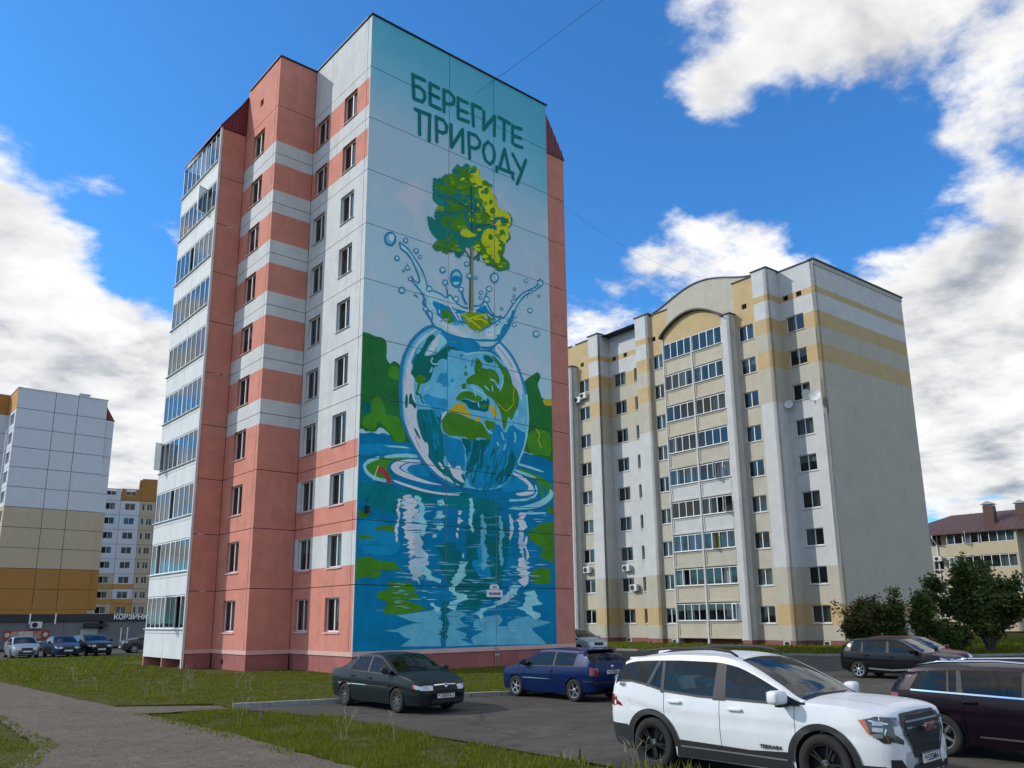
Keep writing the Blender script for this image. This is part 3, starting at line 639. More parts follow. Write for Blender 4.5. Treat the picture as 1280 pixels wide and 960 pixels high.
p 4 10 0 884 775 25 4 25 1 22 1 -25 -4 -29 -2
p 4 13 0 878 449 31 3 31 0 27 0 -31 -3 -36 0
p 4 24 0 999 558 24 2 25 1 21 0 -24 -2 -29 -1
p 4 24 0 943 498 27 2 27 0 23 -1 -27 -1 -31 -1
p 4 24 0 940 608 12 1 12 1 10 0 -12 -2 -14 -1
p 4 10 0 958 480 25 2 25 0 21 -1 -25 -2 -29 -1
p 4 10 0 1021 724 31 3 32 1 28 0 -32 -2 -37 -3
p 4 24 0 948 507 22 1 21 0 18 -1 -21 0 -25 -1
p 4 13 0 973 438 13 1 13 -1 11 -1 -13 -1 -15 0
p 4 10 0 985 436 34 1 34 0 29 -1 -34 -2 -39 0
p 4 10 0 1006 788 31 4 30 2 27 1 -31 -4 -35 -3
p 4 24 0 1054 578 33 4 32 1 29 1 -33 -4 -38 -1
p 4 24 0 923 465 26 3 27 1 24 0 -28 -3 -30 -1
p 4 13 0 1004 831 25 3 26 1 23 -1 -27 -3 -29 -2
p 4 24 0 1025 515 14 3 14 0 13 -1 -15 -3 -16 0
p 4 24 0 911 387 22 1 22 0 19 -1 -22 -1 -25 0
p 4 13 0 989 763 16 2 16 1 14 -1 -16 -3 -18 -1
p 4 10 0 871 399 20 0 20 0 17 -1 -20 -1 -23 0
p 4 13 0 1087 747 14 2 13 1 11 0 -13 -2 -15 -1
p 4 13 0 990 562 22 1 21 1 19 -1 -22 -1 -25 -1
p 4 10 0 991 412 25 1 25 -1 21 -1 -25 0 -28 -1
p 4 10 0 1040 494 33 2 32 0 28 -1 -33 -1 -37 -1
p 4 13 0 862 472 27 2 27 1 24 0 -28 -2 -31 -1
p 4 24 0 1001 395 23 2 23 -1 20 -1 -24 -2 -26 0
p 4 25 0 226 652 66 8 67 4 58 3 -68 -9 -76 -4
p 4 23 0 52 557 29 2 29 1 25 0 -30 -2 -32 -2
p 4 25 0 721 583 67 3 68 2 60 1 -70 -3 -78 -4
p 4 23 0 760 539 79 5 80 2 71 1 -83 -5 -91 -3
p 4 25 0 27 548 71 1 74 1 65 -1 -76 0 -83 -4
p 4 23 0 932 805 36 5 36 3 31 2 -36 -5 -42 -3
p 4 23 0 374 773 60 6 61 5 54 3 -62 -6 -70 -6
p 4 23 0 889 858 87 11 89 8 78 5 -91 -12 -101 -9
p 4 24 0 360 773 61 8 62 5 54 4 -63 -8 -71 -6
p 4 23 0 225 769 74 8 75 6 66 5 -77 -8 -86 -8
p 4 25 0 498 810 55 6 57 4 49 2 -58 -6 -64 -6
p 4 25 0 767 689 44 4 46 1 39 0 -46 -4 -52 -3
p 4 25 0 15 736 23 4 23 2 20 0 -23 -5 -26 -1
p 4 25 0 543 842 34 4 34 2 30 -1 -35 -4 -39 -3
p 4 24 0 656 624 56 5 57 3 50 1 -58 -6 -65 -3
p 4 24 0 320 716 74 7 77 5 67 4 -78 -8 -87 -6
p 4 24 0 560 786 34 4 35 2 30 1 -35 -4 -40 -3
p 4 23 0 481 548 65 4 65 2 58 0 -67 -4 -75 -3
p 4 24 0 176 778 53 8 53 4 47 4 -54 -7 -61 -5
p 4 25 0 834 537 55 2 56 1 49 0 -57 -2 -64 -3
p 4 25 0 965 826 46 5 48 3 41 2 -48 -5 -54 -4
p 4 24 0 848 731 66 6 68 4 59 3 -69 -6 -77 -5
p 4 25 0 894 584 46 4 47 2 41 1 -48 -4 -53 -2
p 4 23 0 898 861 57 8 59 5 51 3 -60 -9 -66 -5
p 4 25 0 234 620 70 7 71 4 63 2 -73 -8 -81 -4
p 4 23 0 720 725 65 3 67 3 58 1 -68 -3 -76 -5
p 4 25 0 537 616 74 7 76 4 66 4 -77 -8 -87 -4
p 4 24 0 953 568 38 4 37 1 33 0 -38 -4 -43 -2
p 4 25 0 912 659 62 6 64 3 55 1 -64 -6 -73 -4
p 4 23 0 703 513 70 3 71 0 63 -1 -73 -3 -81 -2
p 4 23 0 404 835 82 7 84 7 73 5 -85 -8 -96 -9
p 4 24 0 320 608 56 7 58 3 50 1 -58 -6 -66 -3
p 4 24 0 248 499 42 4 42 1 36 -1 -42 -3 -48 -2
p 4 25 0 397 563 77 6 79 3 69 1 -81 -5 -89 -4
p 4 23 0 205 533 37 3 38 1 33 0 -38 -3 -43 -2
p 4 24 0 868 771 68 8 70 5 60 4 -70 -9 -79 -5
p 4 23 0 519 627 63 5 64 3 55 2 -65 -6 -72 -3
p 4 14 0 811 456 24 3 24 0 21 -1 -24 -4 -27 0
p 4 14 0 191 411 44 4 44 0 39 0 -45 -4 -51 -1
p 4 14 0 417 475 52 4 54 1 46 -1 -54 -4 -61 -2
p 4 24 0 191 350 39 1 39 -1 34 -3 -40 -1 -44 0
p 4 24 0 808 494 36 3 36 0 31 0 -36 -2 -41 -1
p 4 14 0 666 264 27 0 28 0 23 -2 -27 0 -31 0
p 4 14 0 99 268 19 1 20 0 18 -1 -20 -2 -23 1
p 4 25 0 875 338 57 0 58 -1 50 -2 -59 0 -66 0
p 4 14 0 735 273 48 0 49 -1 43 -1 -50 -1 -55 1
p 4 25 0 776 283 41 2 42 0 36 -2 -42 -2 -47 0
p 4 24 0 551 261 37 2 39 0 33 -1 -39 -2 -43 0
p 4 25 0 1011 516 37 3 37 -1 33 -1 -38 -2 -43 -1
p 4 25 0 848 434 48 2 48 0 42 -1 -49 -2 -55 -1
p 4 25 0 495 481 47 4 49 1 42 1 -49 -4 -55 -1
p 4 24 0 437 290 54 3 56 0 48 -2 -56 -3 -63 0
p 4 24 0 389 346 47 1 48 -1 41 -3 -48 -1 -54 0
p 4 14 0 273 316 26 3 27 -1 23 -2 -27 -3 -30 1
p 4 14 0 601 405 38 3 39 -1 34 -2 -39 -3 -45 0
p 4 14 0 663 395 31 2 32 0 27 0 -32 -2 -36 -1
p 4 24 0 522 280 57 0 58 -2 50 -2 -59 0 -65 0
p 4 14 0 534 442 31 2 30 1 26 -1 -30 -2 -35 -1
p 4 25 0 234 212 47 2 48 -1 42 -1 -49 -2 -54 1
p 4 25 0 409 243 53 1 53 -2 46 -3 -54 0 -60 1
p 4 14 0 584 239 25 2 24 -1 21 -1 -25 -2 -27 1
p 4 25 0 558 368 33 1 34 0 28 -2 -33 -2 -38 0
p 4 25 0 93 437 32 4 32 0 29 0 -33 -4 -37 0
p 4 10 0 338 355 11 1 12 0 9 -1 -11 -1 -13 0
p 4 10 0 252 410 15 1 16 0 14 -2 -16 -1 -18 0
p 4 10 0 244 338 13 1 14 -1 12 -1 -14 -1 -16 0
p 4 13 0 397 370 12 1 13 0 10 -1 -12 -1 -15 0
p 4 13 0 354 401 27 1 27 0 23 -1 -27 -1 -31 0
p 4 10 0 365 315 24 2 24 -1 21 -2 -24 -1 -28 0
p 4 13 0 314 414 16 2 17 0 15 -1 -17 -2 -19 0
p 4 10 0 199 308 22 1 21 0 19 0 -22 -1 -24 0
p 4 13 0 180 342 21 1 21 0 19 -1 -22 -1 -24 0
p 4 13 0 271 409 19 1 18 0 16 -1 -18 -1 -22 0
p 4 13 0 195 303 16 1 16 -1 13 -2 -16 -1 -17 1
p 4 13 0 244 426 25 2 25 0 21 -1 -25 -2 -29 0
p 4 13 0 217 352 14 1 14 0 12 -1 -14 -2 -16 0
p 4 13 0 199 382 18 1 18 0 15 0 -18 -1 -21 -1
p 4 10 0 200 284 25 2 26 0 22 0 -26 -2 -29 0
p 4 10 0 223 377 14 1 13 0 12 -1 -14 -1 -15 0
p 4 13 0 305 353 15 1 15 0 13 -1 -15 -1 -18 0
p 4 10 0 345 324 9 1 10 0 8 -1 -9 -2 -11 0
p 4 13 0 382 415 10 2 10 0 9 -1 -10 -2 -12 0
p 4 13 0 307 404 23 2 23 0 20 0 -23 -2 -27 0
p 4 13 0 179 321 24 0 23 0 20 -1 -23 0 -27 0
p 4 10 0 222 428 17 3 18 0 15 -1 -18 -2 -20 0
p 4 13 0 355 435 19 2 19 0 17 0 -19 -3 -22 0
p 4 10 0 340 352 16 1 16 -1 14 -1 -16 -1 -19 0
p 4 10 0 285 417 15 2 16 0 13 -1 -15 -2 -18 0
p 4 13 0 239 279 18 0 18 -1 16 -1 -18 -1 -21 1
p 4 10 0 188 371 16 1 16 0 13 -2 -15 -1 -19 0
p 4 13 0 201 430 11 2 12 0 9 -1 -11 -2 -13 0
p 4 10 0 288 399 10 2 10 0 9 -1 -10 -2 -12 0
p 4 13 0 374 345 20 1 20 -1 18 -1 -21 0 -22 0
p 4 14 0 641 253 14 1 14 0 12 -1 -14 -1 -16 0
p 4 14 0 688 347 20 1 20 0 17 -1 -20 -2 -23 0
p 4 13 0 725 278 11 1 11 -1 10 -1 -11 -1 -13 1
p 4 13 0 675 218 22 1 22 -1 20 -2 -23 -1 -25 1
p 4 14 0 552 294 12 1 11 0 10 -1 -11 -1 -13 0
p 4 13 0 594 318 29 1 28 0 25 -1 -29 -1 -32 0
p 4 14 0 615 226 20 2 19 -1 17 -1 -19 -2 -23 0
p 4 14 0 719 375 22 2 22 0 19 -2 -22 -1 -25 0
p 4 13 0 661 416 28 1 28 1 24 -1 -28 -1 -32 -1
p 4 13 0 544 396 17 2 16 -1 15 -1 -17 -1 -19 0
p 4 14 0 638 190 30 1 30 0 26 -1 -31 -2 -34 1
p 4 13 0 638 178 21 1 22 -1 19 -2 -22 -1 -25 1
p 4 13 0 628 393 13 2 14 0 12 0 -14 -2 -16 0
p 4 13 0 531 354 19 1 18 0 16 0 -18 -2 -22 0
p 4 14 0 733 393 16 3 16 0 15 -1 -17 -3 -19 0
p 4 14 0 590 232 13 1 13 -1 12 -1 -14 -1 -15 0
p 4 14 0 717 274 12 2 13 -1 11 -1 -13 -1 -14 0
p 4 13 0 621 249 20 1 21 -1 18 -1 -21 -1 -23 0
p 4 13 0 570 355 20 2 20 0 17 -1 -20 -3 -23 0
p 4 14 0 752 244 22 0 21 0 18 -1 -21 -1 -25 0
p 4 14 0 664 213 21 1 21 -1 17 0 -20 -1 -24 1
p 4 13 0 627 396 21 2 21 0 18 -1 -21 -2 -24 0
p 4 13 0 770 403 13 0 14 0 11 -1 -13 0 -16 -1
p 4 13 0 673 359 24 0 24 0 20 -2 -24 -1 -27 0
p 4 14 0 717 419 11 1 10 0 10 0 -11 -2 -12 0
p 4 13 0 518 321 20 0 19 0 17 -2 -19 0 -23 0
p 4 13 0 300 784 -6 -13 21 -11 -1 -14 13 -10 -10 -10 15 -9 -13 -14 10 -12 -9 -12 10 -11 -3 -8 8 -15 -1 -8 7 -13 -8 -12 9 -16 21 16 -4 14 4 13 10 14 -5 7 -8 13 -10 11 -5 11 16 13 -11 6 7 13 -7 13 -5 11 -14 10 7 12 -18 12
p 4 13 0 614 796 -3 -7 10 -16 -7 -9 6 -10 -8 -12 8 -11 -10 -13 10 -12 -11 -12 3 -14 -2 -8 13 -12 -4 -12 19 -17 6 14 -4 16 -13 11 5 11 2 14 -1 11 2 11 5 9 9 17 -13 9 5 13 -5 12 -1 8 -3 15
p 4 14 0 689 725 -13 -12 14 -12 -7 -9 5 -14 -8 -7 20 -13 -22 -15 9 -8 -4 -14 4 -8 -6 -13 7 -9 -6 -11 8 -11 -3 -16 7 -11 -6 -6 7 -16 -7 -11 13 -8 -17 -15 10 -10 -10 -9 15 -15 18 18 7 10 -3 8 -6 12 4 12 19 14 -13 8 -4 12 4 13 -7 8 -16 14 3 9 6 12 2 10 -6 10 16 14 -3 14 -2 7 5 15 -7 10 -12 9 -2 11 5 12 -9 14
p 4 14 0 801 726 -3 -13 4 -11 -6 -15 10 -6 -7 -16 13 -6 -15 -16 10 -7 -9 -15 9 -10 -8 -14 6 -8 -11 -11 5 -13 -4 -11 6 -8 -2 -11 6 -14 -7 -8 12 -12 -9 -13 17 -13 5 16 6 13 1 7 -8 13 -1 10 -3 13 4 7 -12 12 12 15 -5 11 -1 9 2 8 17 17 2 7 -9 16 -2 7 -2 15 0 11 3 11 -13 11 0 8 2 14
p 4 10 0 865 738 -1 -10 5 -16 -1 -15 7 -8 -5 -17 4 -9 -6 -15 2 -12 -8 -16 9 -15 10 20 7 13 3 13 5 9 0 17 -6 13 3 13 -3 10 -12 13 -3 14
p 4 14 0 785 134 20 2 19 -1 18 -1 -20 -2 -23 1
p 4 13 0 743 485 13 1 14 0 12 0 -14 -1 -15 -1
p 4 14 0 860 341 25 2 25 -1 21 -1 -25 -2 -28 0
p 4 13 0 848 444 12 1 11 -1 10 -1 -11 -1 -13 0
p 4 13 0 660 479 29 1 30 0 25 -1 -30 -2 -33 0
p 4 13 0 439 428 32 0 31 0 27 -1 -31 0 -36 -1
p 4 13 0 692 418 34 3 34 0 29 -1 -34 -3 -39 0
p 4 14 0 564 139 20 1 21 -1 17 -2 -20 -1 -24 1
p 4 13 0 724 269 24 0 24 -1 20 -1 -24 0 -27 0
p 4 13 0 847 436 31 2 31 1 26 -1 -31 -2 -35 -1
p 4 13 0 858 289 22 1 22 0 19 -1 -22 -1 -25 0
p 4 13 0 459 448 28 1 27 0 24 0 -28 -1 -31 -1
p 4 14 0 730 232 23 0 23 0 20 -1 -24 -1 -26 0
p 4 13 0 889 234 22 0 22 -1 19 -1 -22 -1 -25 1
p 4 13 0 599 335 26 2 27 0 22 0 -26 -2 -30 0
p 4 13 0 544 266 32 1 33 -1 28 -2 -33 0 -37 0
p 4 14 0 767 136 30 1 30 -1 27 -2 -31 -1 -35 1
p 4 14 0 677 503 34 2 33 0 29 0 -34 -1 -38 -1
p 4 13 0 543 393 29 0 28 -1 24 -1 -28 0 -32 0
p 4 13 0 839 311 29 1 29 0 25 -2 -29 -1 -33 0
p 4 13 0 800 432 16 1 17 0 14 -1 -17 -1 -18 0
p 4 13 0 666 430 15 1 16 0 13 0 -16 -1 -17 -1
p 4 14 0 717 139 16 1 15 0 13 -1 -15 -2 -18 1
p 4 14 0 857 151 16 1 16 -1 13 -2 -16 0 -18 1
p 4 14 0 614 176 26 0 27 0 23 -2 -27 0 -30 1
p 4 14 0 786 413 34 3 35 0 31 -1 -36 -3 -40 0
p 4 13 0 890 137 15 1 15 0 12 -1 -15 -2 -16 1
p 4 13 0 675 313 28 1 28 -1 24 -1 -28 -1 -32 0
p 4 14 0 776 290 19 1 20 -1 17 -1 -20 -1 -22 0
p 4 13 0 865 479 30 2 29 0 26 0 -30 -2 -34 -1
p 4 14 0 394 351 27 1 26 0 23 0 -26 -2 -31 0
p 4 14 0 859 474 31 3 31 0 26 1 -31 -3 -35 -1
p 4 14 0 683 301 24 2 24 0 20 -1 -24 -3 -27 1
p 4 14 0 837 276 30 1 30 -1 26 -1 -30 -1 -34 1
p 4 14 0 840 233 14 1 15 -1 13 0 -15 -2 -17 1
p 4 13 0 504 343 31 2 31 -1 27 -1 -31 -2 -36 0
p 4 13 0 862 169 20 1 20 -1 17 -2 -20 -1 -23 1
p 4 14 0 418 176 22 2 23 -1 19 -1 -22 -2 -26 1
p 4 14 0 734 189 13 1 14 -1 11 -1 -13 -2 -15 1
p 4 13 0 706 475 23 3 23 0 19 0 -23 -2 -26 -1
p 4 14 0 457 471 19 3 19 0 17 0 -20 -2 -22 -1
p 4 13 0 696 500 19 1 19 0 17 -1 -20 0 -21 -1
p 4 13 0 691 268 32 1 32 0 28 0 -32 -1 -37 0
p 4 13 0 905 302 11 1 12 0 9 -1 -11 -2 -13 0
p 4 14 0 747 238 11 1 11 0 10 -1 -12 -1 -12 0
p 4 14 0 577 217 32 1 32 -2 28 -1 -33 -1 -36 1
p 5 17 0 395 1631 -46 -22 -52 -47 -38 -51 -31 -63 -16 -64 -5 -84 3 -82 8 -80 17 -36 27 -50 42 -65 62 -63 72 -47 80 -27 68 -3 84 -3 100 10 60 22 60 65 40 69 40 76 25 89 10 87 -6 67 -4 49 -19 65 -39 81 -46 60 -54 38 -31 19 -61 -32 -118 -31 -100 3 -77 30
p 5 25 3 300 1194 49 5 45 10 14 -26 40 -11 -9 -41 13 -37 31 -1 -7 -63 -25 -80 67 -37 68 7 0 -75 -68 7 -80 25 -59 65 -47 81 -30 94
p 5 18 3 394 1209 -39 27 -27 18 26 27 53 -14 67 6 14 -27 -40 -46 -27 -26
p 5 19 3 452 1094 51 -10 62 -3 21 -48 3 -101 -71 -22 -48 75 -14 54
p 5 19 3 735 1133 60 73 52 -64 39 69 46 -27 59 -10 -21 -88 -48 -83 -55 -88 -97 -57 -142 -15 -35 72 106 63 14 82
p 5 3 4 558 1092 70 -3 107 15 22 26 -22 -44 -22 -32 -14 -42 0 -63 -57 -12 -49 -27 3 124 -17 21
p 5 3 5 877 1081 30 -32 7 -47 -47 -87 -52 -40 -44 30 59 64
s 5 24 8 637 889 8 21 8 22
s 5 18 8 605 988 5 16 4 17
s 5 19 7 754 843 27 36 27 35
s 5 3 8 886 969 7 32 7 32
s 5 25 6 782 950 20 37 21 38
s 5 19 13 640 869 8 14 9 14
s 5 19 13 820 884 12 26 11 26
s 5 24 8 675 975 4 36 5 36
s 5 3 11 735 1061 4 18 5 17
s 5 19 9 592 941 12 30 12 30
s 5 3 13 592 910 22 34 22 34
s 5 25 10 756 916 16 31 16 30
s 5 3 12 776 962 5 29 5 29
s 5 24 11 827 982 4 31 4 31
s 5 24 7 719 894 13 41 14 41
s 5 3 12 771 1051 11 25 11 25
s 5 24 8 803 1053 6 42 6 42
s 5 25 9 751 1017 6 18 7 19
s 5 24 7 710 887 11 21 12 21
s 5 25 10 710 911 14 28 15 28
s 5 18 6 600 973 15 34 16 35
s 5 19 11 867 1044 18 32 18 32
s 5 3 6 606 970 14 22 13 23
s 5 24 12 769 976 15 41 16 41
s 5 3 9 758 905 14 40 14 41
s 5 18 8 837 971 10 14 10 13
s 5 25 9 699 839 12 23 12 23
s 5 25 7 770 1033 14 21 14 21
s 5 3 6 716 926 8 17 8 16
s 5 24 13 626 1037 3 33 3 34
s 5 18 8 612 882 3 18 2 17
s 5 25 10 698 983 2 19 2 19
s 5 25 13 722 924 4 41 4 42
s 5 3 8 630 1032 11 36 12 36
s 5 24 10 682 893 14 38 13 39
s 5 3 11 634 878 11 39 11 38
s 5 18 12 853 997 8 29 8 29
s 5 18 11 815 1057 21 33 21 32
s 5 19 7 795 1035 7 20 7 20
s 5 18 6 719 1032 18 35 17 36
s 5 24 9 648 943 7 17 7 17
s 5 24 8 642 864 11 33 11 32
s 5 24 6 799 960 14 24 13 25
s 5 25 7 744 905 8 18 8 18
s 5 25 13 645 883 5 21 5 21
s 5 25 10 581 880 20 32 20 33
s 5 19 12 777 1042 7 41 6 42
s 5 25 7 660 1034 12 26 13 26
s 5 24 10 856 1083 8 17 8 17
s 5 18 7 636 902 6 30 6 29
s 5 3 12 740 1008 18 26 17 27
s 5 24 12 727 978 10 37 10 38
s 5 18 10 787 1032 16 25 17 27
s 5 25 9 711 827 24 37 24 37
s 5 3 7 764 966 7 40 6 40
s 5 25 5 362 1119 6 -29 5 -28
s 5 3 5 401 1179 4 -23 5 -23
s 5 24 5 362 1190 13 -29 13 -29
s 5 3 7 386 1202 5 -32 6 -31
s 5 24 9 407 1084 8 -19 8 -19
s 5 24 7 401 1098 4 -15 4 -16
s 5 3 9 429 1220 8 -29 8 -29
s 5 24 8 400 1039 6 -15 6 -15
s 5 25 5 333 1130 9 -27 10 -27
s 5 25 10 395 1018 4 -18 4 -18
s 5 24 9 399 1077 9 -29 9 -30
s 5 19 9 415 1095 9 -30 9 -30
s 5 24 7 332 1184 12 -19 12 -19
s 5 19 10 399 1198 14 -29 14 -29
s 5 25 6 408 1103 6 -30 5 -30
s 5 3 10 343 1132 3 -14 3 -15
s 5 3 7 416 1007 4 -19 3 -19
s 5 13 9 821 1151 15 -34
s 5 13 9 909 1163 5 -36 -6 -12
s 5 13 9 793 1097 7 -14
s 5 13 9 847 1092 -12 -28
s 5 13 9 973 1257 -9 -32
s 5 13 9 930 1287 -5 -37
p 5 18 3 409 1341 13 31 17 27 20 -2 14 14 12 -39 2 -34 -30 -11 -18 23
p 5 18 3 335 1233 19 14 13 36 17 -17 16 0 7 -21 40 1 41 6 -20 -37 -20 -15 -33 -27 -14 48 -27 2
p 5 18 1 494 1374 24 13 0 -23 -17 -6
p 5 18 1 549 1390 13 8 -6 -15
p 5 3 1 552 1514 23 6 -12 -16
p 5 20 3 386 1585 20 -10 -26 -29 -17 -27 -28 -56 29 7 27 9 26 14 21 21 34 30 34 25 49 0 57 -18 -42 -16 -71 -3 -19 -22 -1 -39 -31 4 -30 -23 4 -22 -29 -13 -7 -46 -20 -32 -39 -18 -32 5 -10 21 -23 15 18 35 -13 25 15 37 29 12 32 58 14 32
p 5 11 2 288 1345 25 23 33 -3 8 -22 -33 -24 -29 6
s 5 11 13 313 1319 -8 -30 -5 -17
s 5 20 9 300 1266 20 3 7 -23 9 -16
s 5 13 9 388 1462 -10 -18 15 -11 28 6
s 5 13 9 386 1413 -10 -22
s 5 13 9 367 1314 -20 -20
p 5 26 3 406 1571 20 29 9 -28 -27 -52 -17 -30 -50 -28 32 56
p 5 26 2 416 1622 -40 -22 -63 -57 -42 -59 -24 -60 -15 -65 -6 -78 1 -77 12 -80 18 -49 39 -63 58 -69 72 -55 52 -30 48 -9 -82 56 -45 39 -32 29 8 27 -24 39 -21 25 -24 62 -5 60 -1 25 -17 47 2 86 -24 21 10 36 -10 17 27 65 16 32 45 50 57 42
p 5 18 2 264 1416 24 67 11 20 -4 -35 -18 -44
p 5 10 2 317 1544 59 53 36 22 -43 -38 -45 -50
p 5 10 1 232 1348 9 24 0 -66 -8 -24
p 5 20 2 236 1250 10 12 7 -31 -5 -46 -13 10
p 5 20 2 258 1259 14 9 7 -33 21 -18 -5 -27 -25 26 -14 -3
p 5 10 1 239 1179 15 -50 17 -33 -10 -1 -16 46
p 5 3 1 285 1104 17 -8 25 -42 -7 -4 -23 27
s 5 15 3 303 1074 -6 -26 26 -37
p 5 26 1 775 1594 31 38 46 -34 54 -52 40 -67 21 -68 -7 -76 -32 56 -30 32 -16 59 -46 53 -34 34
p 5 10 2 874 1493 47 -16 38 -68 -1 -71 -34 59 -27 32
s 5 18 5 798 1608 54 -39 46 -53
s 5 10 8 821 1576 61 -57 31 -50
p 5 19 1 745 1585 53 -20 53 -52 31 -37 15 -53 -31 44 -53 51 -53 33
p 5 11 2 591 1391 29 24 51 32 22 30 29 -7 30 12 45 -16 15 -46 -17 -27 26 -17 18 61 -17 46 -43 40 -27 25 24 -1 44 -35 54 -33 21 -58 33 -23 16 -41 -10 -51 -22 -29 -16 -41 -10 -10 -21 21 -10 -51 -19 -34 -11 43 -8 46 -18 34 -7 8 -33 33 -36 6 -31 31 -36 14 -29 -2 -28 -7
p 5 20 2 700 1545 46 3 30 -26 -39 -17 -30 11
p 5 11 2 656 1518 23 -2 22 -32 -29 -29 -15 -28 -14 22 6 37
p 5 18 2 628 1500 19 16 -11 -44 -16 -11
p 5 11 1 584 1460 11 11 -2 -26 -9 2
p 5 11 2 593 1439 14 -21 -19 -10 -12 13
p 5 11 2 563 1362 30 13 0 -31 -26 -5
p 5 11 2 525 1278 31 42 57 18 43 -11 44 -12 -21 -27 -52 3 -42 5 -28 -22
p 5 3 2 555 1274 30 18 71 -13 74 42 15 -21 -15 -57 -60 2 -57 -3 -20 27
p 5 11 2 676 1276 47 14 4 -18 -33 -17
s 5 13 8 620 1366 36 -16 51 -15 12 -29
s 5 13 8 563 1331 37 6
s 5 13 8 750 1421 26 -1 25 -34
s 5 13 8 832 1460 0 -44 -20 -42
s 5 13 8 713 1378 25 -15
s 5 13 8 759 1386 4 -24
s 5 13 8 670 1282 4 -17
s 5 13 8 638 1365 14 -45
s 5 16 5 908 1400 -6 -38 5 -36 -12 -20 -39 -36
s 5 16 5 796 1302 22 -14 31 -20
p 5 11 1 449 1132 -2 37 38 43 72 -3 63 -14 22 -3 35 -3 24 -10 34 -46 24 -4 -16 -26 -44 5 -29 -1 -21 -10 -29 -18 -28 20 -34 -3 -62 -5 -39 14
p 5 16 1 485 1213 32 35 34 18 38 -1 7 -28 26 -16 -2 -30 -27 19 -36 1 -28 1
p 5 16 1 642 1210 51 2 -33 -33
p 5 11 1 707 1205 67 -2 7 -24 -37 -28 -23 8
p 5 16 1 736 1285 24 11 22 -33 19 -15 -13 -20 -30 2
p 5 26 1 440 1158 8 31 33 29 -12 -26 -21 -26
s 5 13 7 696 1186 32 -38 31 -7
p 5 26 2 424 955 17 -1 26 -27 -19 -6
p 5 26 2 480 967 38 -38 20 20 20 1 18 -34 -17 -11 31 -37 -31 5 -41 18 -14 21
p 5 26 2 464 896 27 -8 35 -29 -35 7
p 5 26 2 525 867 35 -14 -22 1
p 5 26 2 340 1040 27 1 6 -43 -21 17
p 5 19 2 430 1612 34 -27 63 -16 57 -15 72 3 97 28 22 18 -23 -38 -96 -24 -72 -9 -57 12 -62 4 -27 -34 -21 -21 27 52
p 5 13 2 417 1493 -7 16 20 92 34 -22 14 -21 -34 -25
p 5 26 1 524 1586 47 -7 85 4 97 20 -53 -28 -73 -16 -56 6
s 5 13 8 602 1567 39 -16
s 5 13 9 584 1521 72 26 89 18 53 -20 49 -32
s 5 12 17 395 1631 -46 -22 -52 -47 -38 -51 -31 -63 -16 -64 -5 -84 3 -82 8 -80 17 -36 27 -50 42 -65 62 -63 72 -47 80 -27
s 5 12 13 806 1641 31 -19 54 -38 46 -60 39 -81 19 -65
s 5 13 12 995 1378 4 -49 6 -67 -10 -87 -25 -89 -40 -76
p 6 0 0 187 2009 49 -17 39 -41 42 -44 21 -41 13 -39 30 -16 48 -3 37 -17 25 30 19 -27 44 -21 44 -6 58 20 53 35 13 25 20 -50 67 -34 0 -28 -390 -95 -36 18 0 41 -42 5 5 48 -42 47 -47 34 -3 12 44 -22 11 24 -18 37 -30 55 -36 31 -31 7 -7 32
p 6 19 0 376 1760 54 -2 55 -8 69 1 51 2 25 -59 -199 -51 -24 51
p 6 19 0 650 1774 66 50 19 -34 68 -34 -81 -41 -72 5
p 6 11 4 436 1722 55 14 32 -62 -74 -17
p 6 26 0 485 1782 18 5 51 -20 -38 -4
p 6 0 0 347 1690 47 12 37 -23 49 -20 43 10 44 -32 70 -11 65 25 60 57 54 62 28 18 42 21 28 18 -29 -80 -42 -65 -35 -44 -47 -45 -79 -14 -77 0 -81 6 -19 6 -61 28 -48 5 -19 32 -30 34
p 6 19 0 523 1643 50 -24 70 -5 65 16 80 15 28 47 69 95 29 40 -29 -80 -42 -65 -35 -44 -100 -24 -103 -14 -63 10
p 6 26 2 431 1653 37 11 43 -14 43 -16 76 -18 -75 -9 -69 17
p 6 26 2 524 1585 43 -7 70 10 111 13 -53 -22 -77 -8 -63 2
p 6 26 2 708 1657 40 31 41 15 -14 -42 -47 -21
p 6 26 2 816 1698 41 54 28 23 -28 -57
p 6 19 3 425 1626 80 -19 177 1 0 -53 -83 -12 -63 29 -74 10
p 6 7 4 554 1735 63 23 105 12 20 -28 20 -29 -60 -35 -26 -22 -58 11 -45 35
p 6 11 3 722 1770 40 -13 27 -21 -41 -31 -13 35
s 6 8 10 566 1733 45 -17 71 -32
s 6 8 10 611 1716 26 17 85 34
s 6 8 10 643 1724 52 12 33 -14
p 6 0 0 1108 2069 22 -15 -16 -26 -60 -44 -60 -39 -44 -52 -32 -53 -15 -61 -60 -92 -48 -21 -100 10 94 66 27 23 35 19 49 77 36 46 44 49 67 38 41 31 20 44
p 6 19 0 900 1835 18 5 -15 -61 -60 -92 -34 -13 21 55 55 58
p 6 13 0 403 1720 -2 -17 5 -15 3 17
p 6 6 0 279 1862 -3 -19 5 -17 3 19
p 6 26 0 209 1903 10 -16 17 -9 -10 16
p 6 26 0 217 1901 9 -15 16 -7 -9 15
p 6 19 0 386 1715 -6 -9 2 -8 6 9
p 6 26 0 256 1845 8 -4 10 0 -8 4
p 6 13 0 257 1837 0 -7 5 -5 0 7
p 6 26 0 295 1797 5 -11 12 -4 -4 11
p 6 19 0 385 1731 11 -12 17 -5 -11 12
p 6 19 0 257 1861 4 -13 10 -8 -4 13
p 6 6 0 386 1734 10 -16 15 -12 -10 16
p 6 6 0 333 1752 5 -17 11 -13 -4 17
p 6 13 0 348 1770 1 -10 6 -7 0 10
p 6 17 0 282 1821 10 -6 15 2 -11 6
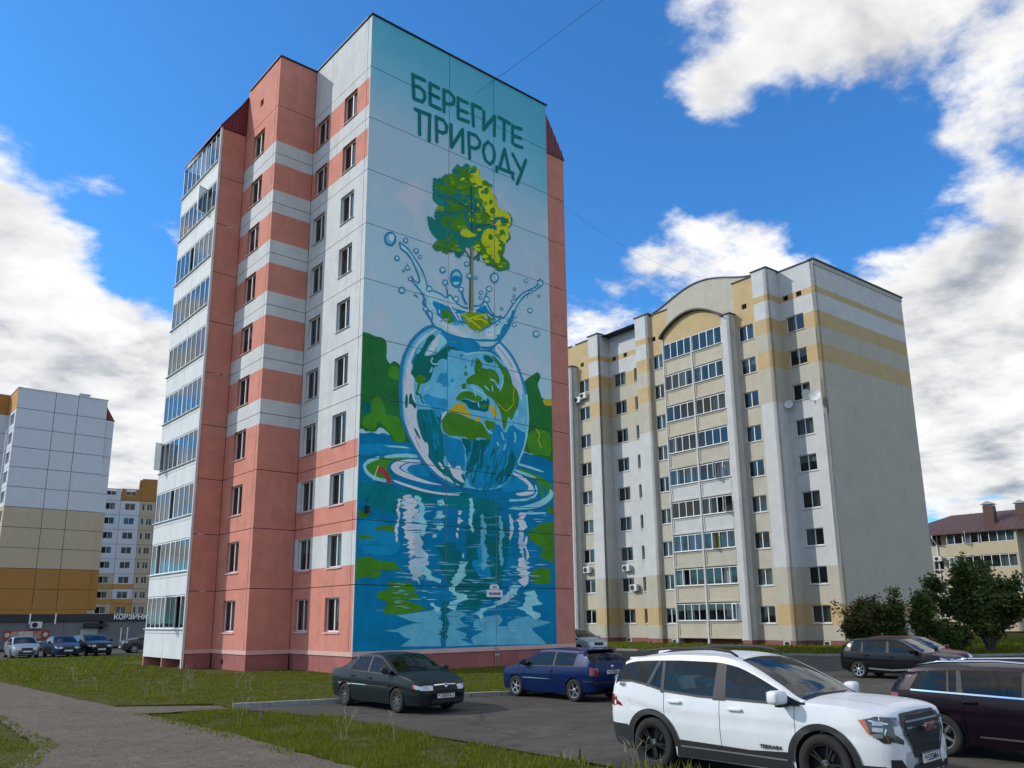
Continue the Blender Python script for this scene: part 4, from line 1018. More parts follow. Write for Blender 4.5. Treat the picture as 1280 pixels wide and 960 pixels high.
p 6 12 0 220 1913 12 -6 13 -2 -11 5
p 6 13 0 356 1770 0 -20 5 -19 0 21
p 6 19 0 336 1792 -9 -17 0 -18 9 18
p 6 17 0 351 1778 -1 -13 8 -9 1 13
p 6 13 0 315 1817 7 -17 11 -14 -7 17
p 6 19 0 231 1900 13 -11 17 -7 -14 10
p 6 17 0 366 1745 -2 -12 8 -8 2 12
p 6 26 0 253 1839 8 -17 14 -11 -8 16
p 6 12 0 389 1700 12 -5 14 3 -11 5
p 6 26 0 644 1648 7 -9 15 0 -8 9
p 6 19 0 485 1664 21 -4 23 4 -20 5
p 6 17 0 462 1679 15 2 14 9 -15 -2
p 6 17 0 654 1651 8 1 8 5 -8 -1
p 6 26 0 409 1685 13 -14 20 -8 -13 15
p 6 6 0 659 1668 5 -6 10 -1 -5 7
p 6 26 0 444 1681 15 -4 17 1 -15 4
p 6 19 0 531 1670 11 -1 11 5 -10 1
p 6 13 0 547 1680 6 -5 9 0 -6 5
p 6 19 0 578 1681 10 1 8 7 -10 -1
p 6 17 0 447 1678 8 -1 8 6 -9 1
p 6 12 0 645 1667 15 -10 19 -4 -14 10
p 6 26 0 463 1672 7 -3 9 4 -7 2
p 6 17 0 633 1662 20 -8 24 2 -20 8
p 6 26 0 489 1665 15 0 15 6 -15 0
p 6 26 0 673 1650 9 -3 10 6 -8 3
p 6 6 0 543 1671 15 0 16 4 -15 0
p 6 12 0 451 1680 14 -8 16 -3 -14 7
p 6 17 0 518 1658 13 2 8 9 -12 -2
p 6 12 0 422 1696 7 -4 8 3 -6 4
p 6 26 0 422 1686 7 -10 13 -6 -8 10
p 6 6 0 637 1652 21 -4 22 1 -20 4
p 6 12 0 565 1680 4 -7 8 -2 -3 7
p 6 19 0 393 1702 17 -5 20 -2 -18 5
p 6 17 0 516 1676 17 -3 19 6 -17 3
p 6 13 0 832 1739 11 21 1 21 -11 -21
p 6 13 0 840 1764 23 7 20 13 -23 -7
p 6 6 0 835 1746 20 0 19 10 -20 0
p 6 12 0 784 1718 10 1 7 7 -9 0
p 6 17 0 726 1665 19 5 16 12 -19 -5
p 6 17 0 858 1781 20 5 19 13 -22 -5
p 6 26 0 732 1694 11 1 9 6 -11 0
p 6 6 0 745 1702 14 5 13 9 -14 -5
p 6 17 0 809 1723 21 14 17 18 -21 -14
p 6 19 0 767 1715 24 8 22 15 -25 -8
p 6 17 0 843 1750 22 15 20 18 -22 -15
p 6 26 0 775 1715 17 16 12 18 -18 -15
p 6 17 0 693 1641 21 8 19 11 -21 -8
p 6 12 0 803 1733 15 13 6 15 -15 -12
p 6 17 0 735 1694 14 6 8 12 -14 -6
p 6 6 0 828 1748 19 13 13 18 -19 -14
p 6 12 0 723 1696 8 -5 11 5 -8 5
p 6 13 0 693 1660 15 5 12 11 -15 -5
p 6 26 0 727 1679 14 13 10 14 -14 -12
p 6 13 0 759 1689 12 15 8 16 -12 -15
p 6 17 0 972 1876 11 5 3 9 -11 -5
p 6 17 0 1076 1987 19 22 15 24 -19 -22
p 6 26 0 983 1897 24 9 19 16 -24 -9
p 6 19 0 909 1785 19 12 13 16 -19 -11
p 6 13 0 956 1848 15 9 11 12 -15 -9
p 6 12 0 902 1812 18 9 11 15 -18 -10
p 6 17 0 1085 2009 11 7 4 10 -11 -7
p 6 26 0 1038 1962 14 10 10 13 -14 -11
p 6 19 0 905 1802 13 12 5 14 -13 -12
p 6 19 0 1007 1926 10 19 3 19 -10 -19
p 6 19 0 1010 1970 9 6 7 8 -10 -6
p 6 13 0 948 1847 5 20 1 18 -6 -19
p 6 26 0 989 1918 10 14 4 14 -10 -14
p 6 13 0 1011 1925 9 5 5 8 -9 -5
p 6 6 0 290 1788 2 -16 7 -13 -2 15
p 6 26 0 423 1726 -2 -16 8 -12 1 16
p 6 12 0 417 1698 10 -8 16 -1 -10 9
p 6 19 0 269 1763 6 -7 9 -3 -6 7
p 6 26 0 459 1669 10 -1 11 4 -10 1
p 6 17 0 334 1734 3 -8 9 -2 -3 8
p 6 13 0 396 1694 13 -12 17 -8 -13 12
p 6 17 0 386 1702 -3 -10 6 -6 3 10
p 6 17 0 426 1697 5 -6 7 -1 -4 5
p 6 19 0 273 1770 11 -14 18 -8 -10 15
p 6 13 0 369 1718 5 -14 13 -10 -6 15
p 6 19 0 429 1667 9 -5 11 3 -8 5
p 6 19 0 324 1747 -2 -18 8 -14 1 18
p 6 6 0 321 1763 3 -9 9 -4 -4 8
p 6 6 0 384 1707 14 -8 17 -3 -14 8
p 6 26 0 463 1662 2 -8 7 -3 -1 7
p 6 6 0 585 1717 17 -12 21 -8 -18 12
p 6 17 0 570 1743 18 -8 21 -1 -18 8
p 6 19 0 549 1730 11 -3 13 4 -11 3
p 6 13 0 527 1769 10 -12 17 -5 -11 12
p 6 19 0 489 1754 13 -5 16 -1 -14 5
p 6 13 0 505 1745 8 -8 14 0 -9 8
p 6 12 0 556 1714 9 -7 14 1 -10 7
p 6 6 0 527 1729 22 -5 24 2 -22 4
p 6 6 0 513 1740 7 -7 12 1 -7 7
p 6 26 0 534 1726 7 -5 11 3 -8 5
p 6 13 0 786 1774 14 -13 19 -8 -15 13
p 6 26 0 720 1781 13 -15 19 -8 -13 14
p 6 19 0 685 1787 15 -3 16 5 -15 2
p 6 26 0 745 1759 10 -3 11 6 -10 2
p 6 12 0 754 1727 21 0 22 7 -21 0
p 6 26 0 717 1759 4 -6 9 0 -4 6
p 6 19 0 692 1763 9 -10 11 -8 -8 11
p 6 26 0 704 1759 10 -12 15 -6 -9 12
p 6 17 0 741 1736 25 1 25 9 -25 -1
p 6 17 0 763 1735 9 -6 12 -1 -9 6
p 6 17 0 713 1773 -2 -9 5 -6 2 9
p 6 13 0 725 1757 2 -7 8 -2 -2 7
s 6 12 9 187 2009 49 -17 39 -41 42 -44 21 -41 13 -39 30 -16 48 -3 37 -17 25 30 19 -27 44 -21 44 -6
s 6 12 9 383 1658 0 41 -42 5 5 48 -42 47 -47 34 -3 12 44 -22 11 24 -18 37 -30 55 -36 31 -31 7 -7 32
s 6 12 9 1108 2069 22 -15 -16 -26 -60 -44 -60 -39 -44 -52 -32 -53 -15 -61 -60 -92 -48 -21
s 6 12 9 695 1676 94 66 27 23 35 19 49 77 36 46 44 49 67 38 41 31 20 44
s 6 12 12 347 1690 30 -34 19 -32 48 -5 61 -28 19 -6 81 -6 77 0 79 14 47 45 35 44 42 65 29 80
s 6 12 8 257 1833 41 -30 30 -24 7 -50 12 -28 27 -40
s 6 12 9 643 1795 46 11 23 39 14 42
s 6 12 10 729 1832 20 -39 47 -28 27 18
s 6 12 8 459 1866 13 -39 3 -31
s 6 12 14 560 1861 12 -41 20 -27
s 6 26 9 466 1783 38 -44 38 -44
s 6 26 8 541 1727 19 -28
p 7 0 0 759 1918 -3 -8 -6 -7 -9 -4 -8 0 -7 3 -2 7 2 8 7 7 8 4 9 1 7 -4
s 7 12 7 759 1918 -3 -8 -6 -7 -9 -4 -8 0 -7 3 -2 7 2 8 7 7 8 4 9 1 7 -4 2 -7
p 7 6 0 743 1918 -2 -4 -4 -2 -4 0 -2 3 2 4 4 3 4 0
p 8 0 0 744 1856 -2 -9 -7 -7 -9 -5 -10 0 -7 4 -2 7 3 9 6 7 10 5 9 0 7 -4
s 8 12 7 744 1856 -2 -9 -7 -7 -9 -5 -10 0 -7 4 -2 7 3 9 6 7 10 5 9 0 7 -4 2 -7
p 8 6 0 728 1856 -2 -4 -5 -3 -5 1 -2 3 2 4 5 3 5 0
p 9 0 0 545 1808 -3 -8 -5 -6 -9 -4 -8 0 -6 3 -2 7 2 7 6 7 8 4 8 0 6 -4
s 9 12 7 545 1808 -3 -8 -5 -6 -9 -4 -8 0 -6 3 -2 7 2 7 6 7 8 4 8 0 6 -4 3 -6
p 9 6 0 530 1808 -2 -3 -4 -3 -4 1 -1 3 1 3 4 3 4 -1
p 10 0 0 575 1867 -2 -7 -6 -6 -7 -4 -8 0 -6 3 -2 6 2 7 6 7 7 3 8 1 6 -4
s 10 12 7 575 1867 -2 -7 -6 -6 -7 -4 -8 0 -6 3 -2 6 2 7 6 7 7 3 8 1 6 -4 2 -6
p 10 6 0 561 1868 -1 -4 -4 -2 -4 0 -2 3 2 3 4 3 3 -1
p 11 0 0 380 1819 -2 -8 -6 -7 -9 -4 -8 0 -6 3 -3 7 3 8 5 7 9 4 8 0 6 -3
s 11 12 7 380 1819 -2 -8 -6 -7 -9 -4 -8 0 -6 3 -3 7 3 8 5 7 9 4 8 0 6 -3 3 -7
p 11 6 0 365 1819 -2 -4 -4 -2 -4 0 -2 3 2 4 4 3 4 -1
p 12 0 0 262 1840 -2 -5 -3 -5 -6 -2 -5 -1 -4 3 -1 4 1 5 4 4 5 3 5 0 4 -2
s 12 12 5 262 1840 -2 -5 -3 -5 -6 -2 -5 -1 -4 3 -1 4 1 5 4 4 5 3 5 0 4 -2 2 -4
p 13 0 0 474 1878 -2 -7 -5 -6 -8 -3 -7 -1 -5 4 -2 6 1 6 6 7 7 3 8 1 5 -4
s 13 12 7 474 1878 -2 -7 -5 -6 -8 -3 -7 -1 -5 4 -2 6 1 6 6 7 7 3 8 1 5 -4 2 -6
p 13 6 0 461 1879 -2 -4 -3 -2 -4 0 -2 3 2 4 4 2 3 0
p 14 0 0 925 1890 -1 -6 -6 -6 -7 -3 -7 0 -5 3 -2 5 2 6 5 6 7 3 8 0 5 -3
s 14 12 7 925 1890 -1 -6 -6 -6 -7 -3 -7 0 -5 3 -2 5 2 6 5 6 7 3 8 0 5 -3 1 -5
p 14 6 0 913 1890 -2 -3 -3 -2 -4 0 -1 3 1 3 4 2 3 0
p 15 0 0 1131 2053 -3 -9 -8 -9 -11 -5 -10 0 -8 4 -3 7 3 10 8 8 11 5 11 0 7 -4
s 15 12 7 1131 2053 -3 -9 -8 -9 -11 -5 -10 0 -8 4 -3 7 3 10 8 8 11 5 11 0 7 -4 3 -7
p 15 6 0 1112 2053 -2 -5 -6 -3 -5 0 -2 4 2 4 6 4 5 -1
p 16 0 0 1045 1973 -1 -5 -4 -4 -5 -2 -5 0 -4 2 -1 3 1 5 4 4 5 2 5 1 4 -2
s 16 12 5 1045 1973 -1 -5 -4 -4 -5 -2 -5 0 -4 2 -1 3 1 5 4 4 5 2 5 1 4 -2 1 -4
p 17 0 0 1072 1997 -2 -4 -4 -4 -5 -3 -5 0 -4 2 -1 4 1 4 4 4 6 3 5 0 4 -2
s 17 12 5 1072 1997 -2 -4 -4 -4 -5 -3 -5 0 -4 2 -1 4 1 4 4 4 6 3 5 0 4 -2 1 -4
p 18 0 0 357 1708 -2 -6 -4 -5 -7 -3 -6 0 -5 3 -2 5 2 6 4 5 7 4 6 0 5 -3
s 18 12 7 357 1708 -2 -6 -4 -5 -7 -3 -6 0 -5 3 -2 5 2 6 4 5 7 4 6 0 5 -3 2 -6
p 18 6 0 345 1709 -1 -3 -3 -2 -3 0 -2 3 1 3 4 2 3 -1
p 19 1 12 593 2586 23 -11 40 15 21 -22 0 -42 41 -3 45 -1 -11 -40 42 -27 0 -47 42 -22 50 8 21 -32 -8 -33 -29 -27 25 -51 -43 -49 -32 -27 28 26 0 -41 -22 -29 53 -31 3 -31 -70 -34 -55 16 -27 -8 -20 22 -27 35 -10 -45 -13 -4 16 47 -30 14 -29 -3 -33 1 -6 -35 -32 -43 -26 9 10 25 -22 -12 -57 -19 -24 9 -25 -16 -24 20 48 53 -25 -2 -24 25 15 -23 -3 21 -28 13 -13 61 31 2 24 -14 -12 40 27 53 22 -17 22 18 -54 10 -28 18 3 40 -4 38 6 41 31 0 44 45 35 16 23 -15 -17 40 32 47 23 -12
p 19 11 12 392 2383 24 40 63 51 77 61 47 34 13 -82 47 -42 -33 -41 -86 -1 -64 -40 -82 0
p 19 11 10 437 2231 127 42 26 -26 -51 -73 -58 16 -50 -11
p 19 11 10 424 2271 69 23 45 67 52 -34 -65 -44
p 19 11 10 384 2052 42 40 50 18 57 -4 -19 -39 -56 -22 -56 -11
p 19 11 10 636 2297 47 50 69 -12 13 -25 -82 -44 -47 -4
p 19 11 12 636 2148 60 30 152 41 0 -59 -22 -35 49 -26 0 -30 -63 -29 -55 13 -47 15 -27 43
p 19 8 12 603 2569 67 20 7 -57 75 -17 0 -33 42 -33 0 -53 92 -5 13 -56 -36 -35 21 -52 -57 -41 -34 59 21 60 -62 3 -35 41 -34 41 -13 48 -34 17 -27 37
p 19 8 8 558 2186 26 25 33 -12 46 3 -33 -27 -72 -17
p 19 8 12 717 2248 76 18 20 -40 -35 -57 -68 -21 -20 28
p 19 8 10 696 2172 96 24 28 -21 -28 -37 27 -32 -14 -33 -41 22 -27 50 -27 3
s 19 8 14 550 2477 26 15 14 -9
p 19 11 0 643 2552 -3 -11 -8 -8 -10 -2 -6 6 0 11 6 10 10 5 8 -2
p 19 11 0 673 2460 -4 -13 -10 -9 -11 -2 -7 7 0 12 7 12 11 6 10 -3
p 19 11 0 745 2479 -5 -15 -12 -11 -13 -2 -9 8 0 14 9 14 13 8 12 -3
p 19 11 0 770 2423 -4 -11 -8 -8 -10 -2 -6 6 0 11 6 10 10 5 9 -2
p 19 11 0 789 2376 -5 -15 -12 -11 -13 -2 -9 8 0 15 9 14 14 7 11 -3
p 19 11 0 859 2263 -6 -18 -14 -13 -17 -3 -11 11 0 17 11 17 17 9 15 -5
p 19 11 0 773 2219 -4 -14 -12 -10 -12 -2 -8 8 0 14 8 12 13 7 11 -4
p 19 11 0 726 2521 -3 -13 -9 -8 -11 -2 -6 6 0 11 6 12 11 5 9 -2
p 19 11 0 881 2347 -4 -13 -11 -9 -11 -1 -7 6 0 13 7 11 12 6 10 -2
p 19 1 8 772 2330 78 31 14 -25 -43 -38 -56 -6
p 19 1 10 525 2396 105 20 26 -43 -79 -50 -39 32
p 19 11 0 610 2218 10 6 1 -6 4 -4 -10 -4 -9 -5 -2 5 -4 4
p 19 7 0 583 2474 -11 -3 3 9 1 9 11 1 12 4 -4 -10 -1 -9
p 19 11 0 700 2256 -8 -8 -6 4 -8 3 9 8 8 8 6 -4 8 -3
p 19 7 0 720 2145 -2 5 16 5 16 5 -1 -5 3 -5 -17 -4 -16 -6
p 19 11 0 475 2060 0 11 13 1 12 4 -3 -12 0 -11 -12 -1 -13 -4
p 19 7 0 778 2340 -9 -4 1 7 -2 5 9 3 10 4 -1 -6 2 -6
p 19 8 0 822 2303 -10 -14 -17 2 -19 0 13 13 10 14 17 -2 19 1
p 19 11 0 546 2539 -16 -9 -6 3 -9 2 17 8 16 9 6 -3 10 -1
p 19 1 0 553 2423 9 -4 -12 -9 -10 -11 -8 6 -9 4 12 9 10 11
p 19 8 0 622 2312 -5 5 6 8 6 9 4 -7 6 -5 -7 -8 -6 -9
p 19 1 0 604 2162 17 1 -14 -10 -11 -11 -15 2 -17 -1 14 10 11 11
p 19 1 0 535 2516 9 -7 -15 -11 -14 -11 -6 9 -9 6 15 11 14 12
p 19 8 0 794 2177 -9 -10 -18 -1 -21 -3 13 10 9 11 18 1 20 3
p 19 11 0 458 2395 -10 2 17 8 16 9 6 -4 10 -1 -17 -8 -16 -9
p 19 1 0 450 2413 11 -1 -18 -8 -16 -9 -8 2 -11 1 18 9 16 9
p 19 7 0 672 2416 -9 -14 -12 5 -15 1 12 14 9 14 12 -4 15 -2
p 19 7 0 674 2325 13 0 -10 -10 -8 -9 -12 1 -13 0 11 10 8 9
p 19 11 0 596 2337 15 6 -2 -13 1 -12 -14 -4 -15 -5 2 13 -2 12
p 19 7 0 601 2451 -14 1 19 10 17 11 10 -3 14 0 -19 -11 -17 -10
p 19 11 0 575 2371 -14 -5 2 10 -1 9 14 4 14 5 -2 -10 1 -9
p 19 1 0 403 2333 1 13 15 1 15 4 -5 -14 -2 -13 -14 -1 -15 -4
p 19 11 0 634 2207 6 11 14 -1 15 1 -9 -12 -6 -11 -14 2 -15 -1
p 19 1 0 546 2094 0 -8 -8 -1 -8 -2 1 8 0 7 8 1 8 3
p 19 11 0 504 2330 -14 -11 -9 5 -11 4 15 10 13 11 9 -5 12 -4
p 19 8 0 860 2222 5 -9 -11 -5 -9 -8 -3 10 -4 8 10 5 10 8
p 19 7 0 423 2280 17 8 3 -5 7 -4 -18 -7 -17 -8 -3 5 -7 4
p 19 8 0 663 2141 14 7 3 -7 5 -6 -15 -6 -14 -6 -2 7 -5 5
p 19 7 0 515 2068 -6 -9 -7 4 -8 3 8 8 6 8 7 -4 8 -3
p 19 11 0 546 2421 -20 -8 3 12 -2 10 20 6 19 8 -2 -12 2 -10
p 19 8 0 739 2124 -16 -6 1 13 -2 12 17 4 17 6 -2 -13 2 -12
p 19 11 0 486 2282 -8 7 19 8 18 10 4 -8 8 -7 -19 -9 -18 -10
p 19 11 0 512 2334 -9 -6 -2 6 -4 4 10 5 9 5 2 -5 4 -5
p 19 7 0 706 2388 -7 7 13 9 12 10 5 -9 7 -8 -13 -8 -12 -11
p 19 1 0 592 2570 8 1 -5 -6 -3 -7 -7 1 -8 -1 4 6 3 7
p 19 8 0 754 2130 8 -8 -13 -8 -11 -11 -6 10 -8 8 13 8 11 11
p 19 11 0 678 2396 0 -8 -13 -2 -12 -4 3 8 0 8 13 2 13 4
p 19 1 0 412 2330 -13 -13 -12 5 -15 2 16 11 13 13 12 -4 15 -2
p 19 8 0 770 2193 -9 7 19 9 17 11 5 -10 9 -8 -19 -9 -17 -10
p 19 11 0 616 2521 -16 -11 -5 9 -9 8 18 9 16 12 5 -9 9 -8
p 19 8 0 778 2248 13 1 -6 -12 -4 -12 -12 1 -13 -1 6 12 4 12
p 19 7 0 548 2435 19 9 0 -8 5 -6 -20 -7 -19 -8 0 7 -5 6
p 19 1 0 513 2239 -13 -1 8 11 5 11 11 -2 13 1 -7 -11 -6 -11
p 19 1 0 599 2540 -10 -3 3 9 1 9 9 1 10 3 -3 -9 -1 -9
p 19 7 0 554 2084 16 1 -13 -10 -11 -11 -14 2 -17 0 14 10 11 10
p 19 11 0 406 2056 -16 -1 10 12 6 12 15 -1 17 1 -10 -13 -7 -12
p 19 7 0 537 2196 -10 5 17 9 16 10 7 -6 10 -5 -17 -9 -16 -11
p 19 8 0 812 2246 -4 -13 -16 0 -18 -2 8 13 5 14 16 -1 17 3
p 19 7 0 503 2429 -11 -6 0 13 -2 11 12 4 12 6 -1 -12 2 -12
p 19 7 0 619 2308 10 1 -5 -9 -3 -9 -9 1 -10 -1 5 9 2 9
p 19 8 0 740 2357 0 -8 -12 -2 -12 -4 3 8 0 8 12 2 12 4
p 19 11 0 508 2400 0 -9 -15 -3 -15 -6 2 9 0 9 15 4 15 5
p 19 11 0 663 2388 -11 7 20 11 19 12 8 -8 11 -7 -21 -11 -18 -12
p 19 8 0 752 2480 11 4 -1 -6 2 -5 -10 -4 -11 -4 1 6 -2 5
p 19 7 0 677 2299 -8 -11 -8 6 -10 4 10 10 8 11 8 -5 10 -4
p 19 11 0 462 2312 -13 2 13 11 12 12 11 -5 13 -2 -14 -11 -11 -12
p 19 7 0 404 2258 -1 11 8 2 8 4 -1 -12 1 -10 -8 -2 -8 -5
p 19 8 0 801 2200 18 1 -17 -10 -13 -10 -15 1 -17 -1 16 10 13 10
p 19 11 0 611 2469 13 -2 -11 -13 -9 -13 -11 5 -13 2 11 13 9 13
p 19 8 0 627 2541 13 8 8 -2 12 1 -15 -9 -13 -8 -9 1 -11 0
p 19 11 0 749 2523 22 6 -8 -9 -3 -8 -21 -5 -21 -7 7 10 4 8
p 19 1 0 460 2304 -12 -5 1 9 0 7 11 3 12 5 -1 -8 1 -8
p 19 1 0 451 2084 1 7 17 3 17 5 -4 -7 0 -6 -17 -4 -17 -5
p 19 7 0 590 2224 8 -6 -11 -8 -10 -10 -6 7 -8 6 11 9 10 10
p 19 8 0 858 2377 12 7 1 -11 2 -9 -12 -4 -11 -7 -1 11 -2 9
p 19 11 0 513 2412 -13 -3 6 12 3 12 13 0 13 2 -6 -12 -3 -11
p 19 1 0 530 2475 -5 8 13 8 14 9 3 -10 5 -9 -14 -8 -13 -9
p 19 7 0 840 2090 18 6 2 -5 5 -4 -19 -6 -17 -6 -2 5 -5 4
p 19 11 0 575 2536 11 6 -1 -14 1 -12 -10 -3 -10 -5 1 13 -2 13
p 19 8 0 886 2288 -5 -14 -17 0 -19 -3 8 14 5 15 18 0 18 2
p 19 7 0 439 2260 -10 -8 -5 6 -7 4 11 7 10 8 5 -6 7 -4
p 19 11 0 484 2125 10 -3 -13 -7 -11 -8 -7 4 -9 3 12 7 11 8
p 19 11 0 494 2147 17 7 -1 -10 3 -9 -16 -4 -16 -7 0 10 -3 8
p 19 7 0 686 2342 8 11 5 -8 7 -7 -8 -10 -7 -11 -6 9 -7 6
p 19 8 0 865 2296 5 -7 -8 -6 -7 -7 -3 8 -4 7 8 6 7 8
p 19 11 0 531 2473 -10 2 12 9 10 9 8 -4 11 -1 -13 -9 -10 -9
p 19 7 0 568 2215 -4 -7 -20 -4 -20 -5 9 8 4 8 19 4 21 5
p 19 8 0 780 2185 -5 6 21 7 21 8 2 -7 5 -6 -22 -7 -20 -8
p 19 8 0 801 2317 0 12 12 2 13 5 -1 -12 0 -12 -12 -3 -13 -5
p 19 11 0 538 2190 14 1 -7 -9 -5 -8 -13 0 -13 -2 7 9 5 9
p 19 11 0 722 2522 8 -4 -10 -8 -9 -10 -6 6 -7 4 10 8 8 10
p 19 11 0 590 2556 -1 5 16 6 16 6 -2 -6 2 -6 -16 -5 -16 -7
p 19 8 0 667 2224 -7 3 12 7 10 7 5 -5 7 -3 -11 -7 -11 -7
p 19 8 0 749 2315 -3 5 14 4 14 6 0 -6 3 -4 -15 -5 -13 -5
p 19 7 0 488 2454 -7 2 4 10 3 10 6 -4 7 -2 -4 -9 -4 -11
p 19 11 0 640 2557 -13 1 8 13 6 14 12 -3 13 0 -8 -14 -6 -14
p 19 7 0 660 2122 8 13 11 -5 12 -3 -10 -12 -8 -12 -11 5 -12 2
p 19 7 0 793 2226 -17 -3 8 11 4 11 16 1 18 3 -8 -11 -5 -11
p 19 1 0 598 2407 -1 -9 -13 -3 -13 -4 3 10 1 10 13 2 13 4
p 19 1 0 432 2337 1 9 7 -1 8 1 -3 -9 -1 -8 -8 0 -7 -1
p 19 7 0 584 2340 -13 -5 3 7 1 6 12 3 13 4 -3 -7 0 -5
p 19 1 0 644 2465 12 -1 -11 -9 -8 -10 -11 2 -12 1 11 9 9 10
p 19 11 0 504 2312 -8 -9 -12 1 -14 -2 10 9 7 9 12 0 14 1
p 19 11 0 531 2124 14 1 -7 -9 -5 -9 -14 0 -14 -2 7 9 5 10
p 19 11 0 711 2525 18 13 8 -9 11 -6 -19 -12 -17 -14 -8 9 -12 7
p 19 7 0 729 2498 1 8 11 2 11 4 -2 -8 -1 -8 -11 -2 -11 -4
p 19 7 0 633 2374 -6 -8 -13 0 -13 -3 7 8 6 8 13 1 14 3
p 19 8 0 668 2137 14 -1 -11 -11 -9 -11 -13 3 -14 1 12 11 8 11
p 19 1 0 415 2412 -1 12 17 5 18 8 -2 -14 2 -12 -18 -5 -18 -7
p 19 7 0 684 2365 8 9 5 -8 6 -6 -9 -8 -8 -9 -4 8 -7 6
p 19 11 0 830 2307 -1 6 18 5 19 6 -3 -7 1 -7 -19 -5 -18 -6
p 19 1 0 446 2355 -7 3 7 8 6 9 6 -5 7 -3 -7 -8 -6 -8
p 19 7 0 800 2239 16 12 8 -8 11 -5 -18 -10 -16 -12 -8 8 -11 5
p 19 7 0 588 2405 -13 -12 -10 6 -13 3 15 11 14 12 10 -6 12 -3
p 19 11 0 651 2581 10 -3 -15 -10 -14 -11 -7 6 -11 3 15 10 14 11
p 19 7 0 582 2451 15 8 4 -4 8 -2 -16 -7 -14 -8 -5 4 -7 2
p 19 11 0 680 2131 12 -3 -13 -9 -11 -10 -9 5 -11 3 12 9 11 10
p 19 8 0 733 2146 9 2 -4 -6 -2 -7 -9 0 -10 -1 4 6 3 6
p 19 1 0 404 2157 -13 -9 -9 4 -11 2 16 9 13 9 9 -4 11 -3
p 19 1 0 626 2561 17 11 3 -11 6 -8 -18 -9 -17 -10 -3 10 -6 9
p 19 11 0 561 2273 -15 -8 -1 9 -4 8 17 6 15 7 1 -9 4 -8
p 19 1 0 481 2216 21 7 -3 -9 1 -7 -20 -6 -21 -6 3 8 -1 8
p 19 8 0 671 2379 8 1 -3 -11 -1 -10 -9 1 -8 -1 3 10 2 11
p 19 1 0 378 2124 9 6 5 -3 7 -3 -10 -6 -9 -6 -5 4 -7 2
p 19 8 0 740 2063 -8 -11 -13 3 -14 0 11 10 7 11 13 -3 14 0
p 19 1 0 447 2164 -6 -7 -9 1 -10 -1 8 7 6 7 9 -1 10 0
p 19 11 0 643 2294 4 10 8 -4 8 -1 -6 -9 -4 -9 -8 3 -8 1
p 19 11 0 628 2280 -3 -10 -17 -2 -17 -4 7 10 3 10 16 2 18 4
p 19 8 0 702 2092 11 12 13 -4 15 -2 -14 -11 -11 -12 -13 4 -15 2
p 19 7 0 635 2273 8 -8 -14 -8 -11 -10 -5 10 -7 7 13 8 12 10
p 19 11 0 717 2297 10 -2 -12 -8 -11 -9 -8 3 -11 2 13 9 10 8
p 19 1 0 424 2419 -11 -11 -9 5 -11 4 12 10 11 12 9 -5 11 -4
p 19 8 0 742 2441 13 1 -6 -13 -4 -13 -11 2 -13 -2 6 13 3 13
p 19 1 0 690 2448 -4 8 8 6 8 8 3 -9 4 -7 -8 -7 -8 -8
p 19 1 0 371 2125 -6 4 13 5 13 7 3 -5 6 -3 -13 -6 -13 -6
p 19 7 0 618 2509 -13 -3 5 12 3 12 12 0 14 3 -5 -12 -3 -11
p 19 8 0 821 2157 -8 -5 -1 10 -2 10 9 3 8 5 1 -10 2 -9
p 19 8 0 748 2287 -7 3 19 8 19 8 4 -5 7 -3 -20 -8 -19 -8
p 19 7 0 658 2271 -5 9 18 7 18 9 2 -11 5 -9 -19 -7 -18 -9
p 19 1 0 411 2406 -10 3 13 10 12 10 9 -5 10 -3 -14 -9 -12 -11
p 19 7 0 746 2293 0 -13 -9 0 -9 -3 2 13 0 13 9 1 9 2
p 19 8 0 715 2175 -17 -9 -3 10 -6 9 17 7 18 10 3 -11 6 -9
p 19 11 0 686 2475 -18 -10 -4 7 -7 6 20 8 18 10 4 -7 7 -6
p 19 1 0 410 2045 -10 -1 5 7 3 7 9 0 11 1 -5 -7 -4 -7
p 19 1 0 440 2114 1 13 10 -1 11 3 -3 -13 -1 -12 -10 0 -11 -2
p 19 8 0 806 2056 -4 4 14 5 13 6 2 -5 5 -5 -14 -5 -13 -6
p 19 11 0 605 2450 -5 -9 -6 3 -8 2 6 8 5 8 6 -3 8 -2
p 19 11 0 569 2546 15 5 -4 -7 -1 -7 -14 -4 -14 -5 3 8 2 6
p 19 11 0 635 2487 17 10 5 -6 8 -4 -18 -9 -17 -10 -5 6 -8 4
p 19 7 0 512 2086 -7 5 17 6 16 8 4 -6 7 -5 -18 -7 -16 -7
p 19 8 0 854 2251 12 -3 -15 -11 -12 -11 -9 6 -12 4 14 10 12 11
p 19 11 0 470 2033 -10 -9 -3 11 -5 9 11 6 9 8 3 -10 5 -9
p 19 1 0 436 2331 -12 -5 1 9 -2 9 12 3 13 5 -1 -9 1 -9
p 19 11 0 610 2273 6 7 11 0 12 1 -9 -8 -6 -7 -11 0 -11 -1
p 19 8 0 670 2124 19 3 -8 -11 -5 -11 -18 -1 -18 -3 8 11 5 11
p 19 8 0 631 2280 8 -3 -7 -10 -6 -10 -7 5 -8 3 7 10 5 10
p 19 1 0 416 2376 8 6 1 -11 3 -9 -9 -5 -9 -6 -1 11 -2 10
p 19 8 0 782 2107 -10 -11 -9 7 -11 5 12 10 10 12 9 -7 11 -5
p 19 11 0 549 2224 2 8 18 4 19 5 -6 -9 -2 -9 -18 -4 -18 -5
p 19 11 0 580 2427 17 10 3 -10 7 -9 -17 -8 -16 -10 -4 10 -7 8
p 19 1 0 598 2496 11 0 -11 -7 -8 -7 -8 1 -11 0 10 7 9 7
p 19 21 0 617 2120 23 7 -2 -135 2 -143 -3 -97 -27 -6 5 184 3 112
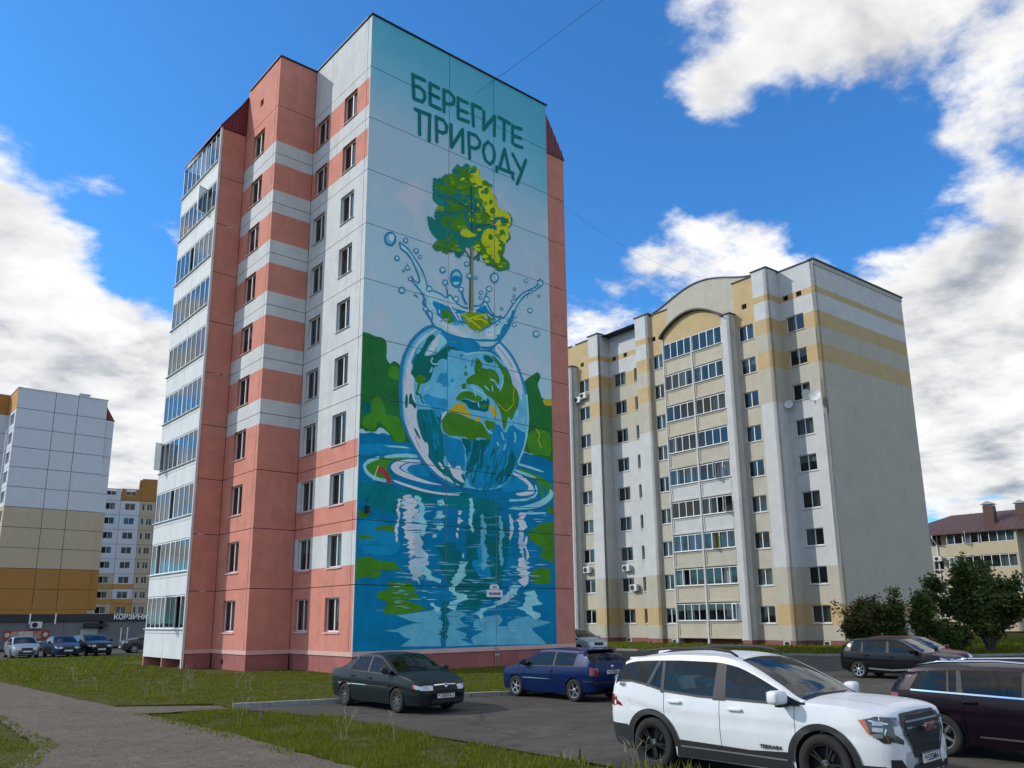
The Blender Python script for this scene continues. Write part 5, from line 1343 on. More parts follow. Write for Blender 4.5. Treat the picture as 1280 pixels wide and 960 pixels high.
p 19 22 0 617 2120 8 2 -3 -190 -2 -184 -12 -3 5 185
s 19 22 9 618 2042 -17 28 -23 19
s 19 22 12 640 2054 43 46
s 19 2 9 623 2466 1 -127 3 -91 0 -46
s 19 2 5 624 2310 -34 23 -39 9 -71 10
s 19 2 6 630 2312 33 46
s 19 2 6 656 2243 54 23 76 38
p 20 0 0 233 2033 -2 -6 -4 -5 -6 -3 -5 0 -5 2 -1 5 1 6 4 5 6 3 6 0 4 -2
s 20 12 7 233 2033 -2 -6 -4 -5 -6 -3 -5 0 -5 2 -1 5 1 6 4 5 6 3 6 0 4 -2 2 -5
p 20 6 0 222 2033 -1 -3 -3 -2 -3 0 -1 3 1 3 3 2 3 -1
p 21 0 0 296 1997 -2 -7 -4 -5 -7 -4 -6 0 -5 3 -2 5 2 6 4 6 7 3 6 1 5 -3
s 21 12 7 296 1997 -2 -7 -4 -5 -7 -4 -6 0 -5 3 -2 5 2 6 4 6 7 3 6 1 5 -3 2 -5
p 21 6 0 284 1997 -1 -4 -3 -2 -3 0 -2 3 1 3 4 2 3 0
p 22 0 0 316 1972 -1 -5 -3 -4 -5 -2 -5 -1 -3 2 -1 4 1 5 3 4 5 3 5 0 3 -2
s 22 12 5 316 1972 -1 -5 -3 -4 -5 -2 -5 -1 -3 2 -1 4 1 5 3 4 5 3 5 0 3 -2 1 -4
p 23 0 0 186 1927 -1 -7 -5 -5 -6 -3 -6 -1 -5 3 -1 5 1 7 4 5 7 3 6 1 4 -3
s 23 12 7 186 1927 -1 -7 -5 -5 -6 -3 -6 -1 -5 3 -1 5 1 7 4 5 7 3 6 1 4 -3 2 -5
p 23 6 0 175 1927 -1 -3 -3 -2 -3 0 -2 2 2 3 3 2 3 0
p 24 0 0 245 1892 -1 -5 -4 -5 -6 -3 -6 0 -4 2 -1 5 1 6 4 5 6 3 5 0 5 -3
s 24 12 7 245 1892 -1 -5 -4 -5 -6 -3 -6 0 -4 2 -1 5 1 6 4 5 6 3 5 0 5 -3 1 -5
p 24 6 0 235 1893 -1 -3 -3 -2 -3 0 -1 2 1 3 3 2 3 0
p 25 0 0 219 1871 0 -3 -3 -3 -3 -2 -3 0 -2 2 -1 2 1 3 2 3 3 2 3 0 3 -2
s 25 12 5 219 1871 0 -3 -3 -3 -3 -2 -3 0 -2 2 -1 2 1 3 2 3 3 2 3 0 3 -2 0 -2
p 26 0 0 223 1771 -2 -8 -6 -7 -9 -4 -8 0 -7 4 -2 7 2 8 6 7 9 4 8 1 6 -4
s 26 12 7 223 1771 -2 -8 -6 -7 -9 -4 -8 0 -7 4 -2 7 2 8 6 7 9 4 8 1 6 -4 3 -8
p 26 6 0 207 1772 -1 -4 -4 -3 -5 1 -1 3 1 4 4 3 5 -1
p 27 0 0 459 1942 -2 -8 -6 -7 -8 -4 -8 0 -5 4 -3 6 2 7 6 7 8 4 8 1 6 -4
s 27 12 7 459 1942 -2 -8 -6 -7 -8 -4 -8 0 -5 4 -3 6 2 7 6 7 8 4 8 1 6 -4 2 -6
p 27 6 0 445 1942 -2 -4 -4 -2 -4 0 -1 3 1 4 4 2 4 0
p 28 0 0 609 2017 -2 -7 -6 -6 -7 -3 -7 -1 -5 3 -2 6 2 6 5 6 7 4 7 0 6 -3
s 28 12 7 609 2017 -2 -7 -6 -6 -7 -3 -7 -1 -5 3 -2 6 2 6 5 6 7 4 7 0 6 -3 2 -5
p 28 6 0 596 2017 -2 -4 -3 -2 -4 0 -1 3 1 3 4 3 3 -1
p 29 0 0 626 1955 -2 -7 -6 -6 -7 -4 -8 -1 -6 4 -2 6 2 7 6 6 8 4 7 1 6 -4
s 29 12 7 626 1955 -2 -7 -6 -6 -7 -4 -8 -1 -6 4 -2 6 2 7 6 6 8 4 7 1 6 -4 2 -6
p 29 6 0 612 1955 -1 -3 -4 -3 -4 0 -2 3 2 4 4 2 4 0
p 30 0 0 664 1956 -1 -5 -4 -4 -5 -2 -5 -1 -3 2 -2 4 2 5 3 4 5 2 5 0 4 -2
s 30 12 5 664 1956 -1 -5 -4 -4 -5 -2 -5 -1 -3 2 -2 4 2 5 3 4 5 2 5 0 4 -2 1 -3
p 31 0 0 1017 2036 -2 -6 -5 -5 -7 -4 -6 0 -5 3 -2 5 2 5 5 5 7 4 6 0 5 -3
s 31 12 5 1017 2036 -2 -6 -5 -5 -7 -4 -6 0 -5 3 -2 5 2 5 5 5 7 4 6 0 5 -3 2 -4
p 32 0 0 928 1963 -1 -4 -3 -4 -5 -2 -4 0 -3 2 -1 3 1 4 3 3 4 2 5 0 3 -1
s 32 12 5 928 1963 -1 -4 -3 -4 -5 -2 -4 0 -3 2 -1 3 1 4 3 3 4 2 5 0 3 -1 1 -3
p 33 0 0 1105 1968 -1 -4 -4 -3 -4 -2 -4 0 -3 1 -1 3 1 4 3 3 5 2 4 0 3 -2
s 33 12 5 1105 1968 -1 -4 -4 -3 -4 -2 -4 0 -3 1 -1 3 1 4 3 3 5 2 4 0 3 -2 1 -2
p 34 0 0 1044 1868 -2 -7 -6 -7 -8 -3 -8 0 -6 3 -2 6 2 7 6 6 8 3 8 1 6 -4
s 34 12 7 1044 1868 -2 -7 -6 -7 -8 -3 -8 0 -6 3 -2 6 2 7 6 6 8 3 8 1 6 -4 2 -5
p 34 6 0 1030 1868 -2 -4 -4 -2 -4 0 -2 3 2 4 4 2 4 0
p 35 0 0 835 1826 -1 -3 -3 -3 -4 -2 -4 0 -3 2 -1 2 2 4 2 3 4 2 4 0 3 -2
s 35 12 5 835 1826 -1 -3 -3 -3 -4 -2 -4 0 -3 2 -1 2 2 4 2 3 4 2 4 0 3 -2 1 -3
p 36 0 0 926 1758 -2 -6 -5 -5 -6 -2 -6 -1 -5 3 -2 5 2 5 5 5 6 3 6 0 5 -3
s 36 12 5 926 1758 -2 -6 -5 -5 -6 -2 -6 -1 -5 3 -2 5 2 5 5 5 6 3 6 0 5 -3 2 -4
p 37 0 0 698 1883 -1 -5 -4 -4 -5 -3 -5 0 -4 2 -2 4 2 5 4 5 5 2 5 0 4 -2
s 37 12 5 698 1883 -1 -5 -4 -4 -5 -3 -5 0 -4 2 -2 4 2 5 4 5 5 2 5 0 4 -2 1 -4
p 38 0 0 693 1854 -1 -4 -4 -4 -4 -2 -5 0 -3 2 -1 3 1 4 3 4 5 2 4 0 4 -2
s 38 12 5 693 1854 -1 -4 -4 -4 -4 -2 -5 0 -3 2 -1 3 1 4 3 4 5 2 4 0 4 -2 1 -3
p 39 0 0 924 1921 -1 -4 -4 -3 -4 -2 -4 0 -3 2 -1 3 1 4 3 3 4 2 5 0 3 -2
s 39 12 5 924 1921 -1 -4 -4 -3 -4 -2 -4 0 -3 2 -1 3 1 4 3 3 4 2 5 0 3 -2 1 -3
p 40 0 0 1093 1743 -3 -9 -9 -9 -11 -4 -11 0 -8 4 -2 8 3 9 8 9 11 4 11 0 8 -4
s 40 12 7 1093 1743 -3 -9 -9 -9 -11 -4 -11 0 -8 4 -2 8 3 9 8 9 11 4 11 0 8 -4 3 -8
p 40 6 0 1073 1744 -2 -5 -6 -3 -5 0 -3 4 3 5 5 3 6 -1
p 41 17 0 164 2020 -2 -14 -6 -13 -10 -10 -12 -6 -12 -1 -10 4 -6 9 -3 12 2 14 6 13 10 10 11 6 12 1 10 -4 7 -9
s 41 12 10 162 2019 -2 -12 -6 -13 -9 -10 -11 -5 -11 -1 -9 4 -7 8 -2 12 1 13 6 12 9 10 11 6 12 1 9 -4 7 -9 2 -12
p 41 6 0 155 2025 -1 -7 -3 -7 -5 -6 -6 -3 -6 0 -5 2 -3 5 -2 7 1 7 3 7 5 5 6 3 6 1 6 -2 3 -5
p 42 13 0 561 1923 -3 -17 -7 -17 -11 -12 -12 -7 -13 0 -10 7 -7 12 -3 17 2 17 7 17 11 12 12 7 13 0 11 -6 7 -13
p 42 19 0 498 1898 11 25 25 10 28 -9 -3 -20 -56 -15
s 42 12 14 561 1923 -3 -17 -7 -17 -11 -12 -12 -7 -13 0 -10 7 -7 12 -3 17 2 17 7 17 11 12 12 7 13 0 11 -6 7 -13 3 -17
p 43 0 0 804 1994 -2 -11 -6 -10 -8 -8 -9 -4 -10 -1 -7 4 -6 7 -2 9 2 11 6 10 8 7 9 5 10 1 8 -4 5 -7
s 43 12 10 804 1994 -2 -11 -6 -10 -8 -8 -9 -4 -10 -1 -7 4 -6 7 -2 9 2 11 6 10 8 7 9 5 10 1 8 -4 5 -7 2 -9
s 44 9 20 245 2962 4 -72 5 -64
s 44 9 20 245 2958 72 2
s 44 9 20 253 2899 31 8 30 -13 8 -32 -15 -32 -53 -4
s 45 9 20 352 2960 2 -125
s 45 9 20 352 2957 54 -1
s 45 9 20 356 2897 51 0
s 45 9 20 354 2835 63 1
s 46 9 20 441 2961 1 -129
s 46 9 20 441 2960 40 2 27 -20 -3 -33 -23 -18 -36 -5
s 47 9 20 534 2954 1 -121
s 47 9 20 534 2951 62 0
s 47 9 20 538 2887 58 4
s 47 9 20 535 2833 70 7
s 48 9 20 630 2958 9 -129
s 48 9 20 630 2958 60 1
s 49 9 20 711 2948 -3 -112
s 49 9 20 708 2836 79 115
s 49 9 20 787 2951 -3 -121
s 50 9 20 816 2957 80 -4
s 50 9 20 856 2955 -3 -125
s 51 9 20 918 2947 -1 -110
s 51 9 20 918 2943 65 10
s 51 9 20 917 2886 65 6
s 51 9 20 917 2837 18 -6 53 6
s 52 9 20 262 2768 93 5
s 52 9 20 288 2766 4 -130
s 52 9 20 352 2774 -1 -151
s 53 9 20 393 2780 6 -141
s 53 9 20 393 2777 44 3 25 -25 -5 -37 -25 -16 -35 1
s 54 9 20 489 2773 3 -129
s 54 9 20 492 2644 73 132
s 54 9 20 565 2776 3 -134
s 55 9 20 605 2774 8 -148
s 55 9 20 605 2773 52 4 27 -24 -7 -35 -27 -21 -38 -4
s 56 9 20 740 2775 35 -19 10 -39 -7 -45 -25 -28 -31 9 -17 45 7 42 28 35
s 57 9 20 857 2775 -37 -124
s 57 9 20 857 2775 35 -130
s 57 9 20 799 2643 119 5
s 57 9 20 799 2643 0 -27
s 57 9 20 911 2650 6 -35
s 58 9 20 916 2767 62 -81
s 58 9 20 1015 2767 -68 -172
"""
MURAL=[]
for ln in MURAL_TEXT.strip().splitlines():
    q=ln.split(); d=list(map(int,q[4:])); x,z=d[0],d[1]; f_=[x,z]
    for i in range(2,len(d),2): x+=d[i]; z+=d[i+1]; f_+=[x,z]
    MURAL.append((q[0],MURAL_PARTS[int(q[1])],MURAL_COLOURS[int(q[2])],int(q[3]),f_))
# ------------------------------------------------------------------ pink ten-storey block with the mural
ZK=[.95+2.8*k for k in range(11)]; ZT=31.89
PK,WH,PP,PB=MT['pink'],MT['white_wall'],MT['pale_pink'],MT['plinth_pink']
b1=thing('apartment_block',"tall pink and white ten-storey panel block with a painted globe mural on its end wall",'building')
def bands_pier(k):
    z=ZK[k]
    if k==10: return [(99,PK)]
    lo=[(z+.71,WH)] if k>=4 else []
    if k>=4 and k<9: return lo+[(z+2.25,PK),(99,WH)]
    if k==9: return lo+[(99,PK)]
    if k==3: return [(z+2.25,PK),(99,WH)]
    return [(99,PK)]
def bands_face(k):
    z=ZK[k]
    if k==10: return [(99,WH)]
    if k>=8: return [(z+.71,WH),(z+2.25,PK),(99,WH)]
    if k>=4: return [(99,WH)]
    if k==3: return [(z+.82,PK),(99,WH)]
    if k in (1,2): return [(z+.85,PK),(z+2.33,WH),(99,PK)]
    return [(99,PK)]
FM=Facade(b1,0,0,0); FL=Facade(b1,0,5.88,-90); FP=Facade(b1,-2.12,5.88,0); FD=Facade(b1,-2.12,10.04,-90); FB=Facade(b1,-3.52,10.04,0); FW=Facade(b1,-3.52,16.0,-90); FS=Facade(b1,11.79,.08,0)
for k in range(11):
    z0=ZK[k]; z1=ZK[k+1] if k<10 else ZT
    w=[] if k==10 else [(3.33,4.63,z0+.83,z0+2.30),(.38,1.66,z0+.83,z0+2.30)]
    FL.at('wall_panel',wall_mesh('wall_panel',0,5.53,z0,z1,bands_face(k),w),0,0)
    FL.at('wall_panel',wall_mesh('wall_panel',5.53,5.88,z0,z1,bands_face(k),(),ubands=[(5.80,5.89,WH)]),0,0)
    for q in w: window(FL,*q,split=(.54,))
    FP.at('wall_panel',wall_mesh('wall_panel',0,2.12,z0,z1,bands_pier(k)),0,0)
    w=[(1.14,2.60,z0+.83,z0+2.30)] if k<10 else [(1.75,2.15,z0+1.1,z0+1.5)]
    FD.at('wall_panel',wall_mesh('wall_panel',0,3.86,z0,z1,bands_pier(k),w),0,0)
    FD.at('wall_panel',wall_mesh('wall_panel',3.86,4.16,z0,z1,bands_pier(k)),0,0)
    if k<10: window(FD,*w[0],split=(.5,))
    else: FD.put('vent',MB().box(1.75,2.15,.2,.22,z0+1.1,z0+1.5).box(1.93,1.97,.1,.2,z0+1.1,z0+1.5),[MT['dark']])
    if k<10: FB.at('wall_panel',wall_mesh('wall_panel',0,1.4,z0,z1 if k<9 else 29.1,[(99,PK)]),0,0)
    if k<10: FS.at('wall_panel',wall_mesh('wall_panel',0,1.42,z0,z1 if k<9 else 28.85,[(99,PK)]),0,0)
def mural_base():
    m=bpy.data.materials.new('mural_sky'); m.use_nodes=True; nt=m.node_tree; N=nt.nodes; L=nt.links; b=N['Principled BSDF']; b.inputs['Roughness'].default_value=.85; b.inputs['Specular IOR Level'].default_value=.2
    g=N.new('ShaderNodeNewGeometry'); s=N.new('ShaderNodeSeparateXYZ'); L.new(g.outputs['Position'],s.inputs[0])
    n=N.new('ShaderNodeTexNoise'); n.inputs['Scale'].default_value=.35; n.inputs['Detail'].default_value=4; L.new(g.outputs['Position'],n.inputs['Vector'])
    def mth(op,a,c):
        q=N.new('ShaderNodeMath'); q.operation=op
        for i,x in enumerate((a,c)):
            if isinstance(x,(int,float)): q.inputs[i].default_value=x
            else: L.new(x,q.inputs[i])
        return q.outputs[0]
    h=mth('ADD',mth('ADD',s.outputs[2],mth('MULTIPLY',s.outputs[0],.22)),mth('MULTIPLY',mth('SUBTRACT',n.outputs[0],.5),3.2))
    h=mth('DIVIDE',mth('SUBTRACT',h,10.),25.)
    r=N.new('ShaderNodeValToRGB'); e=r.color_ramp.elements; e[0].position=0; e[0].color=(*ink('#86a6b6'),1); e[1].position=.99; e[1].color=(*ink('#3a7e97'),1)
    for p,c in ((.3,'#84a2b2'),(.55,'#8198aa'),(.66,'#7b97aa'),(.76,'#5a8fa8'),(.86,'#4486a0')): x=e.new(p); x.color=(*ink(c),1)
    L.new(h,r.inputs[0])
    n2=N.new('ShaderNodeTexNoise'); n2.inputs['Scale'].default_value=.55; n2.inputs['Detail'].default_value=3; L.new(g.outputs['Position'],n2.inputs['Vector'])
    mr=N.new('ShaderNodeMapRange'); L.new(n2.outputs[0],mr.inputs[0]); mr.inputs[1].default_value=.54; mr.inputs[2].default_value=.68; mr.inputs[4].default_value=.55
    lo=N.new('ShaderNodeMapRange'); L.new(s.outputs[2],lo.inputs[0]); lo.inputs[1].default_value=26; lo.inputs[2].default_value=23.5
    fm=mth('MULTIPLY',mr.outputs[0],lo.outputs[0])
    mx=N.new('ShaderNodeMixRGB'); L.new(fm,mx.inputs[0]); L.new(r.outputs[0],mx.inputs[1]); mx.inputs[2].default_value=(*ink('#9d9fae'),1); L.new(mx.outputs[0],b.inputs['Base Color'])
    return m
INK_K=.45
def ink(h):
    c=lin(h); return (min(.9,c[0]/INK_K*1.13),min(.9,c[1]/INK_K),min(.9,c[2]/INK_K*.86))
MT['mural_sky']=mural_base()
MU=[0,4.78,7.80,11.79]
for k in range(11):
    for i in range(3):
        FM.at('wall_panel',wall_mesh('wall_panel',MU[i],MU[i+1],ZK[k],ZK[k+1] if k<10 else ZT,[(99,MT['mural_sky'])]),0,0)
for F,us,u1 in ((FM,MU[1:3],11.79),(FL,[5.53],5.88),(FP,[],2.12),(FD,[3.86],4.16),(FB,[],1.4),(FS,[],1.42)):
    seal(F,us,ZK[:11] if F not in (FB,FS) else ZK[:10],.03,u1-.03,.95,ZT if F not in(FB,FS) else 28.8)
# closing strips at the corners, plinth and ledge
for F,u1,t in ((FM,11.79,0),(FL,5.88,0),(FP,2.12,0),(FD,4.16,0),(FB,1.4,0),(FS,1.42,0)):
    F.put('ledge',MB().box(0,u1+(.0),-.012,.2,.77,.961),PP)
    n=max(1,round(u1/3.4)); 
    for i in range(n): F.at('plinth_panel',wall_mesh('plinth_panel',u1*i/n,u1*(i+1)/n,-.1,.77,[(99,PB)],[(1.2,1.5,.28,.5)] if F is FD and i==0 else (),gap=.008),0,0,.035)
FD.put('vent',MB().box(1.15,1.55,.2,.22,.25,.55),MT['dark'])
for F,us in ((FM,[3.93,7.86]),): F.put('joint_seal',MB().box(3.88,3.98,.06,.09,0,.76).box(7.8,7.92,.06,.09,0,.76),MT['joint'])
for F,u0,u1 in ((FM,0,11.79),(FL,0,5.85),(FP,.1,2.12),(FD,.3,4.13)): cap(F,u0,u1,ZT-.002 if F in (FM,FD) else ZT-.006)
# the hidden sides and the roof
mb=MB(); 
for a,b in (((11.78,.3),(11.78,20)),((11.78,20),(-2.1,20)),((-2.1,20),(-2.1,16))): mb.quad((*a,0),(*b,0),(*b,ZT),(*a,ZT))
mb.build('rear_wall',WH,b1)
MB().add([(x,y,ZT-.15) for x,y in ((.05,.05),(11.74,.05),(11.74,19.98),(-2.08,19.98),(-2.08,5.92),(.05,5.92))],[[0,1,2,3,4,5]]).build('roof',MT['roof_metal'],b1)
MB().quad((-.02,5.9,0),(-.02,19.9,0),(-.02,19.9,ZT-.2),(-.02,5.9,ZT-.2)).quad((1.6,.3,0),(1.6,5.6,0),(1.6,5.6,ZT-.2),(1.6,.3,ZT-.2)).quad((-1.0,5.95,0),(-1.0,9.95,0),(-1.0,9.95,ZT-.2),(-1.0,5.95,ZT-.2)).quad((.0,5.6,0),(11.7,5.6,0),(11.7,5.6,ZT-.2),(.0,5.6,ZT-.2)).build('inner_wall',MT['room'],b1)
# end strip roof triangle on the right
def cheek(F,pts,ribs,name='roof_cheek'):
    o=F.put(name,MB().prism(pts,1,-.04,.1),MT['red_metal'])
    mb=MB(); (xa,za),(xb,zb),(xc,zc)=pts
    lo,hi=min(p[0] for p in pts),max(p[0] for p in pts)
    for i in range(1,ribs):
        x=lo+(hi-lo)*i/ribs
        top=29.13+ (31.40-29.13)*((x-lo)/(hi-lo) if pts[2][0]==hi else (hi-x)/(hi-lo))
        mb.box(x-.012,x+.012,-.06,-.04,min(p[1] for p in pts),top-.05)
    r=F.put('seam',mb,MT['red_metal']); r.location=(0,0,0); r.rotation_euler=(0,0,0); r.parent=o
    return o
cheek(FB,[(-.10,29.12),(1.40,29.12),(1.40,31.42)],7)
cheek(FS,[(0.0,28.87),(1.52,28.87),(0.0,31.45)],6)
rf=MB(); rf.add([(-3.64,9.93,29.10),(-3.64,16.08,29.10),(-2.10,16.08,31.50),(-2.10,9.93,31.50),(-3.64,9.93,29.17),(-3.64,16.08,29.17),(-2.10,16.08,31.57),(-2.10,9.93,31.57)],((3,2,1,0),(4,5,6,7),(0,1,5,4),(1,2,6,5),(2,3,7,6),(3,0,4,7)))
rf.build('balcony_roof',MT['red_metal'],b1)
# ---- glazed balconies
FW.put('balcony_back',MB().box(0,5.9,1.34,1.38,.5,29.1),MT['room'])
FW.put('balcony_end',MB().box(.0,.10,.03,1.38,.45,29.1),WH)
FW.put('corner_post',MB().box(5.90,6.03,-.05,.06,.1,29.1),WH)
for k in range(10):
    z=ZK[k]; lo=.50 if k==0 else z-.165
    bal=FW.put('balcony',MB().box(.02,5.88,.04,1.34,z-.10,z+.02),MT['white_panel'])
    sp=3.02+random.uniform(-.03,.03)
    for a,b in ((.02,sp),(sp,5.88)):
        p=link('parapet_panel',wall_mesh('parapet_panel',a,b,lo,z+.765,[(99,MT['white_panel'])],gap=.012,edge=.03),bal)
        p=link('parapet_rail',wall_mesh('parapet_rail',a,b,z+.765,z+.96,[(99,MT['white_panel'])],gap=.008,edge=.03),bal)
    link('joint_seal',MB().box(sp-.04,sp+.04,.032,.038,lo,z+.76).box(.03,5.87,.032,.038,z+.74,z+.79).mesh('joint_seal',MT['joint']),bal)
    link('ledge',MB().box(-.02,5.9,-.09,.05,z+.962,z+.995).mesh('ledge',MT['sill']),bal)
    glazing(FW,.06,5.88,z+.998,z+2.62 if k<9 else 29.06,8,.02,mid=4,pc=.22)
for u in (.0,2.92,5.78): FW.put('support',MB().box(u,u+.12,.02,1.3,0,.5),PK)
FW.put('balcony_back',MB().box(0,5.9,1.3,1.33,0,.5),PB)
# ---- the painting
def mural():
    pal=dict(bub='#86abc4',crown='#12605c',dark='#1d4340',deep='#00545c',forest='#1c5a2c',forest2='#34701f',hi='#b7c6d6',leaf='#5d7a14',leafy='#98a01c',letter='#00545a',lil='#8ea4c8',lily='#35691a',outl='#1c6890',pale='#72aac6',pool='#4a8ca6',red='#8c2f3b',sand='#9c8c20',sea='#5297c0',sea2='#1f7aa6',sea3='#0a6c99',teal='#075650',trunk='#67705c',trunk2='#3f4a3d',water='#00608a',water2='#0a6f9c',water3='#005e68',white='#aab2bf')
    for k,c in pal.items(): MT['ink_'+k]=mat('paint_'+k,ink(c),.85,var=.06 if k in('letter','white','outl','hi') else .2,vscale=1.1,spec=.2,streak=.0)
    root=link('mural',None,b1); order={}
    for e in MURAL: order.setdefault(e[1],[]).append(e)
    rr=random.Random(2); depth=-.0015
    for part,ents in order.items():
        bm=bmesh.new(); keys=[]
        def face(pts,mi):
            if len(pts)>4:
                vs,_,fs,_,_,_=delaunay_2d_cdt([Vector(p) for p in pts],[],[list(range(len(pts)))],1,1e-5)
            else: vs,fs=[Vector(p) for p in pts],[list(range(len(pts)))]
            bv=[bm.verts.new((v.x,depth,v.y)) for v in vs]
            for q in fs:
                try: bm.faces.new([bv[i] for i in q]).material_index=mi
                except ValueError: pass
        ORI=1
        for kind,_,col,val,flat in ents:
            if col not in keys: keys.append(col)
            mi=keys.index(col); pts=[(flat[i]/100,flat[i+1]/100) for i in range(0,len(flat),2)]; depth-=.000025
            pts=[(min(11.775,max(.012,x)),max(.97,z)) for x,z in pts]
            smooth={'letter':0,'painted_bubble':0,'painted_reflection':0,'painted_globe':1,'painted_water':1}.get(part.split('#')[0],2)
            if val>=8 and kind=='p': smooth=1
            for _ in range(smooth if len(pts)<60 else 0):
                n=len(pts); out=[]
                for i,(x,z) in enumerate(pts):
                    end=kind=='s' and i in(0,n-1)
                    if x<.03 or x>11.76 or z<.985 or end: out.append((x,z)); continue
                    for qx,qz in (pts[i-1],pts[(i+1)%n]): out.append((x*.78+qx*.22,z*.78+qz*.22))
                pts=out
            if kind=='p' and part=='painted_tree' and val>=8:
                out=[]     # leafy scallops along the outline
                for (x0,z0),(x1,z1) in zip(pts,pts[1:]+pts[:1]):
                    d=math.hypot(x1-x0,z1-z0); n=max(1,round(d/.17)); nx,nz=(z1-z0)/(d+1e-6),-(x1-x0)/(d+1e-6)
                    for i in range(n):
                        l=rr.uniform(.4,1.2)*(.075 if col=='crown' else .06)
                        for t,h in ((0,0),(.25,.8),(.6,1)): out.append((x0+(x1-x0)*(i+t)/n-nx*h*l*ORI,z0+(z1-z0)*(i+t)/n-nz*h*l*ORI))
                pts=out; val=0
            if kind=='p':
                if val:
                    a=val/100; out=[]
                    for (x0,z0),(x1,z1) in zip(pts,pts[1:]+pts[:1]):
                        d=math.hypot(x1-x0,z1-z0); n=max(1,min(14,int(d/.16)))
                        edge=(x0<.02 and x1<.02) or (x0>11.76 and x1>11.76) or (z0<.98 and z1<.98)
                        if edge: out.append((x0,z0)); continue
                        nx,nz=(z1-z0)/(d+1e-6),-(x1-x0)/(d+1e-6)
                        for i in range(n):
                            t=i/n; j=(rr.uniform(-1,1)*a*1.2) if i else 0
                            out.append((min(11.775,max(.012,x0+(x1-x0)*t+nx*j)),max(.97,z0+(z1-z0)*t+nz*j)))
                    pts=out
                face(pts,mi)
            else:
                w=val/200; n=len(pts); closed=pts[0]==pts[-1] and n>3
                L=[];R=[]
                for i in range(n):
                    p0=pts[i-1] if i else (pts[-2] if closed else pts[0]); p1=pts[i+1] if i<n-1 else (pts[1] if closed else pts[-1])
                    tx,tz=p1[0]-p0[0],p1[1]-p0[1]; d=math.hypot(tx,tz) or 1; nx,nz=-tz/d,tx/d
                    ww=w*(rr.uniform(.85,1.15) if col!='letter' else 1)
                    L.append((pts[i][0]+nx*ww,pts[i][1]+nz*ww)); R.append((pts[i][0]-nx*ww,pts[i][1]-nz*ww))
                for i in range(n-1): face([L[i],L[i+1],R[i+1],R[i]],mi)
                if not closed:
                    for end,(px,pz),q in ((0,pts[0],L[0]),(1,pts[-1],R[-1])):
                        a0=math.atan2(q[1]-pz,q[0]-px); face([(px+w*cos(a0+pi*i/6),pz+w*sin(a0+pi*i/6)) for i in range(7)],mi)
        bmesh.ops.triangulate(bm,faces=bm.faces[:],ngon_method='EAR_CLIP')
        for ax,vals in ((0,MU[1:3]),(2,ZK[1:])):
            for v in vals:
                for s in (-.016,.016):
                    co=[0,0,0]; co[ax]=v+s; no=[0,0,0]; no[ax]=1
                    bmesh.ops.bisect_plane(bm,geom=bm.verts[:]+bm.edges[:]+bm.faces[:],plane_co=co,plane_no=no)
        kill=[]
        for f in bm.faces:
            c=f.calc_center_median()
            if any(abs(c.x-v)<.0155 for v in MU[1:3]) or any(abs(c.z-v)<.0155 for v in ZK[1:]): kill.append(f)
        bmesh.ops.delete(bm,geom=kill,context='FACES')
        for f in bm.faces:
            f.normal_update()
            if f.normal.y>0: f.normal_flip()
        me=bpy.data.meshes.new(part); bm.to_mesh(me); bm.free()
        for c in keys: me.materials.append(MT['ink_'+c])
        me.name=part.split('#')[0]; o=link(part.split('#')[0],me,root)
        if o.name.split('.')[0] in('painted_reflection','painted_ripple','painted_globe','painted_splash','painted_tree','painted_water'): o['kind']='stuff'
mural()
# house plate, lamp and cable on the end wall
pl=tag(link('house_plate',None,None,(7.62,0,3.28)),"small white arched address plate low on the painted end wall",'sign')
MB().box(-.48,.48,-.12,-.03,0,.34).build('plate',MT['pvc'],pl)
MB().prism([(-.27,.36),(.27,.36),(.27,.5),(.18,.6),(-.18,.6),(-.27,.5)],1,-.11,-.03).build('plate_top',MT['pvc'],pl)
mk('print',(.08,.08,.1),.7)
mb=MB(); rq=random.Random(3)
x=-.36
while x<.34: w=rq.uniform(.04,.08); mb.box(x,x+w,-.124,-.12,.10,.10+rq.uniform(.10,.15)); x+=w+.02
for x in(-.1,-.02,.06): mb.box(x,x+.05,-.115,-.11,.42,.52)
mb.build('print_marks',MT['print'],pl)
lp=tag(link('wall_lamp',None,None,(.45,0,6.85)),"small black lamp fixed near the left edge of the mural",'lamp')
MB().prism([(-.09,0),(.09,0),(.07,.3),(-.07,.3)],1,-.24,-.04).build('lamp_body',MT['black_plastic'],lp)
MB().tube([(0,-.06,.28),(.03,-.05,.5),(.14,-.03,.85)],.012).build('bracket',MT['black_plastic'],lp)
tag(MB().tube([(7.73,-.03,0),(7.73,-.03,1.0)],.022).tube([(7.86,-.03,0),(7.86,-.03,.9)],.02).box(7.66,7.94,-.06,-.01,.55,.62).build('conduit',MT['steel']),"thin grey cable pipes running up the foot of the mural wall",'pipe')

# mortar smeared over the seams of the shaded pink wall
mk('patch',(.62,.40,.34),.95,var=.3,vscale=4)
rq=random.Random(9)
for k in range(1,10):
    for i in range(rq.randint(0,2)):
        u=rq.uniform(.15,.9); w=rq.uniform(.25,.6); n=10
        P=[(u+w*j/n,ZK[k]+rq.uniform(.015,.05)) for j in range(n+1)]+[(u+w*j/n,ZK[k]-rq.uniform(.015,.05)) for j in range(n,-1,-1)]
        FB.put('mortar_patch',MB().prism([(min(1.36,a),b) for a,b in P],1,-.004,.012),MT['patch'])
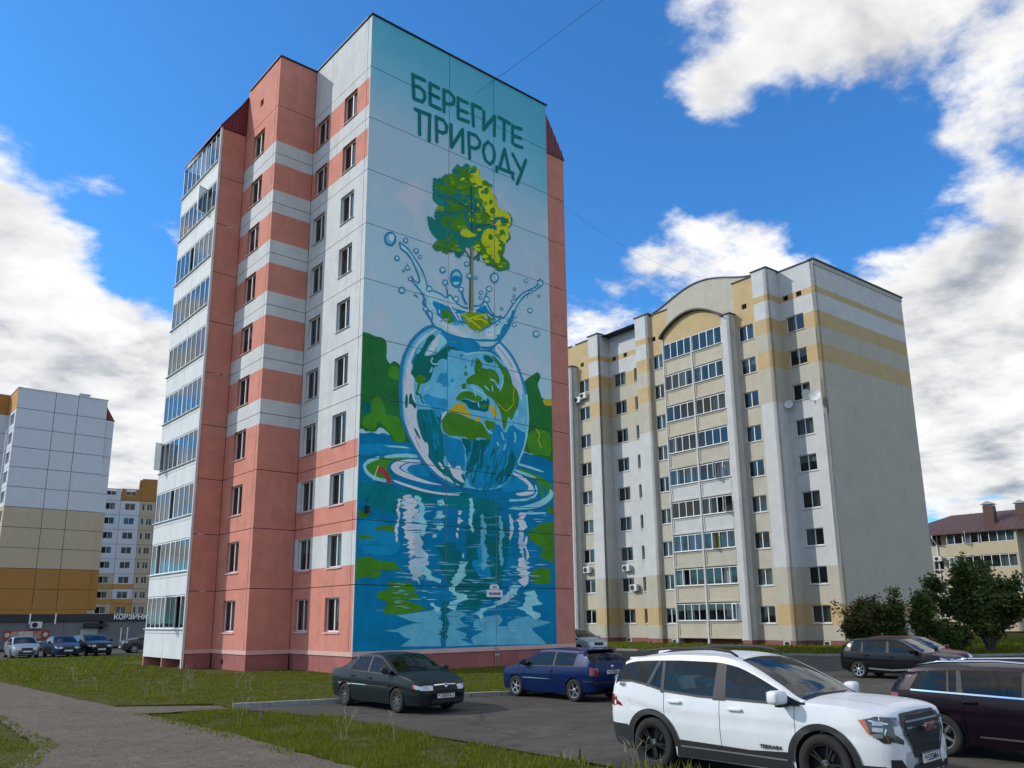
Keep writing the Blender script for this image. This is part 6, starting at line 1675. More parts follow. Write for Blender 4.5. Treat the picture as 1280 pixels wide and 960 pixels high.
# ------------------------------------------------------------------ cream nine-storey block
mk('b2_white',(.59,.595,.58),.92,var=.09,streak=.22,bump=.2,dirt=(.42,.43,.43))
mk('b2_cream',(.50,.465,.375),.92,var=.08,streak=.16,bump=.2)
mk('b2_yellow',(.55,.405,.205),.92,var=.08,streak=.14,bump=.2)
mk('b2_grey',(.485,.455,.375),.92,var=.08,streak=.08,bump=.2,vscale=.5)
mk('b2_plinth',(.27,.10,.085),.92,var=.2,streak=.2)
mk('b2_pale',(.53,.475,.36),.92,var=.08,streak=.14,bump=.2)
CW,CC,CY,CG=MT['b2_white'],MT['b2_cream'],MT['b2_yellow'],MT['b2_grey']
b2=thing('apartment_block',"cream and yellow nine-storey block with an arched roof gable and stacked balconies",'building',(38.74,-1.40,0),-.048)
BR=[(1.56,CC),(3.06,CY),(5.76,CC),(18.37,CW),(21.15,CC),(22.57,CY),(23.99,CC),(25.23,CY),(26.70,CW),(27.23,CY),(99,CW)]
BSIDE=[(1.56,CC),(3.06,CY),(5.76,CC),(18.2,CG),(21.15,CC),(22.57,CY),(23.99,CC),(25.23,CY),(26.70,CW),(27.23,CY),(99,CW)]
def bn():
    out=[(1.6,CC)]
    for k in range(9):
        z=1.69+2.8*k; sp=MT['b2_pale'] if k in(0,5,6,7,8) else CC
        out+=[(z+1.30,CC if k<7 else MT['b2_pale']),(z+2.72,sp)]
    return out[:-1]+[(99,CY)]
BN=bn(); WS=lambda k:1.69+2.8*k
def seg(a1,a0,b,bands,wins=(),vents=(),top=29.37,capd=.5,side=None,split=(.54,)):
    """wall piece between a0 (right) and a1 (left), b metres proud"""
    F=Facade(b2,-b,a1,-90); L=a1-a0; holes=[]
    for (w1,w0,sp) in wins:
        for k in range(9): holes.append((a1-w1,a1-w0,WS(k),WS(k)+1.27))
    vh=[(a1-c-.24,a1-c+.24,26.78,27.2) for c in vents]
    F.at('wall',wall_mesh('wall',0,L,.45,top,bands,holes+vh,gap=0,edge=.3),0,0)
    F.put('plinth',MB().box(0,L,.02,.3,-.1,.45),MT['b2_plinth'])
    for (w1,w0,sp) in wins:
        for k in range(9): window(F,a1-w1,a1-w0,WS(k),WS(k)+1.27,split=sp,d=.12)
    for v in vh: F.put('vent',MB().box(v[0],v[1],.22,.24,v[2],v[3]).box((v[0]+v[1])/2-.02,(v[0]+v[1])/2+.02,.1,.22,v[2],v[3]),MT['dark'])
    if top: cap(F,0,L,top,proj=.10,depth=capd)
    if side:   # wall of the return facing the camera
        G=Facade(b2,-b,a0,0); G.at('wall',wall_mesh('wall',0,side,.45,top,bands,gap=0,edge=.3),0,0); G.put('plinth',MB().box(0,side,.02,.3,-.1,.45),MT['b2_plinth'])
        if top: G.put('parapet_cap',MB().box(.0,side,-.10,.2,top+.003,top+.073),MT['roof_metal'])
    return F
seg(3.23,0,0,BR,[(2.76,1.22,(.52,))],[1.45,2.65])
seg(4.6,3.23,1.55,BR,side=1.55,top=29.45)
seg(6.75,4.6,1.2,BN,[(6.5,5.05,(.52,))],[5.75],top=29.3)
seg(16.1,14.1,1.2,BN,[(15.98,14.72,(.5,))],[15.75],top=29.3)
seg(17.7,16.1,1.55,BR,side=.35,top=29.45)
seg(22.74,17.7,0,BR,[(22.24,20.64,(.52,)),(19.5,18.9,())],[22.1,20.55,18.75])
seg(24.1,22.74,1.55,BR,side=1.55,top=29.45)
seg(26.2,24.1,1.2,BN,[(26.05,24.5,(.52,))],[25.4],top=29.3)
seg(27.0,26.2,1.95,[(99,CW)],side=.75,top=26.9); seg(33.5,27.0,1.2,BN,top=29.3)
seg(7.6,6.75,1.95,[(99,CW)],side=.75,top=26.55)
F2=Facade(b2,0,0,0); F2.at('wall',wall_mesh('wall',0,13.63,.45,29.37,BSIDE,gap=0,edge=.3),0,0); F2.put('plinth',MB().box(0,13.63,.02,.3,-.1,.45),MT['b2_plinth'])
F2.put('parapet_cap',MB().box(-.1,13.75,-.12,.4,29.375,29.50),MT['roof_metal'])
F2.put('drip_edge',MB().box(-.02,13.65,-.05,.0,29.02,29.37),CG)
MB().quad((13.6,.1,0),(13.6,33,0),(13.6,33,29.3),(13.6,.1,29.3)).quad((0,33.4,0),(13.6,33.4,0),(13.6,33.4,29.3),(0,33.4,29.3)).build('rear_wall',CG,b2)
MB().add([(x,y,29.25) for x,y in ((0.1,0.1),(13.5,.1),(13.5,33.3),(-1.1,33.3),(-1.1,4.7),(.1,4.7))],[[0,1,2,3,4,5]]).build('roof',MT['roof_metal'],b2)
MB().quad((1.2,.3,0),(1.2,33,0),(1.2,33,29.2),(1.2,.3,29.2)).build('inner_wall',MT['room'],b2)
# arched gable over the balconies
def arc(a0,a1,z0,h,n=20,pw=.8): return [(a0+(a1-a0)*i/n, z0+h*sin(pi*i/n)**pw) for i in range(n+1)]
GA=Facade(b2,-1.2,16.1,-90)
pts=arc(0,11.5,29.38,1.3,24,1.6)
MB_=MB().prism([(0,28.9)]+pts+[(11.5,28.9)],1,.02,.40); GA.put('gable',MB_,CC)
gc=MB(); 
for (u0,z0),(u1,z1) in zip(pts,pts[1:]): gc.add([(u0,-.08,z0),(u1,-.08,z1),(u1,.5,z1),(u0,.5,z0),(u0,-.08,z0+.09),(u1,-.08,z1+.09),(u1,.5,z1+.09),(u0,.5,z0+.09)],((3,2,1,0),(4,5,6,7),(0,1,5,4),(2,3,7,6),(0,4,7,3),(1,2,6,5)))
GA.put('gable_cap',gc,MT['roof_metal'])
FC=Facade(b2,-1.2,14.1,-90); FC.at('wall',wall_mesh('wall',0,7.35,25.6,29.3,[(99,CC)],gap=0),0,0); Facade(b2,-1.2,27.0,-90).at('wall',wall_mesh('wall',0,.8,25.6,29.3,[(99,CY)],gap=0),0,0)
FBB=Facade(b2,-1.92,14.1,-90); U=6.5
arc2=arc(-.15,6.75,26.35,1.55)
FBB.put('balcony_pediment',MB().prism([(0,25.78)]+[(u,z-.02) for u,z in arc2 if 0<=u<=6.5]+[(6.5,25.78)],1,.02,.22),CY)
cn=MB()
for (u0,z0),(u1,z1) in zip(arc2,arc2[1:]): cn.add([(u0,-.35,z0),(u1,-.35,z1),(u1,.75,z1),(u0,.75,z0),(u0,-.35,z0+.14),(u1,-.35,z1+.14),(u1,.75,z1+.14),(u0,.75,z0+.14)],((3,2,1,0),(4,5,6,7),(0,1,5,4),(2,3,7,6),(0,4,7,3),(1,2,6,5)))
FBB.put('canopy',cn,mk('canopy',(.10,.085,.07),.7,var=.2))
FBB.put('balcony_post',MB().box(3.17,3.33,-.07,.12,0,25.8),CW); FBB.put('balcony_post',MB().box(-.02,.10,-.05,.7,0,26.3),CW)
FBB.put('balcony_back',MB().box(.1,6.4,.95,1.0,.0,25.8),MT['room']); FBB.put('balcony_end',MB().box(6.4,6.5,.02,.95,.4,25.8),CW)
CP=MT['b2_pale']; pcol=[CP,CP,CC,CW,CW,CC,CP,CP,CP]
ccol=[('curtain_grey','curtain_white'),('curtain_white','curtain_grey'),('curtain_lilac','curtain_grey')]
for k in range(9):
    z=.55+2.8*k
    for h,(u0,u1) in enumerate(((.10,3.17),(3.33,6.42))):
        bal=FBB.put('balcony',MB().box(u0,u1,.08,.95,z-.04,z+.06),CC)
        pp=link('parapet_panel',wall_mesh('parapet_panel',u0+.16,u1-.16,z+.14,z+1.18,[(99,pcol[k])],gap=.0,edge=.04),bal,(0,.05,0))
        fr=MB().box(u0,u1,.0,.08,z,z+.14).box(u0,u1,.0,.08,z+1.18,z+1.32).box(u0,u0+.16,.0,.08,z+.14,z+1.18).box(u1-.16,u1,.0,.08,z+.14,z+1.18)
        link('parapet_frame',fr.mesh('parapet_frame',CW if k in(3,4) else pcol[k]),bal)
        link('ledge',MB().box(u0-.02,u1+.02,-.10,.06,z+1.322,z+1.36).mesh('ledge',MT['sill']),bal)
        cs=('curtain_lilac',) if (k,h)==(2,0) else (('curtain_olive','curtain_grey') if (k,h)==(2,1) else ('curtain_grey','curtain_white'))
        glazing(FBB,u0,u1,z+1.37,z+2.70 if k<8 else 25.78,4,.03,cols=cs,pc=.8 if k==2 else .32)
FBB.put('balcony_void',MB().box(.1,6.4,.8,.85,-.1,.55),MT['b2_plinth'])
# white framed cellar vents in the plinth
for F,us in ((Facade(b2,-1.2,16.1,-90),(1.0,)),(Facade(b2,0,22.74,-90),(1.2,4.0)),(Facade(b2,0,3.23,-90),(1.5,)),(Facade(b2,-1.55,4.6,-90),(.6,))):
    for u in us:
        v=F.put('cellar_vent',MB().box(u-.3,u+.3,-.02,.02,.08,.14).box(u-.3,u+.3,-.02,.02,.36,.42).box(u-.3,u-.2,-.02,.02,.14,.36).box(u+.2,u+.3,-.02,.02,.14,.36),MT['b2_white'])
        link('grille',MB().box(u-.2,u+.2,.01,.018,.14,.36).mesh('grille',MT['dark']),v)
# ---- air conditioners and dishes (things hung on the walls)
mk('ac_white',(.66,.67,.66),.5,var=.08,vscale=3)
def ac(F,u,z,label):
    p=F.pos(u,z,0); c,s=cos(b2.rotation_euler.z),sin(b2.rotation_euler.z)
    w=(b2.location.x+p[0]*c-p[1]*s,b2.location.y+p[0]*s+p[1]*c,z)
    t=thing('air_conditioner',label,'air conditioner',w,F.r+b2.rotation_euler.z,'air conditioners on the cream block')
    MB().bevbox(-.42,.42,-.42,-.10,0,.58,.02).build('casing',MT['ac_white'],t)
    g=MB().lathe([(.23,-.425),(.23,-.445),(.20,-.445),(.20,-.43)],20,1,0,(-.12,0,.29)); 
    for r in (.07,.13): g.lathe([(r,-.428),(r,-.44),(r-.015,-.44)],16,1,0,(-.12,0,.29))
    fg=g.build('fan_grille',MT['dark'],t)
    MB().lathe([(.20,-.422),(.0,-.422)],16,1,0,(-.12,0,.29)).build('fan',MT['room'],t)
    for x in(-.3,.3): MB().box(x-.02,x+.02,-.42,.02,-.04,0).build('bracket',MT['steel'],t)
    return t
fF,fM=Facade(b2,-1.2,26.2,-90),Facade(b2,0,22.74,-90)
ac(fF,.95,6.35,"white air conditioner under the third-floor window of the leftmost window column")
ac(fM,1.5,6.35,"white air conditioner below the third-floor window in the recessed bay")
ac(fM,2.35,4.55,"white air conditioner between a wide and a narrow window, lowest in the recessed bay")
ac(fF,.3,23.1,"white air conditioner under a top-floor window, next to the mural wall")
ac(fF,1.15,23.35,"right-hand one of the two air conditioners at the top floor")
def dish(loc,rz,tilt,r,label):
    t=thing('satellite_dish',label,'satellite dish',loc,rz,'satellite dishes at the corner window')
    prof=[(.02,0)]+[(r*i/5,.22*r*(i/5)**2) for i in range(1,6)]
    d=MB().lathe(prof,20,2).build('reflector',MT['ac_white'],t,True); d.rotation_euler=(tilt,0,0); d.location=(0,-.25,0)
    a=MB().tube([(0,0,-r*.9),(0,-.05*r,-r*.6),(0,r*.1,r*.9)],.012).build('feed_arm',MT['steel'],d)
    MB().tube([(0,.0,-.3),(0,-.1,-.05),(0,-.25,0)],.025).build('bracket',MT['steel'],t)
    return t
def b2w(a,b,z):
    c,s=cos(-.048),sin(-.048); return (38.74-b*c-a*s,-1.40-b*s+a*c,z)
dish(b2w(2.95,.25,18.2),RAD(-70),RAD(80),.34,"tilted satellite dish left of the corner window, nearest the inner corner")
dish(b2w(1.55,.3,18.7),RAD(-35),RAD(95),.38,"round white satellite dish turned edgeways in front of the corner window")
dish(b2w(.55,.3,18.4),RAD(-80),RAD(85),.44,"large greyish satellite dish beside the building's outer corner")
# ------------------------------------------------------------------ white and orange block far left
mk('b3_white',(.62,.65,.69),.92,var=.04,streak=.05); mk('b3_beige',(.53,.43,.30),.92,var=.05,streak=.06); mk('b3_orange',(.42,.20,.05),.92,var=.08,streak=.06); mk('b3_orange2',(.55,.28,.08),.92,var=.08)
BW,BB,BO=MT['b3_white'],MT['b3_beige'],MT['b3_orange']
b3=thing('apartment_block',"white panel block with beige and orange lower storeys behind the low grey shop",'building',(2.1,99.9,3.15))
def b3m(k): return BO if k<2 else (BB if k<5 else BW)
G1=Facade(b3,0,0,0); G2=Facade(b3,0,5.88,-90); G3=Facade(b3,-2.12,5.88,0); G4=Facade(b3,-2.12,12,-90); G5=Facade(b3,11.79,.5,0)
for k in range(11):
    z0=ZK[k]; z1=ZK[k+1] if k<10 else ZT; m=[(99,b3m(k))]
    for i in range(3): G1.at('wall_panel',wall_mesh('wall_panel',MU[i],MU[i+1],z0,z1,m,gap=.035),0,0)
    w=[(2.1,4.9,z0+.83,z0+2.3)] if k<10 else []
    G2.at('wall_panel',wall_mesh('wall_panel',0,5.88,z0,z1,m if k<10 else [(99,MT['b3_orange2'])],w,gap=.03),0,0)
    if w: window(G2,*w[0],split=(.33,.66),curt=.3)
    G3.at('wall_panel',wall_mesh('wall_panel',0,2.12,z0,z1,m if k<10 else [(99,BO)],gap=.03),0,0); G4.at('wall_panel',wall_mesh('wall_panel',0,6.1,z0,z1,m if k<10 else [(99,BO)],gap=.03),0,0)
    if k<10: G5.at('wall_panel',wall_mesh('wall_panel',0,1.28,z0,z1 if k<9 else 28.85,m,gap=.03),0,0)
for F,us,u1 in ((G1,MU[1:3],11.79),(G2,[],5.88),(G3,[],2.12),(G5,[],1.28)): seal(F,us,ZK[:11] if F is not G5 else ZK[:10],.03,u1-.03,.95,ZT if F is not G5 else 28.8)
o=G5.put('roof_cheek',MB().prism([(0,28.87),(1.36,28.87),(0,31.1)],1,-.04,.1),MT['red_metal'])
for F,u1 in ((G1,11.79),(G2,5.8),(G3,2.1),(G4,6)): F.put('parapet_cap',MB().box(-.05,u1+.05,-.08,.3,ZT,ZT+.09),MT['steel'])
G1.put('plinth',MB().box(0,11.79,.02,.3,-3.2,.95),BO)
MB().quad((11.7,.6,-3),(11.7,30,-3),(11.7,30,ZT),(11.7,.6,ZT)).quad((0,.4,ZT-.2),(11.7,.4,ZT-.2),(11.7,30,ZT-.2),(0,30,ZT-.2)).build('rear_wall',BW,b3)
MB().box(8.1,9.3,.5,1.6,ZT,ZT+.45).box(7.95,9.45,.4,1.7,ZT+.45,ZT+.6).build('roof_hatch',MT['steel'],b3)
# ------------------------------------------------------------------ tall block between, far away
b4=thing('apartment_block',"distant orange, white and cream tower seen between the white block and the pink one",'building',(23.5,137.5,0),-.26)
mk('b4_brown',(.22,.10,.06),.9); H1=Facade(b4,0,0,0)
segs4=[(-4,2.2,BW,[(1.2,2.9)],27.2),(2.2,2.95,BB,[],27.2),(2.95,7.6,BW,[(4.35,6.05)],27.4),(7.6,10.9,BB,[(8.2,8.75),(9.3,10.4)],28.3),(10.9,14,MT['b4_brown'],[],26.6)]
segs4=[(-4,3.4,BW,[(.75,2.55)],27.2),(3.4,6.9,BW,[(4.2,6.0)],27.3),(6.9,9.6,BB,[(7.2,7.7),(8.1,9.1)],29.4),(9.6,12,MT['b4_brown'],[],28.0)]
for u0,u1,m,ws,top in segs4:
    for k in range(9):
        z0=2.9+2.77*k; z1=z0+2.77 if k<8 else top; bm_=m
        if m is BW: bm_=(MT['b3_orange2'] if k==0 else BW)
        if k==8: bm_=BO if u0>=3 else BW
        if u0<0 and k<3: bm_=BB
        hs=[(a,b,z0+1.0,z0+2.25) for a,b in ws] if u0<6 or k<8 else []
        H1.at('wall_panel',wall_mesh('wall_panel',u0,u1,z0,z1,[(z0+.9,MT['b3_orange2'] if m is BW and k in(1,2) else bm_),(99,bm_)] if ws and u0<6 else [(99,bm_)],hs,gap=.03),0,0)
        for h in hs: window(H1,*h,split=(.5,) if h[1]-h[0]>.7 else (),curt=.3,sill=False)
    H1.put('parapet_cap',MB().box(u0,u1,-.05,.3,top,top+.08),MT['steel'])
H1.put('plinth',MB().box(-4,12,.02,.3,-.1,2.9),BB)
H1.put('joint_seal',MB().box(-3.9,11.9,.05,.08,2.9,27.1),MT['joint']) if False else None
MB().quad((-3.9,.5,0),(11.9,.5,0),(11.9,.5,26.9),(-3.9,.5,26.9)).build('inner_wall',MT['room'],b4)
MB().box(6.5,12,.4,9,26.9,29.3).build('stair_head',BO,b4)
# ------------------------------------------------------------------ low grey shop
shop=thing('shop',"low grey shop with a black fascia and white sign letters at the far left",'shop',(0,52,0))
mk('shop_grey',(.17,.175,.19),.85,var=.1); mk('fascia',(.022,.023,.03),.5); mk('sign_red',(.30,.05,.04),.6); mk('shop_door',(.50,.53,.52),.4); mk('sign_white',(.85,.86,.88),.5)
HS=Facade(shop,-14,0,0)
for i in range(8): HS.at('wall_panel',wall_mesh('wall_panel',i*2.9,(i+1)*2.9,.0,2.42,[(99,MT['shop_grey'])],[(15.9,17.75,.02,1.72)] if i==5 else (),gap=.012),0,0)
for i in range(8): HS.at('fascia_panel',wall_mesh('fascia_panel',i*2.9,(i+1)*2.9,2.42,3.08,[(99,MT['fascia'])],gap=.01),0,0,-.14)
HS.put('fascia_soffit',MB().box(0,23.2,-.13,.1,2.40,2.425),MT['fascia']); HS.put('base',MB().box(0,23.2,-.03,.1,0,.16),MT['dark'])
MB().box(-14,9.2,.1,18,2.9,3.0).build('roof',MT['roof_metal'],shop); MB().quad((9.2,0,0),(9.2,18,0),(9.2,18,3),(9.2,0,3)).build('end_wall',MT['shop_grey'],shop); MB().quad((-14,.5,0),(9.2,.5,0),(9.2,.5,2.9),(-14,.5,2.9)).build('inner_wall',MT['room'],shop)
d=HS.put('entrance',MB().box(15.9,17.75,.08,.14,1.62,1.72).box(15.9,15.98,.08,.14,.02,1.62).box(17.67,17.75,.08,.14,.02,1.62).box(16.79,16.86,.08,.14,.02,1.62),MT['pvc'])
for x in (16.0,16.88): link('door_leaf',MB().box(x,x+.77,.1,.12,.05,1.6).mesh('door_leaf',MT['shop_door']),d)
HS.put('porch_roof',MB().prism([(-.75,1.92),(.0,1.92),(.0,2.25),(-.75,2.02)],0,16.1,18.0),MT['fascia'])
bn_=HS.put('banner',MB().box(9.9,13.4,-.05,-.01,.9,1.72),MT['sign_red'])
mk('banner_a',(.50,.30,.22),.7,var=.5,vscale=4); mk('banner_b',(.62,.55,.5),.7,var=.4,vscale=5)
for i,(a,b) in enumerate(((10.45,10.95),(11.0,12.15),(12.2,12.75))): link('banner_picture',MB().box(a,b,-.056,-.051,1.0,1.62).mesh('banner_picture',MT['banner_a'] if i!=1 else MT['banner_b']),bn_)
for u in (10.18,13.1): link('banner_emblem',MB().lathe([(.19,-.056),(.0,-.056)],18,1,0,(u,0,1.32)).mesh('banner_emblem',MT['banner_b']),bn_)
def text(s,size,m,name,parent,loc,rot,bold=0.,ext=.01,sx=1.):
    c=bpy.data.curves.new(name,'FONT'); c.body=s; c.size=size; c.extrude=ext; c.offset=bold; c.align_x='CENTER'; c.align_y='CENTER'; c.resolution_u=3
    o=bpy.data.objects.new('t',c); COL.objects.link(o); dg=bpy.context.evaluated_depsgraph_get(); me=bpy.data.meshes.new_from_object(o.evaluated_get(dg)); bpy.data.objects.remove(o); bpy.data.curves.remove(c)
    me.name=name; me.materials.clear(); me.materials.append(m); r=link(name,me,parent,loc,rot); r.scale=(sx,1,1); return r
text('КОРЗИНКА',.62,MT['sign_white'],'sign_lettering',shop,(6.25,-.17,2.76),(RAD(90),0,0),.018,.02,1.0)
for u in (11.75,13.75): HS.put('drain_pipe',MB().tube([(u,-.2,3.1),(u-.03,-.2,2.2)],.06,8),MT['pvc'])
acs=thing('air_conditioner',"white air conditioner on the shop wall above the red banner",'air conditioner',(-1.75,52,1.86),0)
MB().bevbox(-.45,.45,-.4,-.06,0,.56,.02).build('casing',MT['ac_white'],acs); MB().lathe([(.22,-.41),(.0,-.41)],18,1,0,(-.12,0,.28)).build('fan_grille',MT['dark'],acs)
for x,l in ((4.95,"left-hand one of two pale posts before the shop wall"),(5.5,"right-hand one of two pale posts before the shop wall")):
    t=thing('post',l,'post',(x,50.6,0),0,'posts by the shop'); MB().tube([(0,0,0),(.02,0,1.9)],.045,8).build('pole',MT['pvc'],t); MB().lathe([(.09,1.88),(.10,1.96),(.05,2.04),(0,2.05)],10,2).build('lamp_head',MT['dark'],t)
# ------------------------------------------------------------------ cream house with red roof, far right
b5=thing('apartment_house',"cream four-storey house with a dark red metal roof behind the trees",'building',(86.0,16,0))
mk('b5_cream',(.55,.50,.38),.92,var=.06,streak=.1); mk('b5_yellow',(.54,.45,.30),.92,var=.06,streak=.1); mk('b5_roof',(.095,.046,.038),.55,var=.2,streak=.15)
K1=Facade(b5,0,0,-90); L5=46.
rows=[1.2+2.85*k for k in range(4)]
for k,z0 in enumerate(rows):
    holes=[]; blocks=[]
    for a in (1.5,15.5,29.5): holes.append((a+2.6,a+3.7,z0+.5,z0+1.9)); blocks.append(a)
    K1.at('wall',wall_mesh('wall',0,L5,z0-(1.2 if k==0 else 0),z0+2.85 if k<3 else 11.6,[(99,MT['b5_cream'])],holes,gap=0),0,0)
    for h in holes: window(K1,*h,split=(.5,),curt=.6)
    for a in blocks:
        bal=K1.put('balcony',MB().box(a+4.6,a+12.2,-1.0,-.02,z0-.95,z0+.42),MT['b5_yellow'])
        link('balcony_side',MB().box(a+12.2,a+12.3,-1.05,-.02,z0-.95,z0+1.9).mesh('balcony_side',MT['b5_cream']),bal)
        for u0 in (a+4.7,a+8.5): glazing(K1,u0,u0+3.6,z0+.45,z0+1.85,4,-.95,pc=.6)
        link('balcony_back',MB().box(a+4.6,a+12.2,-.3,-.25,z0+.4,z0+1.9).mesh('balcony_back',MT['room']),bal)
    for a in blocks: pass
rfm=MB().add([(.0,0,0)],[])
rb=MB(); e=-1.5
rb.add([(e,-1.3,11.5),(L5,-1.3,11.5),(L5,4.5,14.2),(5.0,4.5,14.2),(e,11,11.5),(L5,11,11.5)],((0,1,2,3),(0,3,4),(3,2,5,4),(0,4,5,1)))
K1.put('roof',rb,MT['b5_roof'])
K1.put('eave',MB().box(e,L5,-1.35,-1.2,11.38,11.56),MT['b5_roof'])
rs=MB()
for i in range(1,60):
    u=e+i*.8
    if u>5: rs.add([(u-.02,-1.3,11.53),(u+.02,-1.3,11.53),(u+.02,4.5,14.23),(u-.02,4.5,14.23)],((0,1,2,3),))
K1.put('roof_seam',rs,MT['b5_roof'])
for u,d in ((10.6,1.2),(13.4,3.2)):
    ch=K1.put('chimney',MB().box(u-.55,u+.55,d-.5,d+.5,12.0,14.5),MT['b5_roof']); link('chimney_cap',MB().prism([(u-.75,14.7),(u+.75,14.7),(u,15.1)],1,d-.7,d+.7).box(u-.5,u+.5,d-.45,d+.45,14.5,14.7).mesh('chimney_cap',MT['steel']),ch)
for u in (4.7,15.3): K1.put('drain_pipe',MB().tube([(u,-1.3,11.4),(u,-1.3,11.1),(u,-.12,10.3),(u,-.12,0)],.07,8),MT['pvc'])
MB().quad((12,0,0),(12,-46,0),(12,-46,11.5),(12,0,11.5)).quad((0,.0,0),(12,.0,0),(12,.0,11.6),(0,.0,11.6)).build('rear_wall',MT['b5_cream'],b5)
MB().quad((.6,-.2,0),(.6,-45.8,0),(.6,-45.8,11.5),(.6,-.2,11.5)).build('inner_wall',MT['room'],b5)
acs=thing('air_conditioner',"white air conditioner beside a third-floor window of the cream house",'air conditioner',(85.5,11.2,8.35),RAD(-90))
MB().bevbox(-.45,.45,-.2,.3,0,.6,.02).build('casing',MT['ac_white'],acs); MB().lathe([(.22,-.21),(.0,-.21)],18,1,0,(-.1,0,.3)).build('fan_grille',MT['dark'],acs)
# ------------------------------------------------------------------ overhead cables
def cable(pts,label,sag=1.0,r=.010):
    a,b=Vector(pts[0]),Vector(pts[1]); P=[a.lerp(b,i/20)-Vector((0,0,sag*4*(i/20)*(1-i/20))) for i in range(21)]
    tag(MB().tube(P,r,5).build('cable',MT['dark']),label,'cable')
cable([(6.55,-.02,30.35),(14.0,-38,40)],"thin dark cable running from the top of the mural wall up across the sky",.8)
cable([(13.0,.6,26.5),(37.6,6,29.8)],"faint cable between the pink block and the cream block",1.2,.006)
# ------------------------------------------------------------------ cars
def paint(name,rgb,metal=.0,rough=.38):
    d=max(rgb)<.15
    return mat(name,rgb,rough,metal,coat=.18 if d else .4,spec=.15 if d else .3,var=.05,vscale=3,streak=.0)
mk('tyre',(.016,.016,.017),.85,bump=.1,bscale=80); mk('rim_black',(.012,.012,.013),.35,coat=.5); mk('rim_alloy',(.55,.56,.57),.3,metal=.9); mk('rim_steel',(.10,.10,.10),.5,metal=.5)
mk('chrome',(.75,.76,.78),.12,metal=1.); mk('seat',(.04,.04,.045),.8); mk('seat_light',(.30,.30,.29),.8); mk('trim',(.02,.02,.021),.6); mk('trim_gloss',(.008,.009,.010),.10,spec=.3); mk('plate',(.70,.70,.68),.5); mk('plate_ink',(.03,.03,.03),.6)
mk('lamp_red',(.22,.008,.012),.15,coat=1.); mk('lamp_amber',(.55,.12,.015),.2,coat=1.); mk('lamp_clear',(.42,.44,.46),.08,metal=.55,coat=1.); mk('lamp_inner',(.08,.085,.09),.15,metal=.6,coat=1.); mk('badge_red',(.26,.13,.12),.35,metal=.3)
MT['car_glass']=glass('car_glass',(.26,.33,.32),refl=1.42,boost=.0,bump=0.); MT['dark_glass']=glass('dark_glass',(.10,.105,.105),refl=1.45,boost=.0,bump=0.)
def pchip(pts):
    xs=np.array([p[0] for p in pts],float); ys=np.array([p[1] for p in pts],float)
    if xs[0]>xs[-1]: xs,ys=xs[::-1],ys[::-1]
    h=np.diff(xs); dl=np.diff(ys)/h; d=np.zeros(len(xs)); d[0],d[-1]=dl[0],dl[-1]
    for i in range(1,len(xs)-1):
        if dl[i-1]*dl[i]>0:
            w1,w2=2*h[i]+h[i-1],h[i]+2*h[i-1]; d[i]=(w1+w2)/(w1/dl[i-1]+w2/dl[i])
    def f(x):
        x=min(max(x,xs[0]),xs[-1]); i=min(int(np.searchsorted(xs,x,'right'))-1,len(xs)-2); i=max(i,0); t=(x-xs[i])/h[i]
        return float((1+2*t)*(1-t)**2*ys[i]+t*(1-t)**2*h[i]*d[i]+t*t*(3-2*t)*ys[i+1]+t*t*(t-1)*h[i]*d[i+1])
    return f
WHEELS={}
def wheel_meshes(r,w,style,rimmat):
    k=(r,w,style,rimmat)
    if k in WHEELS: return WHEELS[k]
    rr={'suv':.66,'alloy5':.66,'steel':.62,'multi':.70,'alloy10':.68}[style]*r
    ty=MB().lathe([(rr,-w*.42),(rr*1.05,-w*.5),(r*.90,-w*.5),(r*.97,-w*.44),(r,-w*.3),(r,w*.3),(r*.97,w*.44),(r*.90,w*.5),(rr*1.05,w*.5),(rr,w*.42)],36).mesh('tyre',MT['tyre'],True)
    m=MB(); m.lathe([(rr,w*.45),(rr*.94,w*.44),(rr*.90,w*.30),(rr*.88,-w*.3)],32)
    n={'suv':5,'alloy5':5,'steel':8,'multi':7,'alloy10':10}[style]; sw={'suv':.16,'alloy5':.22,'steel':.30,'multi':.16,'alloy10':.10}[style]
    for i in range(n):
        a=2*pi*i/n
        for da in ((-.13,.13) if style=='suv' else (0,)):
            c,s=cos(a+da),sin(a+da); q=.5*sw*r*(.55 if style=='suv' else .7); q2=q*.75
            P=lambda rad,t,y:(c*rad-s*t,y,s*rad+c*t)
            m.add([P(.10*r,-q,w*.36),P(.10*r,q,w*.36),P(rr*.95,q2,w*.40),P(rr*.95,-q2,w*.40),P(.10*r,-q,w*.16),P(.10*r,q,w*.16),P(rr*.95,q2,w*.24),P(rr*.95,-q2,w*.24)],((0,1,2,3),(0,4,5,1),(1,5,6,2),(3,2,6,7),(0,3,7,4)))
    m.lathe([(.17*r,w*.10),(.17*r,w*.37),(.10*r,w*.40),(0,w*.40)],20)
    rim=m.mesh('rim',MT[rimmat])
    disc=MB().lathe([(rr*.93,-w*.05),(rr*.3,-w*.05),(0,-w*.05)],24).mesh('brake_disc',MT['dark'])
    cap_=MB().lathe([(.07*r,w*.40),(.06*r,w*.42),(0,w*.425)],14).mesh('hub_cap',MT['chrome'])
    WHEELS[k]=(ty,rim,disc,cap_); return WHEELS[k]
def pip(x,y,P):
    c=False; j=len(P)-1
    for i in range(len(P)):
        if (P[i][1]>y)!=(P[j][1]>y) and x<(P[j][0]-P[i][0])*(y-P[i][1])/(P[j][1]-P[i][1])+P[i][0]: c=not c
        j=i
    return c
